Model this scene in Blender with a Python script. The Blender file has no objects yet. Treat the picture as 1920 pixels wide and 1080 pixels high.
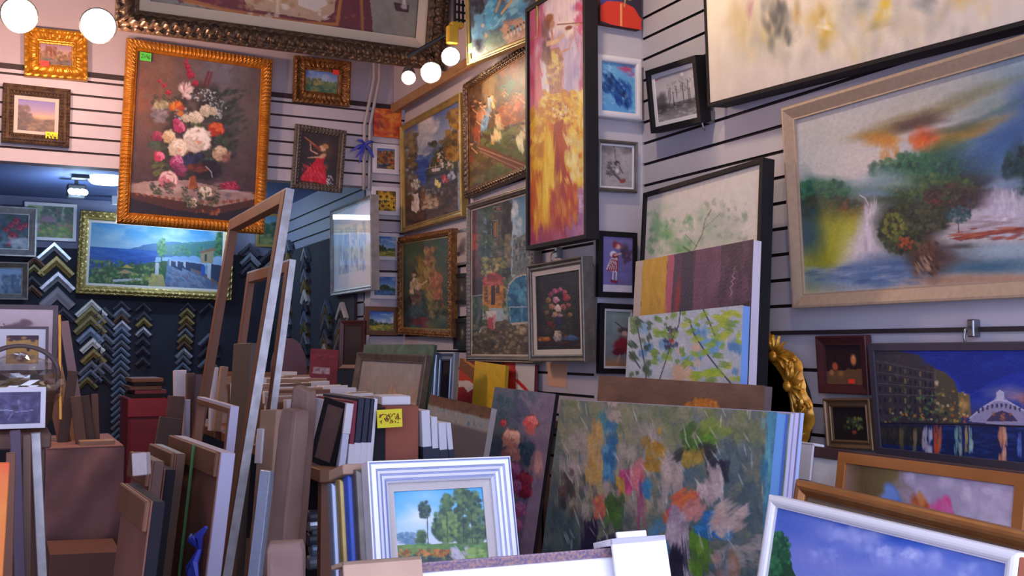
import bpy, math, numpy as np
from mathutils import Matrix, Vector
SC = bpy.context.scene
COL = SC.collection
rad = math.radians
F = 1950.0
CAM = np.array([0.0, 0.0, 1.55])
YAW, PITCH = rad(26.2), rad(3.23)
cd = bpy.data.cameras.new('camera'); cam = bpy.data.objects.new('camera', cd); COL.objects.link(cam)
cam.location = CAM; cam.rotation_euler = (math.pi/2+PITCH, 0, -YAW)
cd.sensor_width = 36; cd.lens = 36*F/1920; cd.clip_start = .02
SC.camera = cam
RM = np.array(cam.rotation_euler.to_matrix())

def ray(u, v):
    return RM @ np.array([(u-960)/F, (540-v)/F, -1.0])
def proj(p):
    q = RM.T @ (np.asarray(p)-CAM)
    return np.array([960-F*q[0]/q[2], 540+F*q[1]/q[2]])
def at(u, v, anchor):
    """Point seen at a pixel, on the plane X=, Y=, Z= or at a distance D along the view axis."""
    r = ray(u, v); k, val = anchor
    t = val if k == 'D' else (val-CAM['XYZ'.index(k)])/r['XYZ'.index(k)]
    return CAM+r*t

LOG = []
def fit_top(q, yaw, anchor, lean, roll):
    """Only the two top corners are seen: they fix place, width and tilt; the height starts at 0.3 m."""
    y = rad(yaw); a_ = rad(lean); n = np.array([-math.sin(y), -math.cos(y), 0]); r = np.array([math.cos(y), -math.sin(y), 0]); Z = np.array([0, 0, 1.])
    up = Z*math.cos(a_)+n*math.sin(a_); nn = n*math.cos(a_)-Z*math.sin(a_); m = (q[0]+q[1])/2; P0 = at(m[0], m[1], anchor); pts = []
    for p in q:
        d = ray(*p); pts.append(CAM+d*(nn@(P0-CAM)/(nn@d)))
    ex = pts[1]-pts[0]; w = np.linalg.norm(ex); ex = ex/w
    if roll == 0: ex = r
    ez = np.cross(ex, -nn); o = (pts[0]+pts[1])/2-ez*.3; ey = -nn
    LOG.append((0, lean, math.degrees(math.asin(ex[2])), w, .3, tuple(round(float(t), 2) for t in o)))
    return Matrix(((ex[0], ey[0], ez[0], o[0]), (ex[1], ey[1], ez[1], o[1]), (ex[2], ey[2], ez[2], o[2]), (0, 0, 0, 1))), float(w), .3
def fit(quad, yaw, anchor, lean=None, rng=(-24, 24), roll=None):
    """Best true rectangle for four corners TL TR BR BL: its yaw is given, its lean searched. Returns matrix, width, height."""
    q = [np.array(p, float) for p in quad]
    if len(q) == 2: return fit_top(q, yaw, anchor, lean, roll)
    bm = (q[2]+q[3])/2
    P0 = at(bm[0], bm[1], anchor)
    y = rad(yaw); n = np.array([-math.sin(y), -math.cos(y), 0]); r = np.array([math.cos(y), -math.sin(y), 0]); Z = np.array([0, 0, 1.])
    best = None
    for a in ([lean] if lean is not None else np.arange(rng[0], rng[1]+.1, 1.0)):
        a_ = rad(a); up = Z*math.cos(a_)+n*math.sin(a_); nn = n*math.cos(a_)-Z*math.sin(a_)
        loc = []
        for p in q:
            d = ray(*p); t = nn@(P0-CAM)/(nn@d); pt = CAM+d*t-P0; loc.append((pt@r, pt@up))
        L = np.array(loc); c = L.mean(0)
        wv = ((L[1]-L[0])+(L[2]-L[3]))/2; hv = ((L[0]-L[3])+(L[1]-L[2]))/2
        ro = (math.atan2(wv[1], wv[0])+math.atan2(-hv[0], hv[1]))/2 if roll is None else rad(roll)
        ro = max(-.3, min(.3, ro))
        w, h = np.hypot(*wv), np.hypot(*hv); cr, sr = math.cos(ro), math.sin(ro)
        R2 = np.array([[cr, -sr], [sr, cr]]); e = 0
        for (sx, sy), p in zip(((-.5, .5), (.5, .5), (.5, -.5), (-.5, -.5)), q):
            l = c+R2@np.array([sx*w, sy*h]); e += np.sum((proj(P0+r*l[0]+up*l[1])-p)**2)
        e = math.sqrt(e/4)
        s = e+.08*abs(a)
        if best is None or s < best[0]: best = (s, e, a, ro, w, h, c, r, up, nn)
    s, e, a, ro, w, h, c, r, up, nn = best
    cr, sr = math.cos(ro), math.sin(ro)
    ex = r*cr+up*sr; ez = up*cr-r*sr; ey = -nn
    o = P0+r*c[0]+up*c[1]-ez*h/2
    M = Matrix(((ex[0], ey[0], ez[0], o[0]), (ex[1], ey[1], ez[1], o[1]), (ex[2], ey[2], ez[2], o[2]), (0, 0, 0, 1)))
    LOG.append((e, a, math.degrees(ro), w, h, tuple(round(float(t), 2) for t in o)))
    return M, float(w), float(h)

# ------------------------------------------------------------------ colours and materials
def lin(c):
    c = np.asarray(c, float)
    return np.where(c <= .04045, c/12.92, ((c+.055)/1.055)**2.4)
def H(s):
    return np.array([int(s[i:i+2], 16)/255 for i in (0, 2, 4)])
MATS = {}
def mat(name, c, rough=.6, metal=0, c2=None, scale=8, stretch=(1, 1, 1), bump=0, bscale=40, coat=0, spec=.5, emit=0, detail=4, lo=.35, hi=.65):
    if name in MATS: return MATS[name]
    m = bpy.data.materials.new(name); m.use_nodes = True; nt = m.node_tree; N = nt.nodes; Lk = nt.links
    b = N['Principled BSDF']; cc = (*lin(H(c)), 1)
    b.inputs['Base Color'].default_value = cc; b.inputs['Roughness'].default_value = rough; b.inputs['Metallic'].default_value = metal
    b.inputs['Coat Weight'].default_value = coat; b.inputs['Specular IOR Level'].default_value = spec
    if emit:
        b.inputs['Emission Color'].default_value = cc; b.inputs['Emission Strength'].default_value = emit
    if c2 or bump:
        tc = N.new('ShaderNodeTexCoord'); mp = N.new('ShaderNodeMapping'); mp.inputs['Scale'].default_value = stretch
        Lk.new(tc.outputs['Object'], mp.inputs['Vector'])
    if c2:
        nz = N.new('ShaderNodeTexNoise'); nz.inputs['Scale'].default_value = scale; nz.inputs['Detail'].default_value = detail
        cr = N.new('ShaderNodeValToRGB'); cr.color_ramp.elements[0].color = cc; cr.color_ramp.elements[1].color = (*lin(H(c2)), 1)
        cr.color_ramp.elements[0].position = lo; cr.color_ramp.elements[1].position = hi
        Lk.new(mp.outputs[0], nz.inputs['Vector']); Lk.new(nz.outputs['Fac'], cr.inputs['Fac']); Lk.new(cr.outputs['Color'], b.inputs['Base Color'])
    if bump:
        nb = N.new('ShaderNodeTexNoise'); nb.inputs['Scale'].default_value = bscale; nb.inputs['Detail'].default_value = 5
        bp = N.new('ShaderNodeBump'); bp.inputs['Strength'].default_value = bump; bp.inputs['Distance'].default_value = .01
        Lk.new(mp.outputs[0], nb.inputs['Vector']); Lk.new(nb.outputs['Fac'], bp.inputs['Height']); Lk.new(bp.outputs['Normal'], b.inputs['Normal'])
    MATS[name] = m
    return m
def paint_mat(name, rough, bump, spec=.4):
    m = bpy.data.materials.new(name); m.use_nodes = True; nt = m.node_tree; b = nt.nodes['Principled BSDF']
    a = nt.nodes.new('ShaderNodeAttribute'); a.attribute_name = 'pigment'
    nt.links.new(a.outputs['Color'], b.inputs['Base Color']); b.inputs['Roughness'].default_value = rough; b.inputs['Specular IOR Level'].default_value = spec
    tc = nt.nodes.new('ShaderNodeTexCoord'); nz = nt.nodes.new('ShaderNodeTexNoise'); nz.inputs['Scale'].default_value = 90; nz.inputs['Detail'].default_value = 4
    bp = nt.nodes.new('ShaderNodeBump'); bp.inputs['Strength'].default_value = bump; bp.inputs['Distance'].default_value = .004
    nt.links.new(tc.outputs['Object'], nz.inputs['Vector']); nt.links.new(nz.outputs['Fac'], bp.inputs['Height']); nt.links.new(bp.outputs['Normal'], b.inputs['Normal'])
    return m
PAINT = paint_mat('oil_paint', .5, .35); PRINT = paint_mat('printed_paper', .6, .05)
def glass_mat():
    m = bpy.data.materials.new('picture_glass'); m.use_nodes = True; nt = m.node_tree; N = nt.nodes; N.remove(N['Principled BSDF'])
    t = N.new('ShaderNodeBsdfTransparent'); g = N.new('ShaderNodeBsdfGlossy'); g.inputs['Roughness'].default_value = .03
    f = N.new('ShaderNodeFresnel'); f.inputs['IOR'].default_value = 1.5; mx = N.new('ShaderNodeMixShader')
    ge = N.new('ShaderNodeNewGeometry'); mm = N.new('ShaderNodeMath'); mm.operation = 'MULTIPLY_ADD'; mm.inputs[1].default_value = -1; mm.inputs[2].default_value = 1; m2 = N.new('ShaderNodeMath'); m2.operation = 'MULTIPLY'
    nt.links.new(ge.outputs['Backfacing'], mm.inputs[0]); nt.links.new(mm.outputs[0], m2.inputs[0]); nt.links.new(f.outputs[0], m2.inputs[1]); nt.links.new(m2.outputs[0], mx.inputs[0]); nt.links.new(t.outputs[0], mx.inputs[1]); nt.links.new(g.outputs[0], mx.inputs[2])
    nt.links.new(mx.outputs[0], N['Material Output'].inputs['Surface'])
    return m
GLASS = glass_mat()

# ------------------------------------------------------------------ mesh building
class MB:
    def __init__(s): s.v = []; s.f = []; s.mi = []
    def add(s, vs, fs, mi=0):
        o = len(s.v); s.v += [tuple(map(float, v)) for v in vs]; s.f += [[i+o for i in f] for f in fs]; s.mi += [mi]*len(fs); return s
    def box(s, lo, hi, mi=0, ch=0):
        x0, y0, z0 = lo; x1, y1, z1 = hi
        if ch > 0:
            c = min(ch, (x1-x0)*.45, (y1-y0)*.45, (z1-z0)*.45)
            def ring(z, i): return [(x0+i, y0+i+0, z), (x1-i, y0+i, z), (x1-i, y1-i, z), (x0+i, y1-i, z)]
            def oct_(z, i): return [(x0+c, y0+i, z), (x1-c, y0+i, z), (x1-i, y0+c, z), (x1-i, y1-c, z), (x1-c, y1-i, z), (x0+c, y1-i, z), (x0+i, y1-c, z), (x0+i, y0+c, z)]
            R = [[(x0+c, y0+c, z0), (x1-c, y0+c, z0), (x1-c, y0+c, z0), (x1-c, y1-c, z0), (x1-c, y1-c, z0), (x0+c, y1-c, z0), (x0+c, y1-c, z0), (x0+c, y0+c, z0)], oct_(z0+c, 0), oct_(z1-c, 0),
                 [(x0+c, y0+c, z1), (x1-c, y0+c, z1), (x1-c, y0+c, z1), (x1-c, y1-c, z1), (x1-c, y1-c, z1), (x0+c, y1-c, z1), (x0+c, y1-c, z1), (x0+c, y0+c, z1)]]
            vs = sum(R, []); fs = [list(range(7, -1, -1)), list(range(24, 32))]
            for k in range(3):
                for i in range(8): fs.append([k*8+i, k*8+(i+1) % 8, k*8+8+(i+1) % 8, k*8+8+i])
            return s.add(vs, fs, mi)
        vs = [(x0, y0, z0), (x1, y0, z0), (x1, y1, z0), (x0, y1, z0), (x0, y0, z1), (x1, y0, z1), (x1, y1, z1), (x0, y1, z1)]
        return s.add(vs, [(0, 3, 2, 1), (4, 5, 6, 7), (0, 1, 5, 4), (1, 2, 6, 5), (2, 3, 7, 6), (3, 0, 4, 7)], mi)
    def prism(s, pts, y0, y1, mi=0):
        """Polygon in x,z (counter-clockwise seen from -y) pushed from y0 to y1."""
        n = len(pts); vs = [(x, y0, z) for x, z in pts]+[(x, y1, z) for x, z in pts]
        fs = [list(range(n)), list(range(2*n-1, n-1, -1))]+[[i, i+n, (i+1) % n+n, (i+1) % n] for i in range(n)]
        return s.add(vs, fs, mi)
    def tube(s, pts, r, n=8, mi=0, cap=True):
        P = [np.array(p, float) for p in pts]; rr = r if hasattr(r, '__len__') else [r]*len(P); R = []
        prev = None
        for i, p in enumerate(P):
            d = P[min(i+1, len(P)-1)]-P[max(i-1, 0)]; d /= np.linalg.norm(d)+1e-12
            if prev is None:
                a = np.array([0, 0, 1.]) if abs(d[2]) < .9 else np.array([1., 0, 0])
            else: a = prev
            a = a-d*(a@d); a /= np.linalg.norm(a); b = np.cross(d, a); prev = a
            R.append([p+rr[i]*(math.cos(t)*a+math.sin(t)*b) for t in np.arange(n)*2*math.pi/n])
        vs = sum(R, []); fs = []
        for k in range(len(P)-1):
            for i in range(n): fs.append([k*n+i, k*n+(i+1) % n, (k+1)*n+(i+1) % n, (k+1)*n+i])
        if cap: fs += [list(range(n-1, -1, -1)), list(range((len(P)-1)*n, len(P)*n))]
        return s.add(vs, fs, mi)
    def lathe(s, prof, c=(0, 0, 0), n=20, axis='z', mi=0):
        vs = []; fs = []
        for r, z in prof:
            for t in np.arange(n)*2*math.pi/n:
                x, y, zz = r*math.cos(t), r*math.sin(t), z
                v = (x, y, zz) if axis == 'z' else ((x, zz, y) if axis == 'y' else (zz, x, y)); vs.append((v[0]+c[0], v[1]+c[1], v[2]+c[2]))
        for k in range(len(prof)-1):
            for i in range(n): fs.append([k*n+i, k*n+(i+1) % n, (k+1)*n+(i+1) % n, (k+1)*n+i])
        fs += [list(range(n-1, -1, -1)), list(range((len(prof)-1)*n, len(prof)*n))]
        return s.add(vs, fs, mi)
    def grid(s, P, mi=0, closed=False):
        """P: array (rows, cols, 3) of points."""
        r, c = P.shape[:2]; fs = []
        for i in range(r-1):
            for j in range(c if closed else c-1):
                fs.append([i*c+j, i*c+(j+1) % c, (i+1)*c+(j+1) % c, (i+1)*c+j])
        return s.add(P.reshape(-1, 3), fs, mi)
    def ball(s, c, r, n=10, m=7, mi=0, jit=0, rng=None):
        rx, ry, rz = r if hasattr(r, '__len__') else (r, r, r); prof = []
        P = np.zeros((m+1, n, 3))
        for i in range(m+1):
            ph = math.pi*i/m
            for j in range(n):
                t = 2*math.pi*j/n; k = 1+(jit*(rng.random()-.5) if jit else 0)
                P[i, j] = (c[0]+k*rx*math.sin(ph)*math.cos(t), c[1]+k*ry*math.sin(ph)*math.sin(t), c[2]-k*rz*math.cos(ph))
        return s.grid(P, mi, True)
    def mesh(s, name, mats, smooth=False):
        me = bpy.data.meshes.new(name); me.from_pydata(s.v, [], s.f)
        for m in (mats if isinstance(mats, (list, tuple)) else [mats]): me.materials.append(m)
        me.polygons.foreach_set('material_index', s.mi)
        if smooth: me.polygons.foreach_set('use_smooth', [True]*len(s.f))
        me.update(); return me
    def build(s, name, mats, parent=None, smooth=False, label=None, M=None):
        o = bpy.data.objects.new(name, s.mesh(name, mats, smooth)); COL.objects.link(o)
        if smooth:
            try:
                md = None
                o.data.shade_auto_smooth
            except AttributeError: pass
        if parent is not None: o.parent = parent
        if M is not None: o.matrix_basis = M
        if label: o['label'] = label
        return o
def thing(name, label, cat, M=None, group=None):
    o = bpy.data.objects.new(name, None); COL.objects.link(o); o.empty_display_size = .1
    if M is not None: o.matrix_basis = M
    o['label'] = label; o['category'] = cat
    if group: o['group'] = group
    return o
def tag(o, label, cat, group=None):
    o['label'] = label; o['category'] = cat
    if group: o['group'] = group
    return o
def structure(o): o['kind'] = 'structure'; return o
def T(x, y, z): return Matrix.Translation((x, y, z))
# ------------------------------------------------------------------ a small brush engine: paints pigment onto a fine grid
class Cv:
    def __init__(s, nx, ny, asp, seed=1, ysc=1.0):
        s.nx, s.ny, s.a, s.k = nx, ny, asp, ysc; s.r = np.random.default_rng(seed)
        s.X, s.Y = np.meshgrid(np.linspace(0, 1, nx), np.linspace(0, ysc, ny)); s.I = np.full((ny, nx, 3), .8)
    quad = None
    def m(s, u, v):
        """Fraction of the picture at a point of the reference view."""
        if not hasattr(s, 'Hm'):
            A = []; B = []
            for (x, y), (p, q) in zip(s.quad, ((0, 0), (1, 0), (1, 1), (0, 1))):
                A += [[x, y, 1, 0, 0, 0, -p*x, -p*y], [0, 0, 0, x, y, 1, -q*x, -q*y]]; B += [p, q]
            s.Hm = np.append(np.linalg.solve(np.array(A, float), np.array(B, float)), 1).reshape(3, 3)
        r = s.Hm @ np.array([u, v, 1.0]); return r[0]/r[2], r[1]/r[2]
    def pb(s, u, v, rx, ry, c, soft=.9, rot=0, op=.8, wob=.2):
        x, y = s.m(u, v); a, b = s.m(u+4, v), s.m(u, v+4)
        J = np.array([[(a[0]-x)*s.a, (b[0]-x)*s.a], [a[1]-y, b[1]-y]])/4; A = J @ np.array([math.cos(rot), math.sin(rot)])*rx; L = math.hypot(*A)+1e-9
        return s.blob(x, y, L, max(abs(J[0, 0]*J[1, 1]-J[0, 1]*J[1, 0])*rx*ry/L, 1e-4), c, soft, math.atan2(A[1], A[0]), op, wob)
    def pdabs(s, u0, v0, u1, v1, n, sz, cols, el=1, ang=0, av=3.14, op=.9, soft=.5):
        for _ in range(n):
            u, v = u0+(u1-u0)*s.r.random(), v0+(v1-v0)*s.r.random(); k = sz*(.6+.8*s.r.random()); s.pb(u, v, k*el, k, cols[s.r.integers(len(cols))], soft, ang+av*(s.r.random()-.5), op, 0)
        return s
    def n(s, sc=4, octv=3, ax=1.0, ang=0):
        out = 0; amp = 1; tot = 0; c, d = math.cos(ang), math.sin(ang)
        U = s.X*s.a; V = s.Y; u = (U*c+V*d)*sc; v = (V*c-U*d)*sc*ax
        for o in range(octv):
            uu = u-u.min(); vv = v-v.min(); g = s.r.random((int(vv.max())+3, int(uu.max())+3))
            i = np.floor(uu).astype(int); j = np.floor(vv).astype(int); fu = uu-i; fv = vv-j
            fu = fu*fu*(3-2*fu); fv = fv*fv*(3-2*fv)
            q = (g[j, i]*(1-fu)+g[j, i+1]*fu)*(1-fv)+(g[j+1, i]*(1-fu)+g[j+1, i+1]*fu)*fv
            out = out+amp*q; tot += amp; amp *= .5; u = u*2+7; v = v*2+3
        return out/tot
    def fill(s, c): s.I[:] = H(c); return s
    def grad(s, *st, axis='y', wob=0):
        t = s.Y if axis == 'y' else s.X
        if wob: t = t+wob*(s.n(3, 3)-.5)
        xs = [p for p, _ in st]; C = np.array([H(c) for _, c in st])
        for k in range(3): s.I[..., k] = np.interp(t, xs, C[:, k])
        return s
    def mix(s, m, c):
        m = np.clip(m, 0, 1)[..., None]; s.I = s.I*(1-m)+(H(c) if isinstance(c, str) else c)*m; return s
    def blob(s, x, y, rx, ry, c, soft=.35, rot=0, op=1, wob=0):
        ex = max(rx, ry)*(1.15+wob); i0, i1 = int((y-ex)/s.k*s.ny), int((y+ex)/s.k*s.ny)+2; j0, j1 = int((x-ex/s.a)*s.nx), int((x+ex/s.a)*s.nx)+2
        i0, j0 = max(i0, 0), max(j0, 0); i1, j1 = min(i1, s.ny), min(j1, s.nx)
        if i1 <= i0 or j1 <= j0: return s
        dx = (s.X[i0:i1, j0:j1]-x)*s.a; dy = s.Y[i0:i1, j0:j1]-y; cr, sr = math.cos(rot), math.sin(rot)
        u = (dx*cr+dy*sr)/rx; v = (dy*cr-dx*sr)/ry; d = np.sqrt(u*u+v*v)
        if wob:
            th = np.arctan2(v, u); p = s.r.random(4)*6
            d = d*(1+wob*.5*(np.sin(3*th+p[0])+.6*np.sin(5*th+p[1])+.5*np.sin(9*th+p[2])))
        m = (np.clip((1-d)/max(soft, .02)+.0, 0, 1)*op)[..., None]
        s.I[i0:i1, j0:j1] = s.I[i0:i1, j0:j1]*(1-m)+H(c)*m
        return s
    def poly(s, pts, c, op=1, wob=0):
        X, Y = s.X, s.Y
        if wob: X = X+wob*(s.n(12, 2)-.5); Y = Y+wob*(s.n(12, 2)-.5)
        inside = np.zeros(X.shape, bool); n = len(pts)
        for i in range(n):
            (x0, y0), (x1, y1) = pts[i], pts[(i+1) % n]
            if y0 == y1: continue
            inside ^= ((y0 > Y) != (y1 > Y)) & (X < (x1-x0)*(Y-y0)/(y1-y0)+x0)
        s.mix(inside*op, c); return s
    def line(s, pts, w, c, op=1, w2=None):
        k = 0; L = len(pts)-1
        for (x0, y0), (x1, y1) in zip(pts[:-1], pts[1:]):
            m = max(2, int(math.hypot((x1-x0)*s.a, y1-y0)/max(w, .004))+1)
            for t in np.linspace(0, 1, m, endpoint=(k == L-1)):
                ww = w if w2 is None else w+(w2-w)*(k+t)/L
                s.blob(x0+(x1-x0)*t, y0+(y1-y0)*t, ww, ww, c, .5, 0, op)
            k += 1
        return s
    def dabs(s, box, n, sz, cols, el=1, ang=0, av=3.14, op=.9, soft=.5, mask=None):
        x0, y0, x1, y1 = box; r = s.r
        for _ in range(n):
            x, y = x0+(x1-x0)*r.random(), y0+(y1-y0)*r.random()
            if mask is not None:
                i, j = min(s.ny-1, max(0, int(y*s.ny))), min(s.nx-1, max(0, int(x*s.nx)))
                if mask[i, j] < r.random(): continue
            k = sz*(.6+.8*r.random()); s.blob(x, y, k*el, k, cols[r.integers(len(cols))], soft, ang+av*(r.random()-.5), op)
        return s
    def cloud(s, x, y, rx, ry, n, sz, cols, el=1, ang=0, av=3.14, op=.9, soft=.5):
        """Dabs gathered in an ellipse."""
        r = s.r
        for _ in range(n):
            t, q = r.random()*6.283, math.sqrt(r.random()); k = sz*(.6+.8*r.random())
            s.blob(x+rx*q*math.cos(t)/s.a, y+ry*q*math.sin(t), k*el, k, cols[r.integers(len(cols))], soft, ang+av*(r.random()-.5), op)
        return s
    def tex(s, amt=.06, sc=40, ax=1, ang=0):
        s.I = np.clip(s.I*(1+amt*2*(s.n(sc, 2, ax, ang)-.5)[..., None]), 0, 1); return s
    def rose(s, x, y, r, c0, c1, c2, n=16):
        """A full bloom: dark body c0, petals c1, lights c2."""
        s.blob(x, y, r, r*.92, c0, .25, 0, 1, .12)
        for k in range(n):
            t = k*2.4; q = r*(.25+.6*k/n); s.blob(x+q*math.cos(t)/s.a, y+q*math.sin(t)*.85, r*.36, r*.2, c1 if k % 3 else c2, .6, t+1.57, .75)
        s.blob(x, y+.1*r, r*.22, r*.18, c0, .8, 0, .8); return s
    def hills(s, y, amp, c, sc=3, op=1, soft=0, x0=0, x1=1):
        h = y-amp*(s.n(sc, 3, .001)[0]*2-1)[None, :]*np.ones_like(s.Y)
        m = (s.Y > h) & (s.X >= x0) & (s.X <= x1); s.mix(m*op, c); return s
    def person(s, x, y, h, coat, skin='c9a080', hair='3a2820'):
        s.blob(x, y-.42*h, .1*h, .1*h, hair, .4); s.blob(x, y-.4*h, .07*h, .08*h, skin, .4)
        s.blob(x, y-.12*h, .15*h, .24*h, coat, .35, 0, 1, .15); s.blob(x, y+.2*h, .17*h, .26*h, coat, .35, 0, 1, .15)
        s.blob(x-.12*h, y-.12*h, .05*h, .18*h, skin, .4, .6, .8); return s
    def pillar(s, x, y0, y1, w, c, hi=None):
        s.poly([(x-w, y0), (x+w, y0), (x+w, y1), (x-w, y1)], c)
        if hi: s.poly([(x-w, y0), (x-w*.3, y0), (x-w*.3, y1), (x-w, y1)], hi, .7)
        return s
    def tree(s, x, y, rx, ry, cols, n=60, trunk='4a3a2a', base=None):
        if base: s.line([(x, y), (x, base)], .012, trunk)
        s.cloud(x, y, rx, ry, n, min(rx, ry)*.28, cols, 1.3); return s

def p_dancer(c):
    c.fill('2b2228'); c.blob(.65, .3, .25, .25, '6a4f35', 1, 0, .9); c.blob(.68, .62, .15, .1, '6f5a38', .9, 0, .7); c.tex(.15, 8)
    c.poly([(.36, .6), (.62, .56), (.78, .93), (.72, .98), (.05, .96), (.1, .85)], 'c8102e', 1, .02); c.dabs((.1, .62, .72, .96), 130, .015, ['e63a50', 'a00a22', 'd02038', 'f05a68'], 3, 1.2, .8, .6)
    c.poly([(.36, .6), (.45, .48), (.66, .46), (.62, .58)], 'c01030'); c.blob(.6, .43, .1, .05, 'd9a184', .4, -.6); c.blob(.58, .28, .085, .07, 'e2b79a', .35, .3); c.blob(.66, .23, .08, .06, 'c08a50', .4, .2)
    c.line([(.6, .45), (.35, .48), (.22, .5)], .025, 'e0ae90', 1, .014); c.line([(.45, .4), (.28, .35), (.26, .22)], .02, 'd9a586', 1, .015)
    c.line([(.12, .12), (.5, .3)], .022, '8a3a2a', 1, .04); c.line([(.1, .1), (.4, .24)], .008, 'd08a60'); c.dabs((.74, .8, .92, .98), 30, .012, ['e8e8f0', 'a8a8c0'], 2.5, 1, 1, .8)
def p_seaside(c):
    c.grad((0, '3d9be0'), (.22, '7fc0ee'), (.36, 'a5d2f0')); c.mix(.7*np.clip(c.n(3, 4, 2)-.45, 0, 1)*3*(c.Y < .36), 'dce9f5')
    c.poly([(.25, .42), (.42, .3), (.6, .22), (.75, .25), (1, .12), (1, .5), (.3, .5)], '4a7fb4', 1, .02); c.poly([(.5, .32), (.68, .24), (1, .14), (1, .5), (.5, .45)], '4f8f86', .8, .03); c.dabs((.6, .3, 1, .45), 90, .02, ['5f9a6a', '7fae80', '3f7a5a'], 1.3, 0, 3, .7)
    m = (c.Y > .4) & (c.X < .5-.1*(c.Y-.4)); c.mix(m*1., '1f5fc0'); c.mix(m*np.clip((c.Y-.4)*2.2, 0, .8), '1a3f9a'); c.mix(m*.35*(c.n(6, 3, 8) > .52), '4a90e0')
    c.poly([(0, .86), (.1, .72), (.3, .68), (.45, .6), (.6, .55), (.62, 1), (0, 1)], '3f6a40', 1, .03); c.dabs((0, .62, .55, 1), 320, .022, ['4f8a45', '2f5a38', '7aa050', '9ab060', '5a4a40'], 1.4, 0, 3, .8)
    c.poly([(.2, .82), (.26, .74), (.34, .8)], 'c8a878'); c.poly([(.24, .72), (.27, .66), (.33, .72)], 'd8b860'); c.poly([(.18, .92), (.45, .86), (.45, .9), (.18, .96)], 'd8dce0')
    c.poly([(.58, .52), (.64, .52), (1, .94), (1, 1), (.56, 1)], '7089b0'); c.poly([(.62, .55), (.66, .55), (.9, 1), (.6, 1)], '8fa4c4', .8); c.dabs((.58, .6, .95, 1), 110, .02, ['5a75a8', '93a8c8', '7a6f90'], 2.5, .7, .8, .6); c.poly([(.62, .5), (.7, .56), (1, .86), (1, .95), (.64, .55)], '8a6f68')
    c.poly([(.46, .78), (.55, .8), (.57, 1), (.44, 1)], 'c9b878'); c.blob(.42, .86, .1, .08, '8fa058', .5, 0, .9, .2); c.dabs((.3, .8, .5, .95), 60, .018, ['c9c050', '6a8a40', 'e0d080'], 1, 0, 3, .8)
    for x, w, h in ((.64, .05, .12), (.7, .06, .14), (.78, .08, .17)):
        c.blob(x, .52, h*.75, h*.5, '8fb8ec', .2, 0, 1); c.poly([(x-w, .53), (x+w, .56), (x+w, .72), (x-w, .62)], '34466a'); c.poly([(x-w, .53), (x-w+.015, .53), (x-w+.015, .66), (x-w, .62)], 'c8d4e8'); c.poly([(x-w, .52), (x+w, .55), (x+w, .58), (x-w, .55)], 'a8c4ee')
    c.blob(.97, .55, .16, .14, 'a9c8f0', .2); c.poly([(.9, .56), (1, .58), (1, .9), (.92, .8)], '33456a'); c.poly([(.89, .55), (.915, .55), (.915, .84), (.89, .8)], 'd0dcee'); c.poly([(.83, .35), (.93, .3), (.93, .55), (.83, .55)], 'b0a080'); c.poly([(.82, .36), (.94, .28), (.95, .32), (.83, .4)], 'a07058'); c.poly([(.86, .4), (.88, .4), (.88, .52), (.86, .52)], '504a48'); c.poly([(.84, .6), (.87, .61), (.87, .78), (.84, .76)], '2f62c8')
    c.tree(.53, .34, .07, .15, ['3f8a50', '5aa55a', '2f6a44', '76b868'], 110, '4a4a40', .62); c.pillar(.5, .6, .8, .015, 'd8dce4'); c.tree(.98, .2, .09, .2, ['3f7a50', '2f5a44', '5a9a60'], 80)
def p_redcloth(c):
    c.fill('33283c'); c.blob(.15, .3, .5, .5, '4f5ac0', .8, 0, .95); c.poly([(0, .68), (.15, .55), (.5, .52), (.8, .58), (1, .8), (1, 1.1), (0, .95)], 'd83a28', 1, .02); c.cloud(.65, .25, .25, .2, 40, .06, ['e8c84a', 'd85a30', 'f0e0a0', '8a5a30']); c.pillar(.5, .55, 1, .03, 'f0a060'); c.line([(.6, .4), (.58, .6)], .02, 'b8a870')
def p_bluebirds(c):
    c.fill('6fb0dc'); c.mix(c.n(3, 4)*1.1-.2, '4a90d0'); c.mix(1.6*(c.n(4, 4)-.5), 'a8d4ea'); c.mix(np.clip((c.Y-.5)*1.2, 0, .7), '5a9ad8'); c.blob(.75, .1, .22, .1, 'c0406a', .7, 0, .9, .3); c.blob(.9, .2, .15, .07, 'b04a80', .9, 0, .7)
    c.dabs((.12, .25, .45, .62), 60, .045, ['2a60a8', '1f4a8a', '3a78c0', '163a70'], 2.2, .9, 1, .7); c.dabs((.45, .4, .85, .85), 90, .05, ['1f4a90', '2a62b0', '122f68', '3f7cc8'], 2.2, 1.1, 1, .7); c.blob(.3, .4, .05, .13, '14305c', .5, -.4, .8); c.blob(.65, .6, .06, .17, '122a58', .5, -.3, .8); c.dabs((0, 0, 1, 1), 60, .03, ['b8dcf0', '80bce4', '5aa0dc'], 2, .8, 2, .4)
def p_heartgirl(c):
    c.fill('a8a09e'); c.blob(.2, .1, .3, .14, '6a6466', .7, .2, .8, .3); c.blob(.85, .08, .25, .12, '70696a', .7, 0, .8, .3); c.blob(.8, .35, .25, .2, 'bab2ae', .8); c.tex(.1, 14)
    c.line([(.42, .0), (.45, .2), (.5, .4)], .012, '55504f'); c.blob(.52, .42, .1, .08, '3c383a', .4); c.blob(.55, .45, .05, .05, '9a908c', .4); c.blob(.55, .63, .1, .12, '8a8280', .4); c.blob(.53, .6, .06, .07, 'd8d4d0', .3); c.line([(.3, .55), (.45, .7), (.6, .8)], .04, '4a4648'); c.dabs((.2, .4, .45, .75), 30, .03, ['4a4648', '6a6466'], 2, .7, 2, .8); c.line([(.6, .5), (.7, .65)], .025, '55504f'); c.blob(.68, .85, .09, .06, '8a3a3c', .4); c.blob(.75, .83, .06, .06, '8a3a3c', .4)
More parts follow.
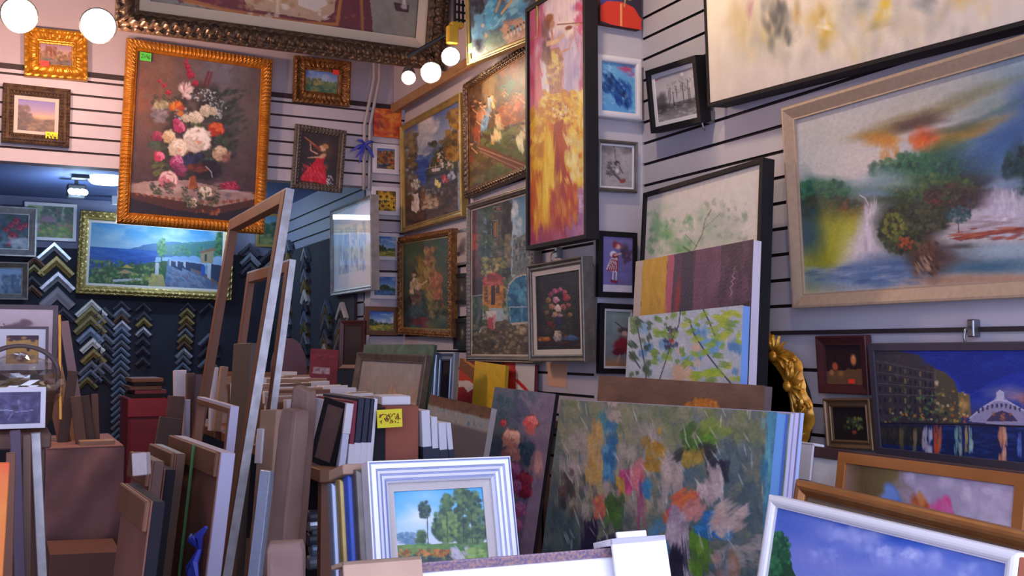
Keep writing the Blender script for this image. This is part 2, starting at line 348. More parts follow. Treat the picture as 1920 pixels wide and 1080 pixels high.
def p_stripegirl(c):
    c.fill('7670ac'); c.mix((c.Y > .87)*1., 'd8d4e4'); c.tex(.06, 10); c.blob(.75, .2, .1, .13, '50566e', .6, 0, .8); c.cloud(.8, .32, .12, .16, 40, .035, ['5a4464', '6a3a58', '44425c'])
    c.blob(.5, .16, .12, .07, 'a04050', .4, 0, 1, .1); c.blob(.5, .18, .075, .055, 'e0b4a4', .4); c.blob(.4, .14, .06, .08, '8a3844', .5); c.blob(.36, .32, .085, .07, 'e8e4ec', .3); c.blob(.42, .36, .08, .07, '8a2038', .4)
    c.poly([(.28, .4), (.5, .38), (.5, .64), (.12, .6)], 'e2dce4')
    for k in range(5): c.poly([(.3+.045*k, .4), (.325+.045*k, .4), (.2+.075*k, .63), (.15+.075*k, .62)], '9a2a3c')
    c.line([(.4, .34), (.6, .3)], .02, 'e0b4a4'); c.line([(.36, .63), (.35, .76)], .02, 'e8e0ea'); c.line([(.46, .63), (.45, .77)], .02, 'e8e0ea'); c.blob(.34, .8, .05, .03, '8a2438', .3); c.blob(.45, .81, .05, .03, '8a2438', .3)
def p_sitgirl(c):
    c.grad((0, '8aa09c'), (.8, '808a94'), (1, 'b87a50')); c.tex(.08, 10); c.blob(.75, .35, .16, .08, '4a3a40', .5, 0, .9, .1); c.blob(.78, .4, .08, .06, 'd0a898', .4); c.blob(.7, .62, .22, .18, '8a2436', .4, 0, 1, .15); c.blob(.55, .74, .16, .08, '6a1a2c', .4); c.line([(.6, .8), (.5, .92)], .02, 'd0a898'); c.line([(.4, .2), (.7, .3)], .012, '3a3438')
def p_mono(c):
    c.grad((0, 'b8b4b8'), (.3, 'd0ccd0'), (.62, 'c4c0c4'), (.72, '6a686c'), (1, '9a989c')); c.mix(1.5*np.clip(c.n(3, 4)-.42, 0, 1)*(c.Y < .4), '8a888c'); c.blob(.12, .55, .3, .24, '5a585c', .5, 0, .9, .2); c.blob(.1, .7, .35, .15, '48464a', .5, 0, .9, .2); c.blob(.7, .08, .07, .06, 'e6e4e6', .5); c.mix(.7*(np.abs(c.Y-.7) < .05)*c.n(6, 3, 4), '3a383c')
    for k in range(22):
        x = .3+.033*k+.01*math.sin(k*5); c.line([(x, .28+.06*math.sin(k*3.1)), (x+.008*math.sin(k), .7)], .0055, '343236', .9); c.line([(x, .7), (x, .76+.1*c.r.random())], .005, '5a585c', .7)
    c.dabs((.3, .18, 1, .45), 130, .014, ['6a686c', '8a888c', '4a484c'], 2, .7, 3, .4); c.dabs((0, .72, 1, 1), 60, .02, ['c8c6ca', '6a686c', 'a8a6aa'], 4, 0, .2, .5); c.blob(.05, .05, .08, .02, 'c05a70', .5, 0, .8)
def p_lilies(c):
    """Big pale abstract with ochre, grey and pink petals dissolving downward."""
    c.grad((0, 'eae0c8'), (.5, 'e4d8c4'), (1, 'd8ccc4')); c.blob(.0, .5, .5, .6, 'fbf2d8', 1, 0, .8); c.mix(.5*np.clip(c.n(2, 3)-.4, 0, 1)*2, 'd2c8c0')
    for u, v, rx, ry, k, o in ((1395, 60, 34, 60, 'c9b070', .8), (1405, 18, 9, 24, 'b04468', .9), (1380, 20, 26, 50, 'd0b888', .7), (1430, 60, 50, 70, 'a8a498', .55), (1455, 20, 18, 55, '5a5a58', .85), (1465, 40, 13, 40, '3f4044', .8), (1448, 75, 30, 30, '9a9890', .6), (1480, 70, 18, 20, '5f7068', .7), (1494, 25, 10, 34, 'a8742c', .6), (1440, 95, 40, 30, 'bcb8ac', .5), (1540, 35, 40, 40, 'd8b850', .7), (1550, 60, 26, 34, 'd8ac28', .85), (1540, 30, 22, 24, 'b08a38', .7), (1545, 40, 14, 16, 'f8ecd0', .9), (1548, 52, 18, 7, 'fdf4dc', .95), (1545, 85, 18, 18, 'd2ae40', .8), (1580, 30, 40, 40, 'b0b0a4', .6), (1615, 10, 40, 26, '808c90', .75), (1650, 30, 22, 28, 'd8b430', .85), (1660, 8, 18, 16, 'e8c018', .85), (1645, 48, 30, 12, 'a09050', .7), (1668, 22, 14, 16, 'f2e6c4', .9), (1690, 40, 50, 26, 'c8bca0', .5), (1730, 10, 36, 20, '8a9094', .75), (1745, -6, 24, 18, '6a7478', .7), (1800, 0, 40, 24, 'd0b468', .7), (1600, 95, 60, 26, 'd4c898', .5), (1700, 60, 60, 20, 'd8cca0', .4), (1390, 110, 60, 60, 'd8d4cc', .5), (1500, 120, 60, 40, 'd6d0c4', .5), (1860, -20, 40, 20, 'c8a050', .7)): c.pb(u, v, rx, ry, k, .95, .3*math.sin(u), o, .25)
    c.pdabs(1380, 0, 1860, 110, 150, 12, ['f0e6cc', 'c8c0b0', 'd8bc60', '9a9a90', 'ece2cc'], 2.2, 1.4, 1, .28, .9); c.pdabs(1430, 0, 1480, 80, 30, 7, ['4a4a4c', '6a6a68', '8a8a84'], 2.6, 1.4, .6, .5, .8); c.tex(.03, 24, .4)
def p_fruit(c):
    c.fill('2c1c20'); c.tex(.2, 6); c.poly([(0, .68), (1, .6), (1, 1), (0, 1)], '6f4f38', 1, .05); c.blob(.25, .55, .13, .14, 'b85a3c', .5); c.blob(.75, .38, .12, .17, 'd8844c', .5); c.blob(.4, .72, .12, .1, '9a6a3a', .5); c.blob(.6, .66, .12, .1, '6a4a30', .5); c.blob(.15, .7, .1, .1, 'a87848', .5); c.blob(.76, .32, .03, .05, 'f0b080', .6)
def p_darkfruit(c):
    c.fill('221c1e'); c.blob(.62, .45, .22, .2, '4f6038', .8, 0, 1, .2); c.dabs((.4, .3, .85, .65), 30, .05, ['6a7a40', '3a4a30', '8a8a48'], 1.2, 0, 3, .7); c.blob(.6, .75, .14, .08, '9a4434', .6); c.blob(.35, .6, .14, .12, '34402c', .7)
def p_flowerfield(c):
    c.grad((0, 'a8707a'), (.4, '6a5030'), (1, '8a6a48'), axis='x'); c.grad((0, '9a7a68'), (.12, '6a5230'), (.35, '7a6a3c'), (.45, 'a098a8'), (1, 'bcb0c4'), axis='x', wob=.06); c.dabs((.35, 0, 1, 1), 200, .06, ['c8bcd0', 'a898b4', 'b4a0b8', 'd4c8d8'], 1.5, .8, 3, .5)
    for x, cols in ((.32, ['5a80c8', '7a9ad8']), (.5, ['c8683c', 'd8884a', 'b0502c']), (.63, ['e0488a', 'd86aa0', 'e83a80'])): c.cloud(x, .5, .14, .28, 46, .06, cols, 2, 1.2, 1.4)
def p_whiteflower(c): c.fill('e8e4e0'); c.tex(.05, 6)
def p_sunset(c): c.grad((0, 'd8482c'), (.4, 'e88a30'), (1, 'd03a24'), axis='x'); c.blob(.75, .3, .35, .4, 'efa83c', .9, 0, .9, .2); c.blob(.25, .6, .35, .5, '7a2430', .8, 0, .9, .3); c.blob(.4, .4, .25, .12, 'a82c28', .6, .2, .9, .4); c.dabs((0, 0, 1, 1), 60, .08, ['c83a24', 'e89838', '8a2a28', 'f0b850'], 2.2, .4, 1.6, .4)
def p_autumn(c): c.grad((0, '5a7ab0'), (.5, '8a9ab0'), (.6, '4a4a50'), (1, '34343e')); c.dabs((0, .15, 1, .7), 130, .07, ['b8702c', 'c8502c', '7a5a30', '4a5a4a', 'd89a40', '50382c'], 1.3, 0, 3, .8); c.poly([(0, .72), (1, .7), (1, 1), (0, 1)], '3f4a60', .8, .04); c.dabs((0, .72, 1, 1), 50, .05, ['d8a848', '2a2c38', '6a7a90', 'a86a30'], 2.5, 0, .3, .7)
def p_sunflower(c):
    c.fill('3f4a28'); c.dabs((0, 0, 1, 1), 160, .08, ['d8a828', '2f3a24', '5a5a28', 'e8c040', '6a4a20'], 1.6, 0, 3, .8)
    for x, y in ((.25, .3), (.55, .28), (.8, .4), (.35, .75), (.65, .72), (.9, .8)):
        for k in range(9): c.blob(x+.14*math.cos(k*.7)/c.a, y+.14*math.sin(k*.7), .1, .045, 'ecbc2c', .5, k*.7)
        c.blob(x, y, .07, .07, '4a2c18', .4)
    c.line([(.1, .45), (.9, .42)], .03, 'e8d890', .6)
def p_field(c, trees=.3, s='3f78c8', water=None):
    c.grad((0, s), (.5, '8ab4dc'), (.66, 'b8ccd8')); c.mix(2.4*np.clip(c.n(4, 4, 1.5)-.5, 0, 1)*(c.Y < .62), 'eef0f0'); c.poly([(0, .66), (1, .68), (1, 1), (0, 1)], 'a8a840' if not water else water); c.dabs((0, .68, 1, 1), 70, .05, ['c8b840', '7a8a3c', 'd8c858', '5a6a34'] if not water else ['4a7ab8', '2a4a80', '6a98c8', '3a5a48'], 3, 0, .3, .7); c.cloud(trees, .58, .3*c.a/1.5, .14, 60, .06, ['2f4a34', '3f5c38', '24383a']); c.dabs((0, .6, 1, .7), 50, .04, ['3a5238', '50683c', '2c4034'], 2, 0, .6, .8)
def p_pond(c): p_field(c, .5, '3a64b4', '34588c')
def p_meadowsky(c): p_field(c, .12, '2f66c0')
def p_ruin(c): c.grad((0, '98809a'), (.4, 'c0a098'), (.55, '9a7a60'), (1, '6a5a58')); c.dabs((.0, .3, 1, .75), 100, .06, ['8a5c40', 'a8784a', '6a4a40', 'c09868', '7a6a60'], 1.2, 1.4, 1, .7); c.dabs((.1, .7, 1, 1), 50, .06, ['6a6a60', '807870', '5a4a48'], 2, 0, .4, .6); c.dabs((.2, .1, .5, .5), 30, .05, ['7a4a3a', '8a5a44'], 2.2, 1.5, .4, .7)
def p_heath(c): c.grad((0, '7a74b8'), (.3, '9a8cae'), (.5, 'c0a088'), (.7, '6a5a58'), (1, '4a3c44')); c.dabs((0, .2, .35, .8), 60, .07, ['4a3c44', '5a4a48', '6a5450'], 1.3, 0, 3, .7); c.dabs((.3, .6, 1, 1), 70, .06, ['5a4a4c', '7a6450', '4a4448', '8a7058'], 2, 0, .6, .7); c.blob(.65, .5, .25, .1, 'd0ac88', .8, 0, .8)
def p_creek(c): c.grad((0, '5a84d0'), (.45, '9ab4d8'), (.55, '6a8a58')); c.mix(1.6*np.clip(c.n(4)-.5, 0, 1)*(c.Y < .5), 'dfe4ec'); c.dabs((0, .35, .5, .8), 90, .06, ['8a8a50', '6a7a48', 'a89a58', '4a5a40'], 1.2, 1.4, 1, .8); c.dabs((0, .7, 1, 1), 70, .06, ['2f5a50', '3a6a5c', '4a7a58', '8a8a50'], 2, 0, .6, .8); c.dabs((.5, .45, 1, .75), 70, .05, ['4a6a4c', '5a7a54', '7a8a60'], 1.2, 0, 3, .8)
def p_redroses(c):
    c.fill('4a5a6e'); c.blob(.2, .8, .5, .4, '7a94a8', .9, 0, .9); c.dabs((0, 0, 1, 1), 60, .07, ['3f5a54', '2f4648', '56707a'], 1.6, 0, 3, .6)
    for x, y, r in ((.6, .2, .12), (.72, .38, .12), (.9, .3, .1), (.45, .32, .1), (.5, .62, .15), (.3, .45, .1), (.4, .85, .1)): c.rose(x, y, r, '7a1a34', 'b8304e', 'd86a7c', 12)
    c.dabs((.4, .7, 1, 1), 30, .06, ['c8d0d8', 'a8b8c4'], 2, 0, 1, .6)
def p_cottage(c): c.grad((0, 'a8b890'), (.3, '9ab088'), (.6, '6a8858')); c.dabs((.3, 0, 1, .6), 140, .07, ['4a6a58', '5f8064', '6a7a70', '7a6a70', '3f5a50'], 1.3, 0, 3, .75); c.blob(.42, .4, .22, .14, '8a6a80', .6, 0, .9, .1); c.poly([(.25, .42), (.45, .3), (.65, .44), (.62, .52), (.28, .52)], '9a7a88', .8, .02); c.poly([(0, .9), (.2, .55), (.3, .55), (.25, 1), (0, 1)], 'b8c4cc', .9, .03); c.dabs((.25, .55, 1, 1), 130, .05, ['7a9a50', '5a7a48', 'b87878', '98a85c', '6a8858'], 1.6, .4, 1, .8); c.blob(.05, .4, .14, .18, '88a8c0', .8, 0, .8)
def p_castle(c): c.grad((0, '86a8d0'), (.6, '90a8c4'), (1, '6a88a8')); c.dabs((.2, .3, 1, 1), 80, .08, ['54708c', '6a88a0', '48607c', '7a98b0'], 1.2, 1.4, 1, .7); c.pillar(.62, .25, .8, .06, '4f6a88'); c.pillar(.8, .4, .9, .08, '5a7490')
def p_park(c): c.grad((0, '5a8ab0'), (.3, '7aa0a8'), (.5, '4a6a50'), (1, '6a7a48')); c.dabs((0, .25, 1, .7), 110, .08, ['3f5a44', '2f4638', '56704c', '48604a'], 1.3, 0, 3, .75); c.dabs((0, .65, 1, 1), 60, .06, ['7a8a50', '9a9860', '5f7048'], 2.4, -.1, .4, .7); c.poly([(.4, .68), (.8, .66), (.9, .74), (.3, .78)], '8aa0a0', .7, .03)
def p_cello(c):
    c.fill('e0c8c8'); c.tex(.03, 10); k = '8a6a70'
    c.blob(.5, .3, .22, .11, k, .5, -.25, .95, .2); c.blob(.62, .22, .12, .06, k, .5, .3, .95); c.blob(.4, .34, .14, .07, '75565e', .5, .2, .9); c.blob(.62, .42, .1, .1, k, .5, .4, .7, .2); c.line([(.7, .35), (.78, .42), (.7, .5), (.55, .5)], .02, '94747a'); c.line([(.3, .25), (.45, .5)], .012, k)
def p_yellowprint(c): c.fill('c89a50'); c.mix((c.Y < .16)*1., '4f3340'); c.dabs((0, 0, 1, .25), 16, .05, ['c89a50', '4f3340'], 2, 0, .4, .9); c.blob(.45, .75, .26, .2, '5a3a44', .5, 0, .95, .2); c.blob(.4, .8, .12, .07, 'c8b0a0', .5); c.blob(.68, .5, .07, .08, '3f2c38', .4); c.line([(.6, .3), (.85, .28)], .015, '8a6038'); c.line([(.6, .36), (.8, .35)], .012, '8a6038')
def p_darkprint(c): c.fill('5a5478'); c.tex(.25, 5); c.dabs((.1, .2, .9, .9), 60, .06, ['48426a', '6e6890', '3f3a58', '7a74a0'], 1.6, 0, 3, .6); c.blob(.6, .32, .06, .1, '8a84a8', .6); c.line([(.1, .6), (.35, .55), (.5, .58)], .016, 'b8b4d0'); c.line([(.55, .62), (.85, .58)], .014, 'a8a4c8'); c.line([(.5, .65), (.42, .85)], .014, '9a94b8')
def p_abstractwide(c): c.fill('a09a98'); c.tex(.08, 6); c.dabs((.05, .3, 1, 1.05), 200, .03, ['b08a84', 'a8a090', '90a088', 'c0a890', 'a89a9c', 'b8806c'], 4, 1.57, .3, .5); c.dabs((.45, .55, 1, 1), 60, .028, ['8aa078', 'd0b070', 'c87a50', 'a8b898', 'd08a78'], 3.4, 1.57, .3, .6); c.dabs((0, 0, 1, .35), 60, .06, ['aaa4a4', '9a9494'], 3, 1.5, .5, .4)
def p_greencanvas(c): c.fill('4f6a5c'); c.tex(.2, 8); c.dabs((0, 0, 1, 1), 160, .07, ['48584a', '6a7a60', '3f5248', '5f6a50', '708068'], 1.6, 0, 3, .5)
def p_volcano(c): c.grad((0, 'a82a34'), (.35, '9a5a30'), (1, 'a8202c')); c.poly([(0, 0), (.3, .05), (1, .45), (1, .75), (.5, .5), (0, .2)], '8a5a2c'); c.line([(.2, .02), (.7, .2), (1, .4)], .05, 'd89a38'); c.poly([(0, .3), (.5, .5), (.95, .72), (0, .75)], 'd8482c', .9, .03); c.poly([(0, .62), (.4, .55), (1, .74), (.9, .82), (.6, .72), (.4, .86), (.2, .74), (0, .8)], 'e8dcdc', 1, .02)
def p_yellow(c): c.fill('dcb41c'); c.tex(.07, 14); c.dabs((0, 0, 1, 1), 60, .08, ['e4bc24', 'd0a818'], 2, .6, 2, .4)
def p_redwhite(c): c.fill('dcd8d4'); c.poly([(-.1, -.1), (.42, -.1), (.5, 1.1), (-.1, 1.1)], 'd03a2c', 1, .03); c.dabs((.0, 0, .4, 1), 40, .07, ['e04a34', 'b82a24'], 2, 1.4, .6, .5); c.line([(.5, .45), (.72, .6), (1, .85)], .07, 'c82a34'); c.blob(.9, .8, .2, .12, 'c8303a', .4, .4, 1, .2)
def p_lines(c):
    c.fill('c9cfd8'); c.tex(.04, 8); c.poly([(.06, .05), (.94, .05), (.94, .95), (.06, .95)], 'd4d8de'); c.poly([(.15, .22), (.85, .22), (.85, .8), (.15, .8)], 'c2ccd6'); c.mix(.6*((c.X > .15) & (c.X < .85) & (c.Y > .22) & (c.Y < .8))*(c.n(9, 3, .5) > .54), '8a98b4'); c.dabs((.3, .3, .8, .78), 50, .045, ['7a9cd0', '90a8cc', 'b8a8b0', '6a7a98', 'dce4ee'], 1.6, 1.2, 2, .6)
    for k in range(9): c.line([(.2+.07*k, .26+.03*(k % 3)), (.22+.07*k, .76-.04*(k % 2))], .006, '6a7894', .7)
def p_smalllight(c): c.fill('b0a8a8'); c.blob(.5, .55, .4, .25, '48444a', .6, 0, .9, .2); c.blob(.6, .35, .3, .2, '6a6468', .6, 0, .8, .2); c.blob(.3, .7, .2, .1, '2f2c34', .5)
def p_smalldark(c): c.fill('1d1a1c'); c.blob(.5, .5, .3, .4, '4a5038', .7, 0, 1, .2); c.blob(.5, .42, .14, .18, '8a8a68', .7); c.blob(.45, .65, .16, .1, '5a5a48', .6)
def p_mountain(c): c.fill('34302c'); c.blob(.5, .5, .36, .3, '4a4c44', .7, 0, 1, .2); c.blob(.5, .5, .16, .14, '8a8478', .7, 0, .9)
def p_maroonposter(c): c.fill('7a2434'); c.tex(.1, 6); c.dabs((.15, .2, .85, .34), 30, .03, ['943848', '66202e'], 2, 0, .3, .8); c.poly([(.15, .68), (.72, .68), (.72, .92), (.12, .92)], 'a8929c'); c.dabs((.2, .72, .68, .9), 20, .03, ['7a5a68', 'c8b8bc'], 2, 0, .4, .8)
def p_darkglass(c): c.fill('231c26'); c.blob(.6, .3, .5, .3, '3a3038', 1, 0, .7)
def p_pattern(c): c.fill('8a7070'); c.dabs((0, 0, 1, 1), 500, .2, ['a8806a', '6a5a78', 'c09a80', '584a60', '9a8a98', '7a5a50'], 1.2, 0, 3, .9)
# ------------------------------------------------------------------ larger pictures, laid out on the picture's own plane
def pp(c, pts, col, op=1, wob=0): return c.poly([c.m(*p) for p in pts], col, op, wob)
def pl(c, pts, w, col, op=1, w2=None):
    x, y = c.m(*pts[0]); k = abs(c.m(pts[0][0], pts[0][1]+10)[1]-y)/10; return c.line([c.m(*p) for p in pts], w*k, col, op, None if w2 is None else w2*k)
def pc(c, u, v, ru, rv, n, sz, cols, el=1, ang=0, av=3.14, op=.8, soft=.5):
    for _ in range(n):
        t, q = c.r.random()*6.283, math.sqrt(c.r.random()); k = sz*(.5+c.r.random())
        c.pb(u+ru*q*math.cos(t), v+rv*q*math.sin(t), k*el, k, cols[c.r.integers(len(cols))], soft, ang+av*(c.r.random()-.5), op, 0)
    return c
def stroke(c, u, v, L, w, ang, col, op=.85, n=5, spread=.5):
    """One palette-knife stroke: a few parallel bristle streaks."""
    dx, dy = math.cos(ang), math.sin(ang)
    for k in range(n):
        o = (k/(n-1)-.5)*w if n > 1 else 0; j = L*(.7+.5*c.r.random())/2; s_ = (c.r.random()-.5)*L*.25
        c.pb(u-dy*o+dx*s_, v+dx*o+dy*s_, j, w/n*1.1, col, .45, ang, op*(.75+.25*c.r.random()), 0)
    return c
def strokes(c, box, n, L, w, cols, ang=1.4, av=.8, op=.8, nb=3):
    u0, v0, u1, v1 = box
    for _ in range(n):
        k = .6+.8*c.r.random(); stroke(c, u0+(u1-u0)*c.r.random(), v0+(v1-v0)*c.r.random(), L*k, w*k, ang+av*(c.r.random()-.5), cols[c.r.integers(len(cols))], op, nb)
    return c
def p_salon(c):
    c.fill('8f8d80'); c.tex(.12, 7); c.dabs((0, 0, 1, 1), 120, .05, ['9a988a', '85837a', 'a09a8c'], 2, 0, 3, .4)
    pp(c, [(240, -20), (330, 0), (700, 66), (688, -60), (240, -60)], '6e3038', 1, .01); strokes(c, (330, -40, 690, 66), 150, 10, 4, ['8a4048', '5c2430', '9a5048', '7a3444', 'a06050'], 0, 3, .7)
    pl(c, [(335, -4), (420, 18), (560, 42), (632, 46), (640, -10)], 5, 'b8743a'); pl(c, [(676, -40), (680, 64)], 4, 'a8703a'); pl(c, [(345, 4), (520, 40)], 1.5, 'd09050'); pl(c, [(684, -40), (688, 64)], 2, '5a3a34')
    pp(c, [(430, -40), (634, -40), (628, 24), (600, 40), (470, 16)], 'c0a482', 1, .01); strokes(c, (440, -30, 625, 34), 60, 14, 5, ['e0d0b4', 'b08a5c', 'ece0cc', 'a07050', 'c8a890'], .3, 2, .8)
    pl(c, [(522, -20), (520, 20)], 4, 'd8c8a8'); pp(c, [(560, -30), (600, -30), (615, 8), (590, 22), (560, 10)], 'dcd4c8', .9, .01); pp(c, [(230, -40), (330, -40), (330, -6), (230, -10)], 'a8a494', 1)
    pl(c, [(757, -40), (758, 8)], 5, 'd8d2c8'); pp(c, [(738, 4), (768, 10), (766, 24), (742, 20)], '4a3236'); c.pb(758, 12, 7, 7, 'd8d0c8', .4); pp(c, [(790, -60), (800, -60), (800, 70), (796, 70)], '5a4a48', .6)
def p_harem(c):
    c.fill('45506a'); strokes(c, (872, -60, 1000, 125), 200, 16, 7, ['4a5a70', '3a4458', '56607a', '505058', '3a3a44'], .6, 2, .7)
    strokes(c, (888, 20, 915, 70), 40, 14, 7, ['4f7fa8', '5a90b8', '3f6a94', '6aa0c0'], 1.4, 1, .85); strokes(c, (915, 0, 985, 50), 80, 22, 8, ['4fa0c8', '3a86b4', '6ab4d4', '8ac4dc', '2f709c'], -.6, .8, .85); pl(c, [(945, -20), (930, 20)], 6, 'b88a60'); pl(c, [(960, 0), (940, 25)], 4, 'd8a050')
    strokes(c, (905, 60, 945, 105), 50, 12, 6, ['4a6a70', '5a8a90', '3f5a58', '6a8a70'], .5, 2, .8); strokes(c, (945, 40, 1000, 90), 70, 16, 7, ['c89a80', 'b07a68', 'd8b098', 'a86a5c', 'c88a70'], -.6, .8, .85); strokes(c, (925, 80, 985, 108), 30, 12, 6, ['6a7a48', '8a8a50', '4f5a3c'], -.4, 1, .8)
    for k in range(7): c.pb(952+6*k, 68-3.5*k, 3, 6, 'e0d4c4', .5); c.pb(952+6*k, 60-3.5*k, 2.5, 3, '3a2a28', .5)
    pc(c, 895, 10, 12, 14, 30, 4, ['2a2c38', '3a3a48', '1f2230']); pc(c, 903, 100, 20, 14, 40, 3, ['2f3440', '485060', 'a8a0a0']); c.pb(905, 48, 4, 5, 'd0a888', .5); c.pb(911, 66, 4, 6, 'c89878', .5)
def p_banquet(c):
    c.fill('4a3a2a'); strokes(c, (872, 60, 1010, 240), 220, 26, 8, ['5e452e', '3c2c22', '6b4e34', '4a3628', '7a5a3a'], 1.57, .5, .7)
    strokes(c, (905, 110, 935, 200), 40, 30, 6, ['7a6040', '8a7048', '5f4a34'], 1.57, .2, .7); strokes(c, (940, 95, 985, 140), 40, 18, 8, ['a05030', '8a4028', 'b86a40', '6a3424'], 1.2, .6, .8)
    pp(c, [(935, 165), (960, 148), (968, 160), (950, 185)], '3f6a5a', .9, .02); pp(c, [(930, 205), (966, 185), (982, 190), (982, 225), (940, 240)], '8f4a22', 1, .02); c.pb(950, 208, 12, 10, 'c07434', .7); strokes(c, (928, 190, 980, 235), 30, 10, 5, ['a85a2a', '7a3a1c', 'c87838'], .3, 1, .7)
    pp(c, [(890, 290), (925, 262), (985, 225), (1010, 220), (1010, 330), (880, 345)], '505a36', 1, .02); strokes(c, (900, 240, 1005, 320), 120, 16, 6, ['56683c', '67703e', '46532f', '74803f', '3f4a2c'], -.4, .8, .7)
    pp(c, [(872, 290), (900, 268), (935, 300), (880, 352), (872, 352)], '5a4a2a', 1, .02); strokes(c, (874, 275, 940, 350), 50, 14, 6, ['6a5a30', '4a3c24', '7a6a3a'], -.5, .8, .7); pp(c, [(895, 280), (905, 272), (985, 305), (985, 318), (965, 322)], '6b4436', .95); pl(c, [(897, 277), (985, 311)], 1.6, 'a07a62'); pl(c, [(901, 284), (975, 318)], 1.6, '94705c'); strokes(c, (900, 276, 980, 316), 20, 8, 2, ['8a5a4a', '54403a'], .4, .3, .8)
    for u, v, h, k in ((893, 242, 60, '8a4630'), (908, 222, 58, '5f86a4'), (900, 210, 44, '9a6a48'), (917, 200, 40, '84a0b4'), (923, 192, 30, 'd0b078'), (931, 240, 62, 'd2b888'), (945, 180, 34, '7a5a3c'), (975, 200, 60, 'b44a34'), (980, 262, 66, 'd8ccaa'), (968, 190, 40, 'c87a50'), (884, 290, 50, '6a3824'), (886, 215, 40, '5a2c20'), (990, 170, 60, 'a84030')):
        c.pb(u, v-h*.42, h*.08, h*.09, 'c0946c', .4, 0, 1, 0); c.pb(u, v-h*.46, h*.08, h*.06, '3a2a20', .5, 0, 1, 0); strokes(c, (u-h*.1, v-h*.34, u+h*.1, v+h*.36), 8, h*.34, h*.1, [k, k, '%02x%02x%02x' % tuple(int(x*255*.7) for x in H(k)), '%02x%02x%02x' % tuple(min(255, int(x*255*1.25)) for x in H(k))], 1.5, .5, .85); pl(c, [(u, v-h*.25), (u+h*.22, v-h*.05)], h*.035, 'c0946c', .9)
    strokes(c, (876, 180, 1005, 270), 40, 8, 3, ['d8b888', 'a85a38', '6a7a88', '2c2018', 'c88a58'], 1, 2.5, .7); c.tex(.1, 60)
def p_violinist(c):
    """Tall canvas: a woman in a yellow dress playing a violin on rose and lilac."""
    c.grad((0, 'd0506e'), (.12, 'd87a98'), (.3, 'c86a98'), (.45, 'd8b0cc'), (.62, 'd0c4e0'), (.8, 'b894c8'), (1, 'b85a88'), axis='x', wob=.12); c.mix(np.clip((c.Y-.66)/.3, 0, 1)*.95, '9a3656')
    strokes(c, (992, 10, 1100, 250), 150, 40, 7, ['e0a8c4', 'c85a8c', 'dcd4ec', 'a884c4', 'd87a9c', 'e8c8d8'], 1.57, .25, .5); strokes(c, (992, 30, 1015, 330), 60, 50, 8, ['d85a7c', 'c8406a', 'e080a0', 'b0487c'], 1.57, .2, .6)
    strokes(c, (1025, -30, 1080, 60), 60, 36, 8, ['fff4ec', 'ffe8e4', 'f8e4ec'], 1.5, .4, .75); strokes(c, (1018, 100, 1032, 190), 24, 40, 7, ['f2f0f6', 'e4e0f0', 'd8dcee'], 1.4, .3, .8); strokes(c, (1062, 80, 1085, 190), 40, 44, 8, ['d4ccec', 'c4b8e0', 'e0d8f0', 'a898d0'], 1.57, .25, .6); strokes(c, (1080, 10, 1098, 60), 20, 20, 6, ['e06a90', 'f0a0b8', 'd04a78'], 1.2, .8, .8)
    strokes(c, (992, 330, 1100, 460), 120, 30, 9, ['a83a58', '8a2c54', 'b8506a', '94305c', 'b86a8c'], 1.5, .6, .65); strokes(c, (1068, 330, 1098, 440), 50, 26, 9, ['a070a8', 'b884b4', '8a5a94', 'c090b4'], 1.4, .6, .7); strokes(c, (992, 250, 1012, 430), 40, 36, 7, ['c05a34', 'a83a44', 'd08038', 'a0304c'], 1.57, .25, .65); strokes(c, (1072, 372, 1090, 392), 8, 16, 8, ['dcccec', 'd0b8dc'], .3, .5, .7)
    # skirt: deep orange core, golden falls, pale ruffles over the hips
    pp(c, [(1030, 172), (1058, 168), (1078, 190), (1092, 250), (1096, 310), (1084, 355), (1060, 380), (1010, 380), (994, 340), (1004, 260), (1018, 200)], 'cc7a24', 1, .02)
    strokes(c, (1008, 220, 1078, 390), 170, 60, 6, ['d8781e', 'e8a020', 'b84a24', 'c86020', 'f0b828', 'a8342c'], 1.55, .14, .75, 3)
    strokes(c, (996, 300, 1060, 410), 90, 60, 6, ['e8b81c', 'd89820', 'f4d434', 'c05a20', 'a83828'], 1.52, .14, .75); strokes(c, (1022, 260, 1050, 370), 46, 80, 6, ['f2cc28', 'ecb41c', 'f8e060'], 1.56, .1, .8); strokes(c, (1040, 240, 1075, 400), 40, 70, 5, ['a83034', 'c0442c', '8a2438', 'b86a40'], 1.6, .16, .7)
    strokes(c, (996, 210, 1020, 310), 60, 26, 6, ['f0cc30', 'e0a828', 'f8e468', 'c88a28'], 1.7, .7, .8); strokes(c, (1062, 180, 1096, 340), 110, 26, 6, ['f4d63c', 'e8bc28', 'fbeb84', 'e0cc78', 'd8a028', 'f8f0b0'], 1.45, .7, .8); strokes(c, (1016, 172, 1086, 228), 150, 12, 4, ['f4d83c', 'e8bc28', 'f8ec8c', 'd89a28', 'c87c28'], .9, 2, .85); strokes(c, (1036, 192, 1062, 224), 18, 9, 3, ['fff8e4', 'f6e8c0', '8a3a48', 'e8d4b8'], 1, 1.6, .85); strokes(c, (1030, 350, 1080, 420), 50, 40, 5, ['d8862c', 'b8383c', 'e8b43c', 'a02c48'], 1.5, .3, .6)
    # bodice, arms, head, violin
    pp(c, [(1020, 92), (1048, 90), (1056, 110), (1054, 135), (1052, 175), (1030, 178), (1028, 140), (1020, 115)], 'b8806c', 1, .01); strokes(c, (1024, 95, 1054, 172), 60, 12, 4, ['d8b078', 'a86a64', 'e8d09c', '94606a', 'c88a70', 'f0dc94'], 1.2, 1.2, .8); strokes(c, (1036, 100, 1050, 130), 12, 10, 4, ['f4e494', 'ecd870'], .9, .8, .9)
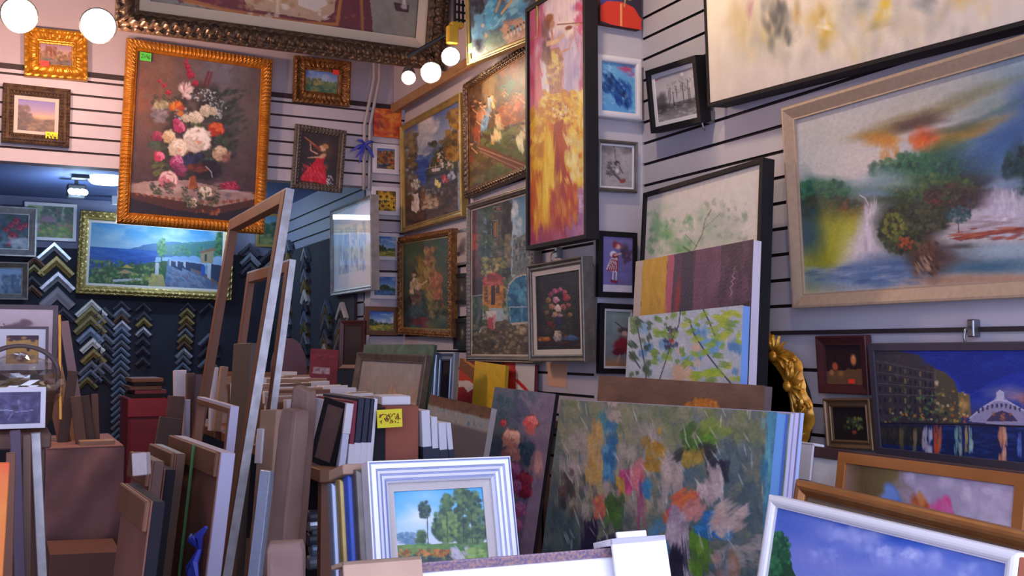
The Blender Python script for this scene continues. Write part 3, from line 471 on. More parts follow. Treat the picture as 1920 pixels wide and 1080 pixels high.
    strokes(c, (1018, 40, 1030, 115), 26, 26, 5, ['8a5048', '704050', 'a06858', '94707c'], 1.55, .2, .8); c.pb(1028, 42, 10, 15, '94543c', .5, .2, 1, .1); c.pb(1035, 46, 6, 11, 'd0987c', .5, .1, 1, 0); c.pb(1030, 32, 10, 8, 'a8623c', .5, 0, .9, .1); pl(c, [(1034, 58), (1036, 75)], 5, 'c89078')
    pl(c, [(1026, 82), (1042, 78), (1056, 66), (1062, 56)], 7, 'e8bc98', 1, 4.5); pl(c, [(1050, 98), (1066, 92), (1074, 70), (1078, 56)], 3.6, 'd8a48c', .9, 3); c.pb(1040, 78, 12, 5, 'f4d4a8', .5, -.4, .9, 0); c.pb(1066, 52, 9, 5, '8a4430', .5, -.2, 1, 0); pl(c, [(1044, 46), (1098, 42)], 1.6, '94503c'); c.pb(1082, 46, 6, 4, 'e0a888', .5)
    pl(c, [(1082, 90), (1074, 40)], 1.1, 'b88478', .8); c.tex(.05, 70, .4)
def p_waterfall(c):
    c.fill('b8b4b4'); P = lambda u, v, rx, ry, k, sf, r=0, o=.8, wb=.2: c.pb(u, v, rx*1.35, ry*1.35, k, sf*.85, r, o, wb)
    for u, v, rx, ry, k, o, r in ((1560, 300, 120, 90, 'b6bcbc', .9, 0), (1620, 300, 90, 70, 'd2c6c2', .9, -.2), (1680, 320, 60, 40, 'd8c4bc', .8, -.2), (1560, 380, 100, 40, 'c8bcc0', .7, 0), (1900, 140, 120, 40, '5a82a8', .9, -.35), (1820, 160, 140, 30, '9aa4a0', .8, -.3), (1700, 210, 160, 26, 'b8b2a8', .8, -.3), (1880, 200, 120, 26, '7a8c84', .8, -.35), (1900, 240, 130, 30, '6a8896', .8, -.4), (1860, 290, 110, 46, '3c6698', .95, -.4), (1800, 340, 120, 50, '466c98', .9, -.4), (1900, 250, 90, 26, '34588c', .8, -.4), (1930, 190, 60, 40, '3a5c94', .9, -.5)): P(u, v, rx, ry, k, 1, r, o, .2)
    for u, v, rx, ry, k, o, r in ((1670, 240, 70, 16, '8a7448', .8, -.25), (1760, 205, 90, 14, '8a7e5c', .8, -.3), (1840, 170, 80, 14, '767c62', .7, -.32), (1730, 225, 50, 14, '5a4440', .85, -.2), (1700, 238, 50, 10, '4e3a3c', .8, -.25), (1640, 252, 46, 9, 'a08048', .8, -.1), (1650, 262, 34, 12, 'c07828', .8, 0), (1668, 266, 16, 12, 'c8842c', .8, 0), (1735, 258, 30, 20, 'd0431e', .9, -.1), (1722, 268, 14, 14, 'd86428', .8, 0), (1790, 255, 50, 16, 'b07a28', .85, -.25), (1760, 275, 34, 14, 'a87430', .8, -.3), (1830, 240, 60, 14, '9a7438', .75, -.35), (1800, 240, 60, 10, '4a5a50', .7, -.2), (1880, 205, 60, 8, '4a6a74', .7, -.4)): P(u, v, rx, ry, k, .95, r, o, .2)
    pdrop = lambda u0, u1, v0, v1, n, cols: strokes(c, (u0, v0, u1, v1), n, 20, 5, cols, 1.57, .2, .35)
    pdrop(1640, 1690, 262, 300, 26, ['c88a40', 'b8782c', 'd8a870']); pdrop(1706, 1760, 258, 300, 24, ['d85a28', 'c8783c', 'e08a4a'])
    G = ['1f5a48', '2f6a4c', '17443c', '3a7450', '265048', '41704a']; D = ['2a3a34', '34443a', '1f302e', '3f4a3a', '4a4a3c']
    P(1545, 352, 60, 20, '2f6a5c', .8, 0, .9, .2); P(1540, 390, 70, 40, '24443f', .8, 0, .95, .15); P(1520, 430, 50, 40, '22405a', .9, 0, .9, .1); P(1580, 395, 50, 24, '3a4038', .9, .3, .8, .1); pc(c, 1540, 360, 52, 24, 160, 5, G, 1.3, 0, 3, .55); pc(c, 1545, 395, 70, 26, 200, 5, D+['2a4a44', '4a3f38'], 1.3, 0, 3, .55); pc(c, 1600, 392, 30, 16, 60, 4, ['6a4436', '5a3a32', '7a5040', '3a3434'], 1.3, 0, 3, .6)
    P(1720, 320, 90, 36, '2a6048', .7, -.3, .95, .25); P(1790, 330, 60, 46, '2c4a58', .9, -.3, .8, .2); P(1720, 365, 110, 36, '34463a', .7, -.1, .95, .2); P(1800, 360, 70, 34, '33303c', .8, 0, .95, .2); pc(c, 1715, 318, 85, 30, 260, 5, G+['2a6a54', '4a8058'], 1.3, 0, 3, .5); pc(c, 1740, 352, 90, 26, 300, 5, ['3f5f3c', '54703f', '2f4a34', '4a6040', '6a7a48', '34503c'], 1.2, 0, 3, .55); pc(c, 1800, 370, 70, 26, 220, 5, ['3a2c34', '4a3438', '2c2830', '54403c', '3a3a38'], 1.3, 0, 3, .55); pc(c, 1760, 385, 26, 12, 50, 3.5, ['8a3830', '6a3430', 'a0483a', '54343a'], 1.2, 0, 3, .7)
    P(1915, 320, 34, 50, '1c3844', .8, .2, .95, .2); pc(c, 1912, 320, 30, 44, 150, 5, ['1a343c', '264a4c', '14282f', '2f4a4a'], 1.3, 0, 3, .6); P(1650, 340, 60, 20, '9aaebc', .9, -.1, .7); P(1640, 362, 34, 8, '6f8ea4', .9, 0, .8)
    # yellow slope and the first fall
    for u, v, rx, ry, k, o, r in ((1545, 470, 60, 60, 'a4a028', .95, -.7), (1525, 500, 60, 40, '8f9430', .9, -.5), (1590, 430, 40, 26, 'b4ac30', .9, -.7), (1560, 440, 40, 30, 'a0a030', .8, -.7), (1515, 445, 30, 40, '3a5a68', .9, 0), (1512, 520, 40, 20, '7a9068', .8, -.2), (1600, 480, 30, 50, 'c8c48c', .8, .2), (1626, 440, 20, 50, 'cfc4cc', .9, .1), (1615, 470, 24, 40, 'd4c8d0', .9, .2), (1636, 410, 12, 30, 'c8bcc4', .8, 0), (1612, 500, 40, 24, 'a8acc0', .9, -.2)): P(u, v, rx, ry, k, .95, r, o, .12)
    strokes(c, (1622, 384, 1642, 470), 34, 26, 3, ['dcd0d8', 'e6dee4', 'b8a8b0', 'c8bcc8'], 1.6, .15, .5); pl(c, [(1628, 384), (1622, 372), (1612, 366)], 1.5, 'd8d0d8', .8)
    # lower water
    for u, v, rx, ry, k, o, r in ((1580, 520, 90, 24, '7088a8', .95, -.1), (1680, 500, 80, 30, '46628c', .95, -.1), (1640, 515, 60, 20, '5a78a0', .9, 0), (1850, 490, 120, 26, '6f8694', .9, -.06), (1780, 480, 80, 26, '5a5a64', .8, 0), (1880, 470, 90, 16, '9ab0bc', .9, -.05), (1850, 502, 110, 14, '3f667e', .9, -.05), (1800, 525, 120, 12, 'a88268', .9, -.05), (1900, 525, 60, 10, 'b08a70', .9, -.05)): P(u, v, rx, ry, k, .95, r, o, .15)
    strokes(c, (1520, 500, 1720, 535), 60, 40, 4, ['8498b4', '54729c', '9aa8bc', '3f5c86'], -.08, .2, .4)
    # wooded point
    P(1690, 430, 46, 46, '2a322c', .6, .3, .97, .15); P(1735, 415, 50, 30, '2c3230', .6, -.2, .95, .15); P(1740, 480, 44, 40, '46302c', .8, .4, .9, .15); pc(c, 1690, 432, 42, 44, 280, 5, ['22302a', '34442f', '1a2624', '4a5a34', '3a3c2c'], 1.2, 0, 3, .65); pc(c, 1680, 425, 26, 26, 60, 4, ['7a7c34', '8a8440', '5f6c34', '6a7030'], 1.1, 0, 3, .75); pc(c, 1740, 410, 44, 24, 160, 5, ['26302e', '3a4438', '1f2826', '4a5038', '5a5840'], 1.2, 0, 3, .6); pc(c, 1696, 455, 16, 12, 30, 3.4, ['a0452c', '7a3428', 'b8603a'], 1.2, 0, 3, .75); strokes(c, (1710, 455, 1765, 515), 60, 16, 5, ['54382f', '3a2826', '6a4a3c', '7a5a48'], .9, .9, .7); strokes(c, (1720, 480, 1745, 510), 12, 22, 3, ['b89a80', 'a88a74'], 1, .3, .6)
    # second fall and the shore
    P(1880, 395, 46, 50, 'b8aebe', .9, .2, .95, .15); P(1870, 410, 40, 40, 'c6bcca', .9, 0, .9, .1); P(1850, 430, 60, 14, 'b0a4ac', .9, -.1, .9); P(1890, 345, 40, 10, '7a94b0', .9, -.1, .8); strokes(c, (1860, 360, 1905, 425), 50, 24, 4, ['d4ccd8', 'a89cb0', 'c0b4c4', 'e0d8e2'], 1.57, .2, .45); strokes(c, (1780, 405, 1900, 440), 40, 40, 3, ['a89494', 'c0b0b0', '8a7474'], -.1, .15, .5)
    pp(c, [(1780, 448), (1830, 436), (1920, 425), (1920, 434), (1850, 442), (1800, 452)], '8f4034', .85, .006); strokes(c, (1780, 428, 1920, 450), 30, 30, 3, ['a84a38', '7a3430', 'b86a50'], -.1, .1, .7); P(1800, 462, 30, 5, '3a3430', .9, -.05, .7); pl(c, [(1795, 408), (1797, 436)], 1.3, '2f2a2c'); pc(c, 1796, 402, 24, 14, 70, 3.6, ['34545a', '2a444c', '4a6a6a', '24383f'], 1.3, 0, 3, .7)
    c.tex(.05, 60)
def p_greentree(c):
    c.fill('cfccc0'); c.mix(.5*c.n(2), 'd4cabc'); c.mix(.5*np.clip(1.2-c.Y*2, 0, 1), 'd6d0d0')
    for u, v, rx, ry, k, o in ((1235, 425, 22, 22, '6aa470', .75), (1250, 440, 24, 18, '5a9a5c', .8), (1225, 450, 16, 14, '8ab488', .7), (1270, 460, 22, 14, '4f9454', .85), (1300, 455, 30, 18, '86a888', .6), (1330, 430, 26, 34, '7aa07c', .6), (1350, 410, 30, 26, '9aa89c', .6), (1375, 420, 26, 26, 'a0a4a0', .55), (1360, 445, 30, 20, '84a084', .6), (1315, 400, 16, 26, '88b08a', .6), (1245, 390, 20, 16, '9ac09a', .5), (1390, 450, 20, 16, 'b0b4a4', .5), (1280, 470, 40, 10, '5f9a60', .7)): c.pb(u, v, rx, ry, k, 1, 0, o, .3)
    strokes(c, (1215, 400, 1300, 475), 60, 14, 6, ['4a9452', '6aac70', '2f7a40', '94bc94'], 1.2, 2.4, .35); strokes(c, (1310, 375, 1400, 470), 60, 14, 5, ['5f8a64', '8a988c', '486c50', 'a8b4a8'], 1.2, 2, .3)
    pl(c, [(1300, 470), (1316, 440), (1322, 412), (1334, 392)], 1.6, '4a5a44', .8); pl(c, [(1318, 430), (1348, 402)], 1.1, '5a6a58', .7); pl(c, [(1306, 462), (1285, 440)], 1.3, '4a6a4c', .7); pl(c, [(1300, 476), (1280, 462)], 2.4, '3a6a40', .7); c.tex(.03, 50)
def p_stripes(c):
    c.fill('6a4558')
    X = lambda u, v=530: c.m(u, v)[0]
    for u0, u1, k in ((1170, 1204, 'b8a89e'), (1204, 1250, 'c2952c'), (1250, 1262, 'b0566c'), (1262, 1276, '4a3450'), (1276, 1302, '332a44'), (1302, 1350, '6c4560'), (1350, 1420, '3f2740')): c.poly([(X(u0), -.1), (X(u1), -.1), (X(u1)-.03, 2), (X(u0)-.03, 2)], k, 1, .012)
    c.pb(1270, 560, 8, 60, '9a2c30', .8, 0, .9, .1); strokes(c, (1206, 470, 1248, 585), 60, 30, 4, ['d0a438', 'b08424', 'c89a30'], 1.57, .1, .5); strokes(c, (1304, 465, 1405, 585), 90, 40, 6, ['7c5070', '583850', '44293f', '6a4258'], 1.57, .1, .4); pp(c, [(1350, 588), (1370, 572), (1404, 566), (1404, 600), (1345, 600)], '2a1c28', .9, .02)
    pl(c, [(1376, 512), (1372, 518), (1377, 522), (1371, 528), (1374, 532), (1369, 540), (1372, 548), (1368, 556)], 1.1, 'b89aa4', .9); pl(c, [(1378, 500), (1374, 508), (1380, 508)], .9, 'b89aa4', .8)
def p_branches(c):
    c.fill('b4bcc6'); strokes(c, (1174, 580, 1392, 722), 170, 26, 12, ['c4ccd2', 'a8b6c6', 'bcc8d4', 'ccd0d2', 'b0b8c0'], 1.3, 1.2, .6); strokes(c, (1200, 600, 1380, 700), 16, 24, 12, ['4f90c8', '6aa4d4', '3f80bc'], 1.5, .6, .7); strokes(c, (1265, 650, 1310, 715), 12, 26, 14, ['dcb494', 'd0a888', 'e4c0a0'], .3, 1.5, .7); strokes(c, (1320, 640, 1350, 660), 4, 20, 14, ['5aa0d8'], 1.5, .3, .8)
    for P_ in ([(1276, 580), (1272, 610), (1258, 640), (1250, 670), (1236, 712)], [(1192, 600), (1200, 640), (1208, 680), (1212, 718)], [(1376, 726), (1345, 690), (1322, 660), (1300, 625), (1292, 600)], [(1318, 580), (1330, 605), (1340, 630)], [(1180, 660), (1200, 690)]): pl(c, P_, 2.4, '2c2c3c', .9)
    strokes(c, (1244, 615, 1268, 655), 12, 12, 5, ['2a3468', '243056', 'a83028', '1f1f30'], 1.2, 1, .9); strokes(c, (1180, 590, 1220, 715), 26, 16, 6, ['3a5440', '2c4434', '4f6a40', '5a7a3a'], 1.1, 1.2, .85); strokes(c, (1225, 580, 1285, 680), 26, 15, 6, ['5a8a34', '6f9a2c', '486c34', '84a838'], 1.1, 2, .85); strokes(c, (1285, 590, 1385, 715), 44, 22, 6, ['8ab02c', 'a4bc34', '6a9434', 'b8c040', '96b444'], -.2, 1.4, .85); strokes(c, (1340, 585, 1388, 600), 8, 22, 6, ['a8b838', 'c0c848'], .1, .5, .9); strokes(c, (1295, 690, 1345, 714), 10, 26, 6, ['94b830', 'b4c83c'], -.1, .5, .9); c.tex(.08, 70)
def p_venice(c):
    c.grad((0, '1a2684'), (.25, '2438a0'), (.5, '34489c'), (.62, '40406a')); strokes(c, (1700, 655, 1920, 750), 60, 40, 10, ['2034a0', '2c44b0', '18288a', '3850b4'], -.1, .4, .4); c.pb(1890, 735, 60, 16, '8a80a8', .95, 0, .8); c.pb(1900, 745, 30, 12, 'b88a94', .95, 0, .7)
    pp(c, [(1630, 650), (1672, 656), (1720, 665), (1752, 690), (1762, 795), (1640, 795)], '3f3a40', 1, .004); pp(c, [(1750, 690), (1772, 698), (1790, 716), (1800, 745), (1800, 795), (1755, 795)], '544e40', 1, .004); pp(c, [(1796, 735), (1818, 740), (1820, 780), (1798, 782)], '7a6a48')
    strokes(c, (1640, 665, 1755, 790), 90, 10, 4, ['4a4448', '352f38', '54503f', '3a4038', '5a5048'], 1.57, .2, .6)
    for r in range(5):
        for k in range(12):
            u = 1648+9.4*k; v = 682+21*r+(.55-.16*r)*(u-1648)*.35; col = ['24202a', '6a5c4a', '241f2c', '2c2833', '8a7448', '30293a'][(k*5+r*3) % 6]; pp(c, [(u, v), (u+3.6, v+.8), (u+3.6, v+10), (u, v+9.5)], col, .85)
    for r in range(4): pl(c, [(1640, 676+21*r), (1755, 700+14*r)], .9, '6a6468', .55)
    strokes(c, (1700, 740, 1760, 790), 26, 8, 4, ['5a8a50', '44704a', '7a9a58'], 1.57, .4, .6); strokes(c, (1755, 730, 1812, 790), 40, 7, 3, ['d8a850', 'b87a38', '8a8a50', 'f0d890'], 1, 2, .7); c.pb(1756, 718, 5, 7, 'f0d8a0', .7); c.pb(1808, 760, 10, 14, 'd8a860', .9, 0, .8); strokes(c, (1650, 772, 1815, 796), 50, 7, 3, ['c8903c', '2a2430', 'd05a34', '5a7a48', '3a3040', 'e8c890'], 0, 3, .8)
    pp(c, [(1815, 790), (1840, 764), (1862, 752), (1868, 742), (1880, 742), (1890, 752), (1920, 768), (1920, 802)], '9a94b4', 1); pp(c, [(1848, 790), (1862, 775), (1878, 770), (1896, 776), (1908, 790)], '4a4060'); strokes(c, (1860, 775, 1895, 788), 8, 8, 4, ['c07a50', '8a5060'], 0, 1, .7); pl(c, [(1818, 784), (1842, 764), (1866, 750), (1888, 752), (1920, 770)], 1.8, 'c8c4dc', .95); pp(c, [(1868, 736), (1874, 730), (1882, 736), (1882, 752), (1868, 752)], 'c0bcd4')
    for k in range(10): u = 1832+8.6*k; v = 775-18*math.sin(max(0, min(1, (u-1815)/118))*math.pi); pp(c, [(u, v), (u+4, v-1), (u+4, v+7), (u, v+8)], '3c3a5c', .9)
    c.pb(1915, 748, 10, 16, 'c07a74', .8, 0, .8)
    pp(c, [(1630, 640), (1925, 640), (1925, 690), (1860, 716), (1822, 738), (1802, 734), (1796, 716), (1778, 698), (1756, 688), (1722, 664), (1690, 657), (1630, 648)], '20348c', .95); strokes(c, (1735, 650, 1920, 685), 40, 30, 6, ['2036a0', '2a44ac', '1a2c8c'], -.1, .3, .4)
    pp(c, [(1640, 796), (1920, 800), (1930, 900), (1640, 850)], '1c2a5c'); strokes(c, (1700, 800, 1920, 870), 90, 26, 3, ['24408c', '16224c', '305098', '2a3a78'], .05, .15, .5); pp(c, [(1640, 797), (1730, 798), (1730, 836), (1644, 832)], '2c2a2c', .9); strokes(c, (1645, 800, 1730, 834), 40, 14, 3, ['4a4034', '3a3a34', '5a4a38'], 1.57, .2, .5)
    for u, w, k, v1 in ((1735, 4, 'b8b0bc', 846), (1744, 3, 'ccc8d4', 848), (1755, 3.5, 'd8542c', 848), (1761, 2.5, 'c86a4a', 846), (1793, 3, '80b0a8', 852), (1800, 2, '9ab4a8', 850), (1811, 2, 'b09a60', 850), (1820, 3, '9ac0b4', 852), (1878, 5, 'd08a68', 868), (1884, 3, 'e0a890', 868), (1910, 3, '5a74c0', 860), (1715, 3, '8a7a58', 840), (1690, 3, '6a5c40', 838)):
        strokes(c, (u-w*.6, 805, u+w*.6, v1), 9, 26, w, [k], 1.55, .06, .75, 2)
    pl(c, [(1640, 794), (1815, 796), (1925, 800)], 2.2, '1c1a28', .9); c.tex(.06, 60)
def p_meadow(c):
    c.fill('6a7468'); B = (1010, 738, 1455, 1090)
    strokes(c, B, 520, 34, 12, ['5f6c5c', '737c66', '7d8274', '566560', '69787a', '868572', '5a6a6a'], 1.4, .9, .6); strokes(c, (1060, 738, 1440, 840), 200, 30, 11, ['75804f', '66744a', '80865e', '8a8a68', '5f6f50', '94906e'], 1.3, 1.2, .6); strokes(c, (1240, 840, 1440, 1090), 170, 34, 12, ['4f6672', '5a7078', '48606a', '6a7c80', '3f5560'], 1.3, 1.4, .6)
    strokes(c, (1030, 880, 1200, 1060), 160, 40, 8, ['3f4a4c', '56605c', '6a6a62', '4a5560', '7a7a6a', '36404a'], 1.5, .5, .6); strokes(c, (1050, 800, 1250, 960), 190, 36, 8, ['a89a8e', 'b4a49a', '9a9084', 'bcaca4', '8f8a74', 'a0986a'], 1.4, .6, .65)
    strokes(c, (1130, 790, 1152, 890), 26, 30, 10, ['2f74a0', '3f84b0', '24628c', '5a98b8'], 1.5, .5, .8); strokes(c, (1120, 770, 1135, 800), 8, 20, 8, ['3f7a84', '4a8a90'], 1.4, .6, .7); strokes(c, (1100, 800, 1125, 900), 26, 40, 8, ['b8944c', 'a8844a', 'c8a060', 'b89a78'], 1.5, .3, .8); strokes(c, (1140, 755, 1160, 790), 8, 20, 10, ['a8988a', 'b8a49a'], 1, .8, .8)
    strokes(c, (1210, 830, 1240, 880), 20, 22, 9, ['a87c28', 'b88c30', '96702c'], 1.5, .5, .85); c.pb(1236, 808, 5, 9, 'c89430', .6); strokes(c, (1245, 860, 1275, 920), 20, 30, 9, ['b8a498', 'c8b4a8', 'a89890'], 1.4, .4, .8)
    strokes(c, (1280, 800, 1345, 850), 34, 22, 10, ['5a8a28', '486f28', '72a038', '3f6028'], 2.4, .9, .85); strokes(c, (1270, 840, 1335, 862), 22, 26, 10, ['2a3034', '34383a', '242834'], 2.6, .5, .8); strokes(c, (1280, 848, 1315, 875), 12, 22, 10, ['a0843a', 'b4963c', '8a7a38'], 1.5, .8, .8); strokes(c, (1310, 790, 1360, 815), 14, 24, 9, ['6f8a3c', '84943f'], 2.5, .6, .7)
    strokes(c, (1330, 866, 1362, 900), 26, 22, 11, ['24283c', '2c3440', '34482f', '2a2f44'], 1.3, 1, .85); strokes(c, (1316, 880, 1346, 935), 14, 34, 12, ['c0aaa6', 'ccb8b2', 'b09c9c'], 1.25, .4, .9); strokes(c, (1350, 900, 1356, 960), 6, 60, 2, ['c8c4bc', 'b0b0ac'], 1.5, .2, .8)
    strokes(c, (1166, 885, 1182, 925), 16, 26, 10, ['c44a7c', 'd85a88', 'b03c70'], 1.5, .4, .9); strokes(c, (1158, 890, 1166, 920), 5, 24, 6, ['b8983c'], 1.5, .2, .85); strokes(c, (1186, 875, 1202, 915), 10, 30, 8, ['cc6a74', 'd87c80', 'c0586a'], 1.4, .3, .85); strokes(c, (1204, 905, 1216, 930), 8, 24, 8, ['3a84b0', '2f74a4'], 1.5, .3, .85); strokes(c, (1195, 920, 1210, 1000), 8, 60, 3, ['8a3a6a', 'a05a78'], 1.45, .2, .7)
    strokes(c, (1118, 930, 1134, 965), 14, 22, 9, ['c07058', 'b85a50', 'c88a40'], 1.4, .8, .8); strokes(c, (1140, 935, 1162, 985), 20, 26, 10, ['3f6a2c', '54803a', '34542a'], 1.5, .5, .8)
    for k in range(5): stroke(c, 1254+10*k, 965-9*k, 40, 14, -.7, ['c0603c', 'c04a88', 'd06a50', 'c8568c', 'd07a44'][k], .9)
    strokes(c, (1262, 928, 1308, 955), 10, 34, 9, ['c85a44', 'd4743c', 'c0488a'], -.6, .2, .85); strokes(c, (1285, 940, 1315, 975), 14, 26, 12, ['c08078', 'cc8c86', 'b87070'], -.9, .6, .9); strokes(c, (1256, 960, 1284, 1040), 18, 50, 14, ['a898a8', 'b4a4b0', '9c8c9c', 'bcaeb6'], 1.75, .25, .9)
    strokes(c, (1254, 1035, 1290, 1090), 22, 40, 10, ['1f2438', '2a2c44', '181c30'], 1.5, .4, .9); strokes(c, (1282, 990, 1294, 1090), 10, 70, 4, ['c8c0cc', '9a94a4', '2a2c40'], 1.5, .15, .85); strokes(c, (1300, 1000, 1324, 1080), 22, 36, 12, ['54842c', '466f2c', '72a03c', '5f9034'], 1.5, .4, .9); strokes(c, (1312, 970, 1350, 1000), 20, 34, 12, ['2f78b4', '3a88c4', '2468a4'], .5, .5, .9); strokes(c, (1345, 985, 1368, 1008), 12, 22, 8, ['bca8a0', '5a94c0', 'c8b4aa'], 1, 1.4, .8)
    strokes(c, (1340, 945, 1400, 985), 18, 34, 10, ['c0a69c', 'b89c94', 'ccb4a8'], -.6, .3, .8); strokes(c, (1350, 1010, 1430, 1060), 34, 26, 10, ['a8a098', 'b8aca4', '94948f', '8a98a0'], .1, 1.2, .7); strokes(c, (1330, 1040, 1380, 1090), 20, 26, 10, ['b09a94', 'a87c60', '8a8a90', '4a6a78'], 1.3, 1, .7); strokes(c, (1225, 985, 1248, 1040), 18, 26, 10, ['3f80a4', '4a8cb0', '5a7a94'], 1.5, .5, .75)
    strokes(c, (1090, 985, 1112, 1035), 20, 36, 10, ['1f1c3c', '2a2448', '3a2444'], 1.6, .4, .9); strokes(c, (1130, 1005, 1165, 1040), 18, 26, 11, ['2a2c4c', '343a5a', '44284c'], 1.3, .8, .85); strokes(c, (1015, 960, 1090, 1050), 60, 40, 8, ['3a5058', '4a5f60', '34444c', '5a6a64'], 1.5, .4, .6); strokes(c, (1050, 880, 1075, 960), 20, 30, 7, ['2f3438', '4a3c3c', '6a4a48'], 1.5, .5, .7)
    strokes(c, (1060, 760, 1450, 1080), 90, 30, 1.5, ['c8ccc4', 'd4d4cc', 'b8bcb8'], 1.3, .8, .6, 1); pp(c, [(1441, 700), (1470, 700), (1440, 1400), (1412, 1400)], '4688a4', .9, .004); strokes(c, (1430, 790, 1448, 1080), 30, 40, 6, ['58a0b4', '3a7898', '6ab0b8'], 1.63, .1, .6); c.tex(.1, 90, .5, 1.3)
def p_sky(c):
    c.grad((0, '4262b8'), (.25, '6276c4'), (.6, '8a94d0'), (1, '9aa2d8'), wob=.1)
    for u, v, rx, ry, k, o in ((1520, 975, 70, 40, '6a7cc8', .8), (1500, 1040, 90, 50, '7c86cc', .8), (1600, 1010, 80, 40, '8f98d4', .8), (1560, 990, 50, 20, '8e9ad6', .7), (1640, 1000, 40, 22, '9aa4da', .8), (1690, 1060, 100, 40, '8e98d2', .8), (1740, 1040, 70, 30, '9ca6dc', .7), (1850, 1060, 80, 30, '7c8ccc', .7), (1800, 1080, 100, 30, '8894d0', .8), (1580, 1065, 120, 40, '8690ce', .8), (1780, 1020, 60, 26, '7888cc', .7)): c.pb(u, v, rx, ry, k, 1, .2, o, .3)
    for u, v, rx, ry, k, o in ((1583, 985, 26, 14, '3c5cb8', .9), (1575, 978, 40, 10, '4060bc', .8), (1680, 1012, 46, 16, '2f58bc', .9), (1720, 1020, 40, 16, '3660c0', .85), (1640, 990, 40, 8, '4264c0', .7), (1780, 1040, 50, 12, '4a68c0', .7), (1500, 955, 50, 12, '4a68be', .8), (1860, 1035, 40, 12, '3c5cb4', .8)): c.pb(u, v, rx, ry, k, 1, .25, o, .3)
    for u, v, n in ((1600, 1000, 26), (1655, 1042, 34), (1705, 1045, 34), (1560, 1000, 20), (1745, 1050, 24), (1620, 1020, 24), (1820, 1070, 20), (1545, 1040, 20)): pc(c, u, v, 26, 14, n, 8, ['a4aee0', '98a2da', 'b4bce8', '8e98d4'], 1.4, 0, 3, .3, 1)
    pc(c, 1658, 1036, 14, 10, 20, 5, ['c0c8ee', 'b4bce8'], 1.2, 0, 3, .45, 1); pc(c, 1702, 1038, 14, 9, 22, 5, ['c4ccf0', 'b4bce8'], 1.2, 0, 3, .45, 1)
    pp(c, [(1440, 990), (1458, 1000), (1472, 1030), (1484, 1060), (1492, 1100), (1490, 1500), (1400, 1500), (1420, 1000)], '14442a', 1, .03); pc(c, 1455, 1040, 26, 46, 240, 5, ['1a5230', '246a3c', '103a24', '34804a', '1f5c38'], 1.2, 0, 3, .7)
def p_trees(c):
    c.grad((0, '4aa8d8'), (.25, '84c4e0'), (.5, 'c8dce0'), (.62, 'd4dcd8'), (.8, '84acc0')); c.pb(790, 970, 50, 30, 'f0f0e6', 1, 0, .95, .2); c.pb(800, 930, 60, 26, 'a8d4e4', 1, 0, .7); c.pb(900, 920, 40, 20, '48a8d8', 1, 0, .8)
    strokes(c, (748, 1000, 800, 1022), 40, 14, 5, ['5a86a0', '7a9cb0', '46708c', '688898'], 0, 1, .7); pp(c, [(740, 1022), (920, 1016), (930, 1060), (740, 1060)], '6c8a46')
    G = ['34503a', '4a6a40', '27403a', '5a7848', '3f5c44', '6f8c50']
    pl(c, [(801, 960), (803, 1020)], 1.2, '3a3830'); pc(c, 796, 955, 10, 16, 60, 3.4, ['34504a', '4a6a50', '2a4440'], 1.2, 0, 3, .8)
    for u, v, ru, rv, n in ((838, 945, 12, 20, 70), (832, 985, 22, 30, 150), (866, 930, 16, 18, 90), (868, 965, 16, 22, 100), (890, 945, 12, 22, 80), (900, 985, 14, 30, 100), (850, 1000, 34, 18, 140), (790, 1008, 9, 12, 40), (880, 1005, 30, 16, 110)): pc(c, u, v, ru, rv, n, 4.4, G, 1.3, 0, 3, .7)
    pc(c, 846, 985, 16, 26, 60, 3.6, ['7a9a50', '8aa858', '68884a'], 1.2, 0, 3, .6)
    for u, v in ((868, 950), (884, 955), (838, 965)): pl(c, [(u, v), (u+2, 1018)], 1.1, '3a342c', .8)
    strokes(c, (750, 1022, 905, 1030), 40, 16, 4, ['5a8a48', '7aa054', '4a7844'], 0, .4, .8); strokes(c, (748, 1030, 850, 1042), 80, 7, 4, ['c07a34', 'a8642a', 'd08c44', '8a5228'], 1.57, .5, .85); strokes(c, (748, 1042, 850, 1060), 40, 12, 6, ['2c3a48', '3a4a48', '44404a'], 0, .6, .8); strokes(c, (848, 1028, 880, 1050), 18, 16, 5, ['b4acb0', 'c4bcc0', 'a09898'], .8, .5, .85); strokes(c, (878, 1030, 925, 1050), 30, 14, 4, ['84a854', '6a9048', '9ab860'], -.3, .5, .8); strokes(c, (748, 1050, 930, 1110), 60, 16, 6, ['4a6040', '5a7048', '3f5040'], 0, .6, .7)
def p_whitepanel(c): c.fill('f4f2f2')
def p_horizon(c): c.grad((0, '6a4a34'), (.36, '7a5a42'), (.42, '9aa0a0'), (.78, 'a4a4a2'), (.86, '8e8a86'), (.9, '6f6a70'), (3, '6a666c'), wob=.04); c.dabs((0, 0, 1, .4), 70, .06, ['5a3e2c', '845f44', '70503a'], 2.5, 0, .6, .6); c.dabs((0, .45, 1, .82), 34, .08, ['4f84a0', 'b0a8a4', '6a98ac', 'b8b4b0'], 1.3, 0, 1, .8)
def p_brown(c):
    c.fill('7a5a48'); c.tex(.2, 5); strokes(c, (1110, 700, 1440, 900), 140, 50, 14, ['866450', '6c4e3e', '7c5e4e', '74544a'], 0, .6, .35); pc(c, 1316, 762, 30, 13, 90, 4, ['d07a24', 'b8642a', 'e89a3c', 'c88838'], 1.2, 0, 3, .85); pc(c, 1316, 790, 40, 20, 60, 5, ['8a6a30', '6c5a34', 'a87434'], 1.2, 0, 3, .7)
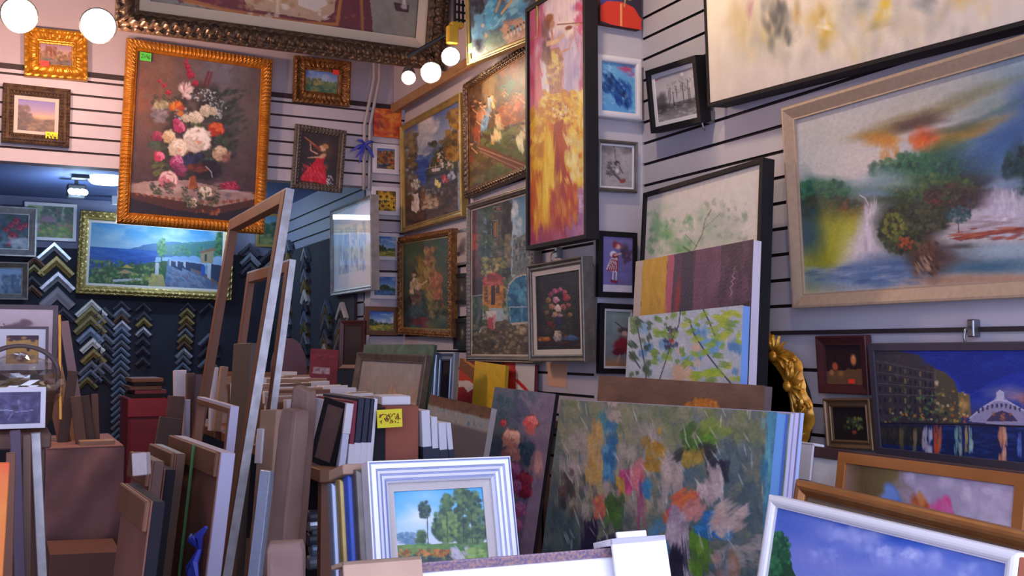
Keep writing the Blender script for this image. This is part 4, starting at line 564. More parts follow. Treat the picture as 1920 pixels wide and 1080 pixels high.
def bloom(c, u, v, r, dark, mid, light, heart=None, n=22):
    """A full flower: dark outline, rings of petals that lighten inward on the upper left, a warm heart."""
    q = max(5, n//3); ph = c.r.random()*6
    for i in range(q):
        t = 6.283*i/q+ph; k = .8+.35*c.r.random(); c.pb(u+r*.6*k*math.cos(t), v+r*.55*k*math.sin(t), r*.48, r*.4, dark if i % 2 else mid, .35, t, .95, .25)
    c.pb(u, v, r*.8, r*.75, mid, .5, 0, .9, .2)
    for ring, m, sz in ((.72, q+2, .4), (.45, q, .34), (.2, 4, .26)):
        for i in range(m):
            t = 6.283*(i+.6*c.r.random())/m+ph+ring*4; lit = .5-.5*math.sin(t-.7)+.35*(c.r.random()-.5); k = ring*(.85+.3*c.r.random()); x, y = u+r*k*math.cos(t), v+r*k*.92*math.sin(t)
            c.pb(x+r*.05, y+r*.09, r*sz, r*sz*.5, dark, .7, t+1.57, .5, .2); c.pb(x, y, r*sz, r*sz*.55, light if lit > .42 else mid, .55, t+1.57+.5*(c.r.random()-.5), .9, .25)
    if heart: c.pb(u+r*.1, v+r*.15, r*.24, r*.18, heart, .8, 0, .8, .2)
def p_bouquet(c):
    c.grad((0, '6e5048'), (.2, '7a5a4a'), (.4, '665654'), (.65, '6c6870'), (1, '5c524e'), axis='x', wob=.1); c.mix(.85*np.clip((c.Y-.3)/.5, 0, 1), '38262f'); c.pb(420, 125, 70, 40, '7c8094', 1, 0, .8, .2); c.pb(470, 200, 40, 90, '685e5c', 1, 0, .6, .2); c.pb(265, 190, 40, 60, '8a5038', 1, 0, .7, .2); strokes(c, (235, 95, 490, 350), 200, 22, 9, ['6c5450', '5c4c50', '645c62', '54434a', '74605a'], .8, 3, .22); c.tex(.08, 20)
    pc(c, 380, 250, 60, 90, 160, 9, ['2a2628', '302c2e', '38302f', '2c3030'], 1.3, 0, 3, .5, .8); pc(c, 345, 290, 60, 70, 120, 8, ['2c2428', '342c2e', '2a2c28'], 1.3, 0, 3, .5, .8)
    for _ in range(150):
        a = c.r.random(); u, v = 385+60*c.r.random(), 165+130*c.r.random(); stroke(c, u, v, 16+10*a, 3, -.6+1.2*(c.r.random()-.5), ['2c3634', '3a4644', '2f3a3c', '45504c', '26302c'][c.r.integers(5)], .7, 2)
    strokes(c, (425, 165, 460, 250), 40, 16, 2.5, ['34403e', '444e4c', '2c3634'], -.5, 1, .6, 2); strokes(c, (285, 180, 350, 330), 120, 10, 4, ['3a4a34', '2c3a2a', '4a5a40', '333c30'], .6, 3, .7, 2)
    for u, v, r in ((352, 125, 6), (348, 118, 4), (358, 141, 8), (366, 156, 7), (355, 133, 5), (308, 160, 5), (316, 173, 6), (299, 152, 4), (350, 112, 3)): bloom(c, u, v, r, '5a1828', '9c2440', 'c03a5a', None, 8)
    for k in range(5): stroke(c, 386+2*k, 160-6*k, 10, 6, -1.1, '6a2834', .8, 2)
    for k, a in enumerate((-2.5, -2.1, -1.7, -1.3, -.9, -.6)): stroke(c, 349+9*math.cos(a), 176+14*math.sin(a)*.9, 24, 7, a, ['d8c4c4', 'efe4e2', 'a8787c', 'f4ecea', 'c4a0a4', 'e6d6d6'][k], .95, 4)
    pc(c, 348, 182, 9, 5, 10, 4, ['c09a9c', 'e8dada'], 1.2, 0, 3, .7)
    pc(c, 382, 178, 24, 12, 60, 1.8, ['a8b8c4', 'd0dae0', '7c94a0', 'e4e8ec'], 1, 0, 3, .85); pc(c, 408, 200, 16, 18, 50, 1.9, ['8ca4ac', 'c0ccd4', '6a848c'], 1, 0, 3, .8); pc(c, 298, 212, 16, 16, 50, 4, ['807884', '948c98', '6a6470', 'a49ca4'], 1.3, 0, 3, .55); pc(c, 302, 196, 14, 8, 36, 3, ['b0a880', 'c8c098', '8a8868'], 1.2, 0, 3, .8); pc(c, 340, 215, 12, 16, 40, 2.4, ['9aa0b0', 'c4c8d4', '787c8c'], 1.1, 0, 3, .7); pc(c, 410, 215, 8, 10, 20, 2.4, ['b8c0c8', '8894a0'], 1, 0, 3, .8)
    for k, a in enumerate((-2.6, -2.2, -1.8, -1.4, -1.0, -.5, .4)): stroke(c, 331+9*math.cos(a), 208+12*math.sin(a), 18, 7, a, ['c8641f', 'd8842c', 'e89c38', 'c4502a', 'e08a30', 'b8482a', 'd47a2c'][k], .95, 4)
    bloom(c, 367, 221, 15, '8a846c', 'cfc8b0', 'eee8d8'); bloom(c, 386, 207, 13, '7c7864', 'c8c2ac', 'e8e2d2'); bloom(c, 400, 209, 9, '7c7864', 'bcb6a0', 'e0dacb', None, 12); bloom(c, 349, 222, 9, '8a8468', 'c0b89c', 'e4dcc6', None, 12); pc(c, 370, 238, 14, 6, 16, 4, ['4a5a3c', '5f6c48', '38452f'], 1.5, 0, 3, .8)
    bloom(c, 337, 238, 12, '7a2044', 'b8386c', 'e084a8'); bloom(c, 331, 228, 8, '6a1c40', 'a4305c', 'c8588a', None, 12); bloom(c, 405, 242, 16, '6a1c18', 'b83a22', 'e06a3a', 'd88a40'); bloom(c, 296, 255, 12, '5a1a34', '8c2c50', 'b0506e', None, 14); bloom(c, 317, 256, 14, '8a7050', 'cfb48c', 'eadcb8', 'c89868'); bloom(c, 369, 262, 27, 'a09484', 'dcd2c4', 'fbf7f0', 'd87c5c', 34); bloom(c, 334, 278, 20, '9a8c72', 'd8ccb4', 'f6efe0', 'd88a5c', 28)
    bloom(c, 299, 293, 11, '80203e', 'c83660', 'f08aa8'); bloom(c, 331, 304, 14, '6a2048', 'a83c78', 'd888b4'); bloom(c, 338, 318, 14, '4c1a38', '7a2c58', 'a4507c', None, 16); bloom(c, 413, 288, 16, '7a6450', 'c0a88c', 'e2d0b4', None, 18); pc(c, 425, 292, 9, 9, 16, 4, ['8a6258', '6a4844', 'a07c70'], 1.3, 0, 3, .7)
    pc(c, 366, 298, 20, 10, 40, 5, ['20264a', '2c3460', '181c38'], 1.4, 0, 3, .8); strokes(c, (372, 296, 398, 312), 14, 10, 2.4, ['5a7068', '7c8c84', '3c504c'], -.6, 1, .8, 2); pc(c, 392, 318, 22, 16, 50, 6, ['17131c', '221c28', '1c1824'], 1.3, 0, 3, .7); pc(c, 368, 315, 18, 7, 26, 4, ['5a2a24', '74382c', '4a2420'], 1.5, 0, 1, .8); pl(c, [(386, 312), (396, 322), (398, 332)], 1.2, 'b8bcc8', .8); strokes(c, (287, 305, 305, 325), 16, 10, 4, ['5c6c38', '42502c', '7a8444'], -.4, 1, .8, 2); pc(c, 290, 272, 10, 5, 14, 4, ['34483a', '4a5c48'], 1.6, 0, 3, .8); strokes(c, (405, 255, 425, 275), 16, 10, 4, ['3a4c40', '50604c', '2a3830'], .2, 1, .8, 2)
    pp(c, [(225, 352), (270, 340), (350, 338), (486, 366), (486, 372), (404, 388), (330, 376), (225, 356)], '9c8480', 1, .004); strokes(c, (240, 342, 470, 384), 60, 26, 5, ['b09892', '8a7472', 'c0a8a0', '94807c'], .08, .2, .5); pc(c, 310, 352, 30, 8, 30, 6, ['c4b0a8', 'b4a098'], 2, 0, .4, .4)
    pp(c, [(225, 356), (330, 376), (404, 388), (486, 372), (486, 384), (404, 402), (330, 394), (225, 368)], '4a2824', 1, .004); pp(c, [(225, 366), (330, 394), (404, 402), (486, 384), (490, 420), (220, 420)], '1f1524', 1)
    for k in range(17): u = 244+13.5*k; v = 363+.115*(u-244)-(max(0, u-400)*.22); c.pb(u, v, 5, 4, '7a4028', .5, .1, .85, 0); c.pb(u-1.5, v-1, 2, 2, 'a4643c', .6, 0, .8, 0)
    strokes(c, (366, 394, 412, 402), 12, 7, 5, ['9a5a30', '7a4426', 'b0703c'], .1, .3, .8)
    bloom(c, 315, 337, 19, '7c2c40', 'cf8490', 'f2d8d2', 'b84a66', 26); strokes(c, (285, 345, 325, 362), 16, 10, 4, ['2c3a2c', '3c4a38'], .3, 2, .8, 2); pp(c, [(350, 352), (372, 352), (368, 340), (366, 330), (358, 330), (356, 340)], '8a4c2a', 1, .004); c.pb(361, 352, 13, 4, 'a05a30', .4); pl(c, [(356, 334), (354, 350)], 1.4, 'c88a58', .8)
    bloom(c, 385, 360, 14, '8a7864', 'd0c0a8', 'f2e8d6', 'c8906c', 20); bloom(c, 360, 379, 12, '7c6458', 'c4a898', 'eedccc', 'b87c68', 18); bloom(c, 397, 375, 8, '6a3c3a', '946058', 'b48878', None, 10); strokes(c, (342, 352, 412, 390), 50, 9, 4, ['2c3a2a', '3a4a32', '4c5a3c', '24301f'], .5, 3, .75, 2)
    c.pb(431, 350, 23, 9, '8a1c40', .35, .06, 1, .1); pc(c, 431, 347, 18, 6, 60, 2, ['b83058', '6a1430', 'd05078', '9c2448'], 1, 0, 3, .85); c.pb(431, 358, 26, 3, 'b8acb4', .4, .06); c.pb(428, 366, 8, 6, '6c6470', .5); c.pb(427, 372, 12, 2.5, '8c8490', .5); pc(c, 431, 377, 8, 4, 7, 2, ['a8324c', '7a2038'], 1, 0, 3, .9); c.tex(.06, 80)
def p_canal(c):
    c.grad((0, '5c8cb0'), (.3, '8aaec4'), (.5, '9cb4bc')); pc(c, 962, 390, 10, 14, 30, 5, ['c8d4dc', 'a8c0d0', 'dce4e8'], 1.2, 0, 3, .6); pc(c, 965, 425, 14, 20, 40, 5, ['a4bccc', 'c0d0d8', '7ca4bc'], 1.2, 0, 3, .5)
    pp(c, [(880, 380), (905, 375), (908, 545), (880, 545)], '5a3a3e', 1); strokes(c, (882, 385, 906, 480), 70, 12, 5, ['6c4448', '4c3238', '7a5054', '54484a', '443038'], 1.5, .6, .7); strokes(c, (884, 440, 900, 475), 30, 8, 5, ['9a4a40', '843c38', 'b05a48'], .4, 2, .8); strokes(c, (884, 470, 902, 540), 30, 14, 4, ['5c3c3c', '403034', '6a5048'], 1.5, .3, .7)
    pp(c, [(915, 372), (952, 360), (956, 530), (912, 530)], '4a443a', 1); strokes(c, (914, 370, 946, 475), 150, 7, 4, ['5c5446', '443e36', '6c6250', '545448', '38342e', '787058'], .2, 1, .7); strokes(c, (942, 365, 958, 520), 60, 20, 5, ['2c2624', '3a322e', '241f1f'], 1.55, .2, .8)
    for u0, v0, u1, v1 in ((920, 414, 933, 448), (924, 388, 940, 396)):
        pp(c, [(u0, v0), (u1, v0-2), (u1, v1), (u0, v1)], '8a8878', .9); pp(c, [(u0+1.5, v0+2), (u1-1, v0), (u1-1, v1-1), (u0+1.5, v1-1)], '2a2426', 1); pp(c, [(u0+6, v0+3), (u1-2, v0+2), (u1-2, v1-3), (u0+6, v1-3)], 'b87c40', .9); pl(c, [((u0+u1)/2+1, v0+2), ((u0+u1)/2+1, v1-2)], .8, '3a2c28')
    strokes(c, (916, 453, 944, 478), 20, 8, 4, ['74706a', '5c5a50', '8a8674'], .1, .4, .8)
    pp(c, [(946, 440), (956, 437), (958, 500), (944, 500)], '7a6c50', 1); strokes(c, (946, 440, 957, 500), 24, 8, 4, ['948460', '5c5444', '6c6450'], 1.5, .5, .7); pp(c, [(962, 450), (980, 440), (1000, 425), (1000, 515), (960, 515)], '6c7270', 1); strokes(c, (962, 440, 998, 512), 60, 9, 4, ['848a86', '565c5e', '98988c', '4a4c4e'], 1.5, .4, .7)
    for k in range(8): u = 966+8*(k % 4); v = 458+22*(k//4)-(u-966)*.4; pp(c, [(u, v), (u+3, v-1), (u+3, v+9), (u, v+10)], '35383c', .85)
    strokes(c, (898, 385, 922, 490), 110, 10, 5, ['34483a', '445a44', '28362c', '54644c'], 1, 2.4, .75); strokes(c, (904, 485, 948, 515), 90, 7, 4, ['7c7c3c', '9c9444', '4c5a34', 'b4a858', '344028', 'c8b868'], .5, 3, .8); strokes(c, (935, 450, 950, 500), 30, 8, 3, ['3a4832', '50603c', '8a7c40'], 1, 2, .7)
    pp(c, [(903, 526), (948, 520), (948, 578), (905, 578)], 'b87a28', 1); strokes(c, (904, 524, 946, 578), 70, 9, 5, ['d0943c', '9a6020', 'dca850', 'b87430', '8a5420'], 1.5, .5, .75); pp(c, [(920, 536), (928, 535), (928, 572), (920, 572)], '34262a', .95); pp(c, [(908, 538), (914, 537), (914, 566), (908, 566)], '5c3a2c', .9); pp(c, [(930, 530), (936, 530), (936, 550), (930, 550)], '4a3430', .9)
    for k in range(4): pl(c, [(908, 541+7*k), (914, 541+7*k)], .7, 'b88a4c')
    pp(c, [(902, 530), (918, 514), (926, 510), (936, 514), (950, 526), (948, 534), (902, 536)], '9a3c30', 1); strokes(c, (906, 516, 946, 532), 30, 10, 4, ['b4503e', '7c2c28', 'c86a54', 'a04438'], 1.2, 1.6, .75); strokes(c, (902, 530, 950, 536), 14, 7, 3, ['8a342c', 'c47060'], 0, .2, .85); pl(c, [(926, 505), (926, 514)], 1.2, 'c09080')
    strokes(c, (944, 520, 962, 590), 60, 9, 4, ['2c3c2c', '44583c', '3a4a34', '5c6c44'], 1.2, 2, .75)
    pp(c, [(950, 560), (956, 530), (970, 516), (985, 514), (1000, 522), (1000, 606), (952, 606)], '2c6488', 1); strokes(c, (954, 525, 998, 604), 110, 12, 5, ['3c80a8', '205478', '5098bc', '1f4866', '2c6c94'], 1.5, .5, .65); strokes(c, (970, 540, 990, 575), 20, 12, 5, ['64acc8', '4c94b8'], 1.5, .5, .6)
    pl(c, [(948, 560), (954, 532), (966, 518), (982, 513), (1000, 519)], 3, '8c8478'); pl(c, [(949, 558), (955, 533), (967, 520), (982, 515), (1000, 521)], 1.2, 'd0c8bc'); pl(c, [(985, 520), (994, 540), (998, 556)], 1.4, 'c0bab0', .8); pl(c, [(950, 545), (950, 608)], 2, '7c8c7c'); strokes(c, (944, 560, 954, 606), 20, 9, 3, ['a0b0a0', '6c7c6c'], 1.4, .5, .7)
    pl(c, [(954, 576), (1000, 575)], 1, 'c8ccd0'); pl(c, [(978, 572), (978, 606)], 2, 'd0d0d0'); pl(c, [(952, 608), (1000, 604)], 3, 'c4c0b8'); pl(c, [(955, 576), (957, 606)], 1.3, 'b8bcc0')
    pp(c, [(880, 545), (904, 540), (904, 610), (888, 640), (880, 640)], '34443e', 1); strokes(c, (881, 560, 902, 630), 40, 18, 4, ['46564e', '2a3632', '5a6a60', '6a7c74'], 1.57, .15, .7); pl(c, [(886, 560), (886, 620)], 1.2, '84968c'); pl(c, [(895, 560), (895, 610)], 1.2, '84968c'); pp(c, [(880, 520), (904, 526), (904, 556), (880, 556)], '3c2c34', .95); pl(c, [(880, 556), (904, 553)], 1.4, '8a9c94')
    pp(c, [(880, 672), (888, 640), (912, 606), (950, 600), (960, 610), (1000, 606), (1000, 676)], '5c5442', 1); strokes(c, (888, 608, 998, 674), 300, 8, 3.4, ['7c6e50', '484032', '948462', '58504a', 'a8946c', '3c3630', '6c6460'], .05, .5, .75); strokes(c, (965, 605, 990, 625), 24, 8, 3, ['c0ac8c', 'a89878'], 0, .4, .7); strokes(c, (905, 575, 915, 615), 40, 7, 4, ['3c5030', '54683c', '2c3c28', '7c8448'], 1, 2.6, .8)
    pp(c, [(912, 584), (930, 582), (931, 598), (914, 600)], 'cfc8c2', 1); pp(c, [(913, 596), (924, 594), (923, 620), (914, 614)], 'b04a58', 1); pp(c, [(924, 590), (930, 590), (928, 614), (924, 620)], 'c48c8c', .95); strokes(c, (912, 584, 930, 598), 10, 6, 3, ['e4deda', 'b8b0ac'], .2, .4, .7); strokes(c, (885, 640, 930, 672), 30, 10, 4, ['2c2a24', '3c382e'], .4, .6, .5); c.tex(.1, 80)
def p_goddess(c):
    c.fill('3c4a3c'); c.pb(770, 480, 40, 50, '466a5a', 1, 0, .9, .2); c.pb(825, 470, 30, 40, '3f5c4c', 1, 0, .9, .2); c.pb(800, 530, 24, 60, '86703c', .95, .1, .85, .2); strokes(c, (756, 450, 838, 615), 200, 16, 6, ['4c5a44', '5a5c3c', '3a4838', '6c6440', '44564a'], 1, 2.4, .45)
    strokes(c, (785, 485, 815, 570), 70, 20, 5, ['9a8244', '8a7038', 'b0984c', '6c5c30', 'a48c50'], 1.4, .7, .65); pl(c, [(795, 490), (803, 505), (807, 530), (803, 560), (793, 585)], 1.8, 'bca050', .9); pl(c, [(797, 490), (790, 510), (786, 535)], 1.2, 'a08844', .7)
    strokes(c, (796, 465, 812, 500), 40, 9, 4, ['94683c', 'a87c4c', '6c4a2c', 'b89060'], 1.5, 1, .8); c.pb(803, 468, 3.5, 4.5, 'b08458', .5); strokes(c, (808, 510, 828, 580), 60, 12, 5, ['a0603c', 'b87850', '7c4830', 'c89068', '8a5438'], 1.4, 1, .8); c.pb(816, 512, 4, 5, 'b88458', .5); pl(c, [(812, 525), (804, 535), (800, 545)], 2.2, 'b88058', .9); pl(c, [(820, 545), (826, 565)], 3, 'a4683f', .9)
    c.pb(776, 515, 4.5, 5.5, 'cfb498', .4); c.pb(776, 510, 5, 4, '4a3424', .5); strokes(c, (771, 522, 786, 550), 34, 10, 5, ['c4b898', 'a89c7c', 'd8ccb0', '948864'], 1.4, .8, .85); pl(c, [(782, 530), (790, 534), (800, 527)], 2, 'd0b498', .95); pl(c, [(773, 528), (770, 545)], 2, 'c4a488', .9)
    strokes(c, (763, 545, 800, 612), 90, 18, 6, ['2c4044', '3c5458', '22322f', '48605c', '34484c'], 1.2, .8, .75); strokes(c, (768, 548, 790, 570), 20, 9, 4, ['6c5444', '8a6a58', '4c443c'], .6, 1, .7); strokes(c, (776, 595, 800, 612), 24, 12, 4, ['6a2028', '842c34', '501a22'], .1, .6, .8); strokes(c, (800, 565, 838, 612), 60, 12, 5, ['3c4830', '4c5838', '2c3426', '6c6c40', '5a5c38'], .8, 2, .7); strokes(c, (755, 560, 768, 615), 30, 14, 6, ['262a24', '30362c', '1f221e'], 1.4, 1, .8); strokes(c, (805, 545, 820, 600), 20, 9, 3, ['8a7c48', 'a4905a'], 1.3, 1.4, .6); c.tex(.1, 70)
def p_coast(c):
    c.grad((0, '54689c'), (.15, '7890b4'), (.35, 'a4b0c0'), (.5, '8490a0')); pc(c, 805, 235, 18, 12, 60, 6, ['c8c8cc', 'dcd8d6', 'a8b0c0'], 1.5, -.5, .6, .5, .8); pc(c, 785, 260, 22, 16, 50, 7, ['b8bcc8', '9aa6bc', 'ccccd0'], 1.6, -.5, .6, .4, .9)
    pp(c, [(776, 310), (810, 285), (838, 255), (856, 235), (856, 300), (800, 330), (776, 330)], '4c6490', 1, .01); pp(c, [(774, 300), (790, 300), (812, 290), (808, 345), (774, 352)], '2c4c9c', 1); strokes(c, (775, 292, 810, 345), 50, 18, 3, ['3c60b0', '24428c', '4c70bc', '1f3a80'], -.1, .3, .5); strokes(c, (800, 270, 835, 300), 24, 20, 5, ['5c7498', '485c84', '6c80a0'], -.7, .3, .6)
    pp(c, [(800, 320), (815, 292), (835, 266), (858, 240), (858, 350), (800, 352)], '3a4434', 1, .01); strokes(c, (806, 262, 858, 345), 120, 10, 5, ['465034', '343c2c', '58603c', '2c3428', '6c6440'], .6, 2.6, .75); strokes(c, (818, 275, 850, 315), 24, 6, 5, ['c8c0b0', 'b0a490', 'd8d0c4', '94503c', 'a86a50'], -.3, .5, .9); strokes(c, (838, 205, 860, 300), 70, 12, 6, ['8a6a2c', 'a07c34', '6c5428', 'b08c40', '54462a'], 1.2, 2, .75)
    strokes(c, (758, 250, 782, 360), 110, 11, 5, ['4c4030', '6c6038', '383028', '847444', '54482f'], 1.2, 2.6, .75); strokes(c, (760, 245, 774, 290), 24, 9, 4, ['94845a', '7c6c44'], 1.2, 2, .6)
    pp(c, [(800, 330), (835, 322), (856, 318), (856, 350), (796, 356)], '2c2c3c', 1); strokes(c, (800, 322, 856, 350), 34, 14, 3, ['3c3e54', '22222f', '4c5470', '5a5450'], -.15, .3, .6); pl(c, [(817, 285), (817, 318)], 1.2, 'dcd8d4'); pp(c, [(808, 317), (826, 314), (824, 320), (811, 322)], 'c4c4cc'); pl(c, [(800, 316), (846, 306)], 1, 'a8a094', .7)
    for u in (806, 811, 830, 836): pl(c, [(u, 314), (u, 306)], .8, 'd0c4b0', .8)
    pp(c, [(756, 370), (790, 355), (858, 342), (858, 410), (756, 432)], '4c3a34', 1, .01); strokes(c, (758, 350, 856, 425), 190, 12, 5, ['5c483c', '3a2c2a', '6c5648', '2c2426', '544440'], -.2, .8, .75); strokes(c, (780, 345, 856, 370), 50, 8, 4, ['2c2c24', '3c3c2c', '22221f', '4c4834'], .6, 3, .8); strokes(c, (793, 366, 820, 390), 50, 9, 4, ['b8a488', '9a8464', 'd0bea0', '7c684c'], -.2, .8, .75)
    pp(c, [(772, 365), (784, 362), (786, 390), (780, 400), (771, 394)], 'd8d0c8', 1, .006); strokes(c, (772, 364, 785, 396), 14, 12, 3, ['ece6e0', 'b8aca4'], 1.5, .3, .7); pc(c, 780, 345, 9, 9, 40, 2.6, ['d4d0c4', '5c6c3c', 'b8b49c', '848454'], 1.1, 0, 3, .85); strokes(c, (764, 350, 772, 375), 8, 12, 4, ['6c4a2c', '4c3424'], 1.5, .2, .8); strokes(c, (788, 350, 794, 372), 6, 12, 4, ['6c4a2c'], 1.5, .2, .8)
    pc(c, 820, 344, 6, 6, 26, 2.6, ['d8c84c', 'e8dc8c', '7c7c34'], 1.1, 0, 3, .9); pc(c, 834, 336, 7, 7, 30, 2.8, ['b4443c', 'd47468', '8a2c30'], 1.1, 0, 3, .9); pc(c, 846, 330, 7, 8, 30, 2.6, ['9ca0b4', '64808c', 'b8bcc8'], 1.1, 0, 3, .8); strokes(c, (790, 355, 830, 368), 24, 6, 3, ['9aa0a4', '5c6068', '7c6c5c'], -.2, .4, .7); strokes(c, (835, 345, 856, 395), 24, 12, 4, ['2c2420', '443830', '6c5440'], 1.3, 1, .7); c.tex(.1, 80)
def p_vase(c):
    c.fill('221e22'); c.pb(1070, 535, 30, 30, '3c3836', 1, 0, .8, .2); strokes(c, (1008, 525, 1082, 640), 120, 10, 5, ['2c2c28', '24201f', '343430', '1c1a1c'], .8, 3, .6); pp(c, [(1006, 622), (1086, 618), (1088, 650), (1006, 650)], '241a1f', 1); strokes(c, (1018, 555, 1076, 625), 110, 8, 4, ['34402c', '242c22', '44503a', '3c2c24', '4c3c28'], .8, 3, .7)
    for u, v, r, d, m, l in ((1040, 546, 6, '5a1c34', 'a83c64', 'd87c9c'), (1032, 552, 5, '4c1a2c', '8a3050', 'b05a78'), (1050, 543, 5, '5a1c34', 'b04870', 'd888a4'), (1062, 558, 8, '5c1620', 'a82c3c', 'd05c60'), (1058, 548, 5, '641c2c', 'b84458', 'd87c80'), (1042, 562, 7, '6c3448', 'c47c98', 'ecc4d0'), (1046, 578, 8, '6c544c', 'd0b4a8', 'f2e4da'), (1034, 575, 6, '5c3424', 'a8684c', 'd09878'), (1028, 563, 6, '4c3020', '845c3c', 'ac8458'), (1056, 575, 6, '54261f', '984840', 'c0746a'), (1066, 572, 5, '4c2420', '84403a', 'a8645c'), (1024, 586, 5, '3c2c1c', '6c5434', '94784c'), (1068, 590, 5, '44301f', '74543a', '9a7c58'), (1040, 590, 6, '5c3c2c', 'a07860', 'd0ac90'), (1050, 592, 5, '54363c', '94687a', 'c49cb0')): bloom(c, u, v, r, d, m, l, None, 12)
    pc(c, 1048, 606, 8, 10, 26, 3.4, ['20203c', '2c2c50', '181828'], 1.2, 0, 3, .85); pc(c, 1034, 608, 8, 5, 16, 3, ['7c2428', '5c1a20'], 1.2, 0, 3, .8); pp(c, [(1040, 620), (1050, 620), (1053, 634), (1048, 642), (1042, 642), (1037, 634)], 'a8988c', 1, .008); strokes(c, (1038, 622, 1052, 640), 14, 6, 3, ['c8b8a8', '7c6c68', '4c5c8c'], 1.4, .8, .8); pc(c, 1018, 636, 9, 4, 20, 3, ['a8602c', '7c4424', 'c4803c'], 1.8, 0, .4, .8); pc(c, 1070, 634, 12, 4, 24, 3, ['3c5c8c', '2c4470', '54749c'], 2, 0, .4, .8); c.pb(1060, 630, 4, 4, '84483a', .5); strokes(c, (1010, 640, 1084, 648), 16, 12, 3, ['4c2c2a', '34262f'], 0, .2, .7); c.tex(.08, 80)
def p_roses(c):
    c.grad((0, '5c6070'), (.45, '64627a'), (1, '6c6076'), wob=.1); c.mix(np.clip(c.X*1.8-.9, 0, .85), '746880'); strokes(c, (918, 735, 995, 900), 150, 20, 8, ['3c5260', '4a5a6c', '34485a', '46505f', '566078'], 1.1, 1.6, .6); strokes(c, (980, 740, 1035, 960), 60, 30, 10, ['7a6e84', '6c6078', '847890'], 1.5, .6, .5); strokes(c, (930, 900, 1010, 1030), 80, 24, 9, ['6c6890', '7c6a8a', '5a5c84', '84749a'], 1.4, .8, .5)
    strokes(c, (968, 830, 1000, 870), 40, 14, 6, ['2f4a5c', '3c5a68', '284050'], .8, 1.6, .8); strokes(c, (925, 745, 960, 790), 30, 14, 5, ['34505c', '44606c', '2c4450'], 1.2, 1.6, .8); strokes(c, (955, 740, 990, 790), 26, 16, 5, ['4a4c68', '3c4660', '5a5878'], 1.4, .8, .7)
    bloom(c, 995, 792, 15, '8a2c34', 'c85458', 'e88a80', 'b83c44', 22); c.pb(995, 806, 12, 12, 'c45a54', .5, 0, .7, .2); bloom(c, 959, 822, 19, 'a06058', 'd89484', 'f0c0ac', 'c0544c', 26); strokes(c, (945, 835, 970, 862), 20, 12, 7, ['c88878', 'd8a090', 'b07068'], 1.3, .8, .8); bloom(c, 943, 793, 7, '7c1c30', 'b03444', 'd06068', None, 12)
    bloom(c, 961, 880, 17, '6a2c58', '984878', 'b878a4', None, 22); bloom(c, 983, 900, 17, '5c1430', '84203e', 'a83c54', None, 22); bloom(c, 984, 922, 15, '5c1430', '7c1c3a', '9c344c', None, 18); bloom(c, 965, 912, 15, '70305c', '94487c', 'b06c9c', None, 18); bloom(c, 972, 955, 16, '7c3a64', 'a45488', 'c080ac', None, 20); bloom(c, 968, 985, 14, '84406c', 'a85c90', 'c488b0', None, 18); strokes(c, (998, 845, 1012, 890), 18, 18, 8, ['b08484', 'c09494', '9c7880'], 1.4, .8, .7); c.tex(.08, 60)
# ------------------------------------------------------------------ frames, canvases, slabs
GAIN = .88
def canvas_mesh(name, w, h, fn, npx, npy, seed, gain=None, edge=None, ysc=1.0, quad=None):
    nx = int(min(300, max(16, npx/1.35))); ny = int(min(320, max(16, npy/1.35)))
    c = Cv(nx, ny, w/(h/ysc), seed, ysc); c.quad = quad; fn(c)
    col = np.clip(lin(np.clip(c.I, 0, 1))*(gain or GAIN), 0, .92)
    me = bpy.data.meshes.new(name)
    v = np.stack([(c.X-.5)*w, np.zeros_like(c.X), (1-c.Y/ysc)*h], -1).reshape(-1, 3)
    i, j = np.meshgrid(np.arange(ny-1), np.arange(nx-1), indexing='ij'); a = i*nx+j
    f = np.stack([a, a+nx, a+nx+1, a+1], -1).reshape(-1, 4)
    me.vertices.add(len(v)); me.vertices.foreach_set('co', v.ravel())
    me.loops.add(f.size); me.loops.foreach_set('vertex_index', f.ravel().astype(np.int32))
    me.polygons.add(len(f)); me.polygons.foreach_set('loop_start', np.arange(0, f.size, 4, dtype=np.int32))
    me.update(calc_edges=True)
    at_ = me.color_attributes.new('pigment', 'FLOAT_COLOR', 'POINT')
    at_.data.foreach_set('color', np.concatenate([col.reshape(-1, 3), np.ones((nx*ny, 1))], 1).ravel())
    return me
PROF = {
 'flat': [(0, 0), (.03, -.03), (.97, -.03), (1, 0), (1, .16)],
 'box': [(0, 0), (.06, -.06), (.94, -.06), (1, 0), (1, .5)],
 'bevel': [(0, 0), (.05, -.05), (.2, -.05), (.9, .22), (1, .22), (1, .4)],
 'scoop': [(0, 0), (.05, -.1), (.16, -.14), (.26, -.08), (.36, .08), (.52, .18), (.7, .16), (.8, .08), (.86, .1), (.92, .2), (1, .22), (1, .4)],
 'dome': [(0, 0), (.06, -.14), (.2, -.26), (.4, -.33), (.6, -.3), (.8, -.18), (.9, -.05), (.93, .0), (1, .02), (1, .22)],
 'steps': [(0, 0), (.02, -.05), (.07, -.06), (.1, .01), (.13, .01), (.16, -.08), (.36, -.09), (.39, .0), (.43, .01), (.46, -.02), (.58, .02), (.61, .1), (.65, .11), (.68, .06), (.8, .1), (.83, .17), (.87, .18), (.9, .12), (1, .22), (1, .4)],
 'ornate': [(0, 0), (.04, -.08), (.12, -.14), (.2, -.1), (.26, -.12), (.36, -.24), (.48, -.28), (.6, -.22), (.68, -.1), (.74, -.02), (.8, -.06), (.86, -.04), (.92, .1), (1, .16), (1, .34)],
 'gadroon': [(0, 0), (.05, -.1), (.15, -.22), (.35, -.34), (.55, -.36), (.75, -.28), (.85, -.12), (.9, -.02), (.95, -.06), (1, 0), (1, .24)],
 'cushion': [(0, 0), (.08, -.16), (.25, -.26), (.5, -.3), (.75, -.26), (.92, -.16), (1, 0), (1, .3)]}
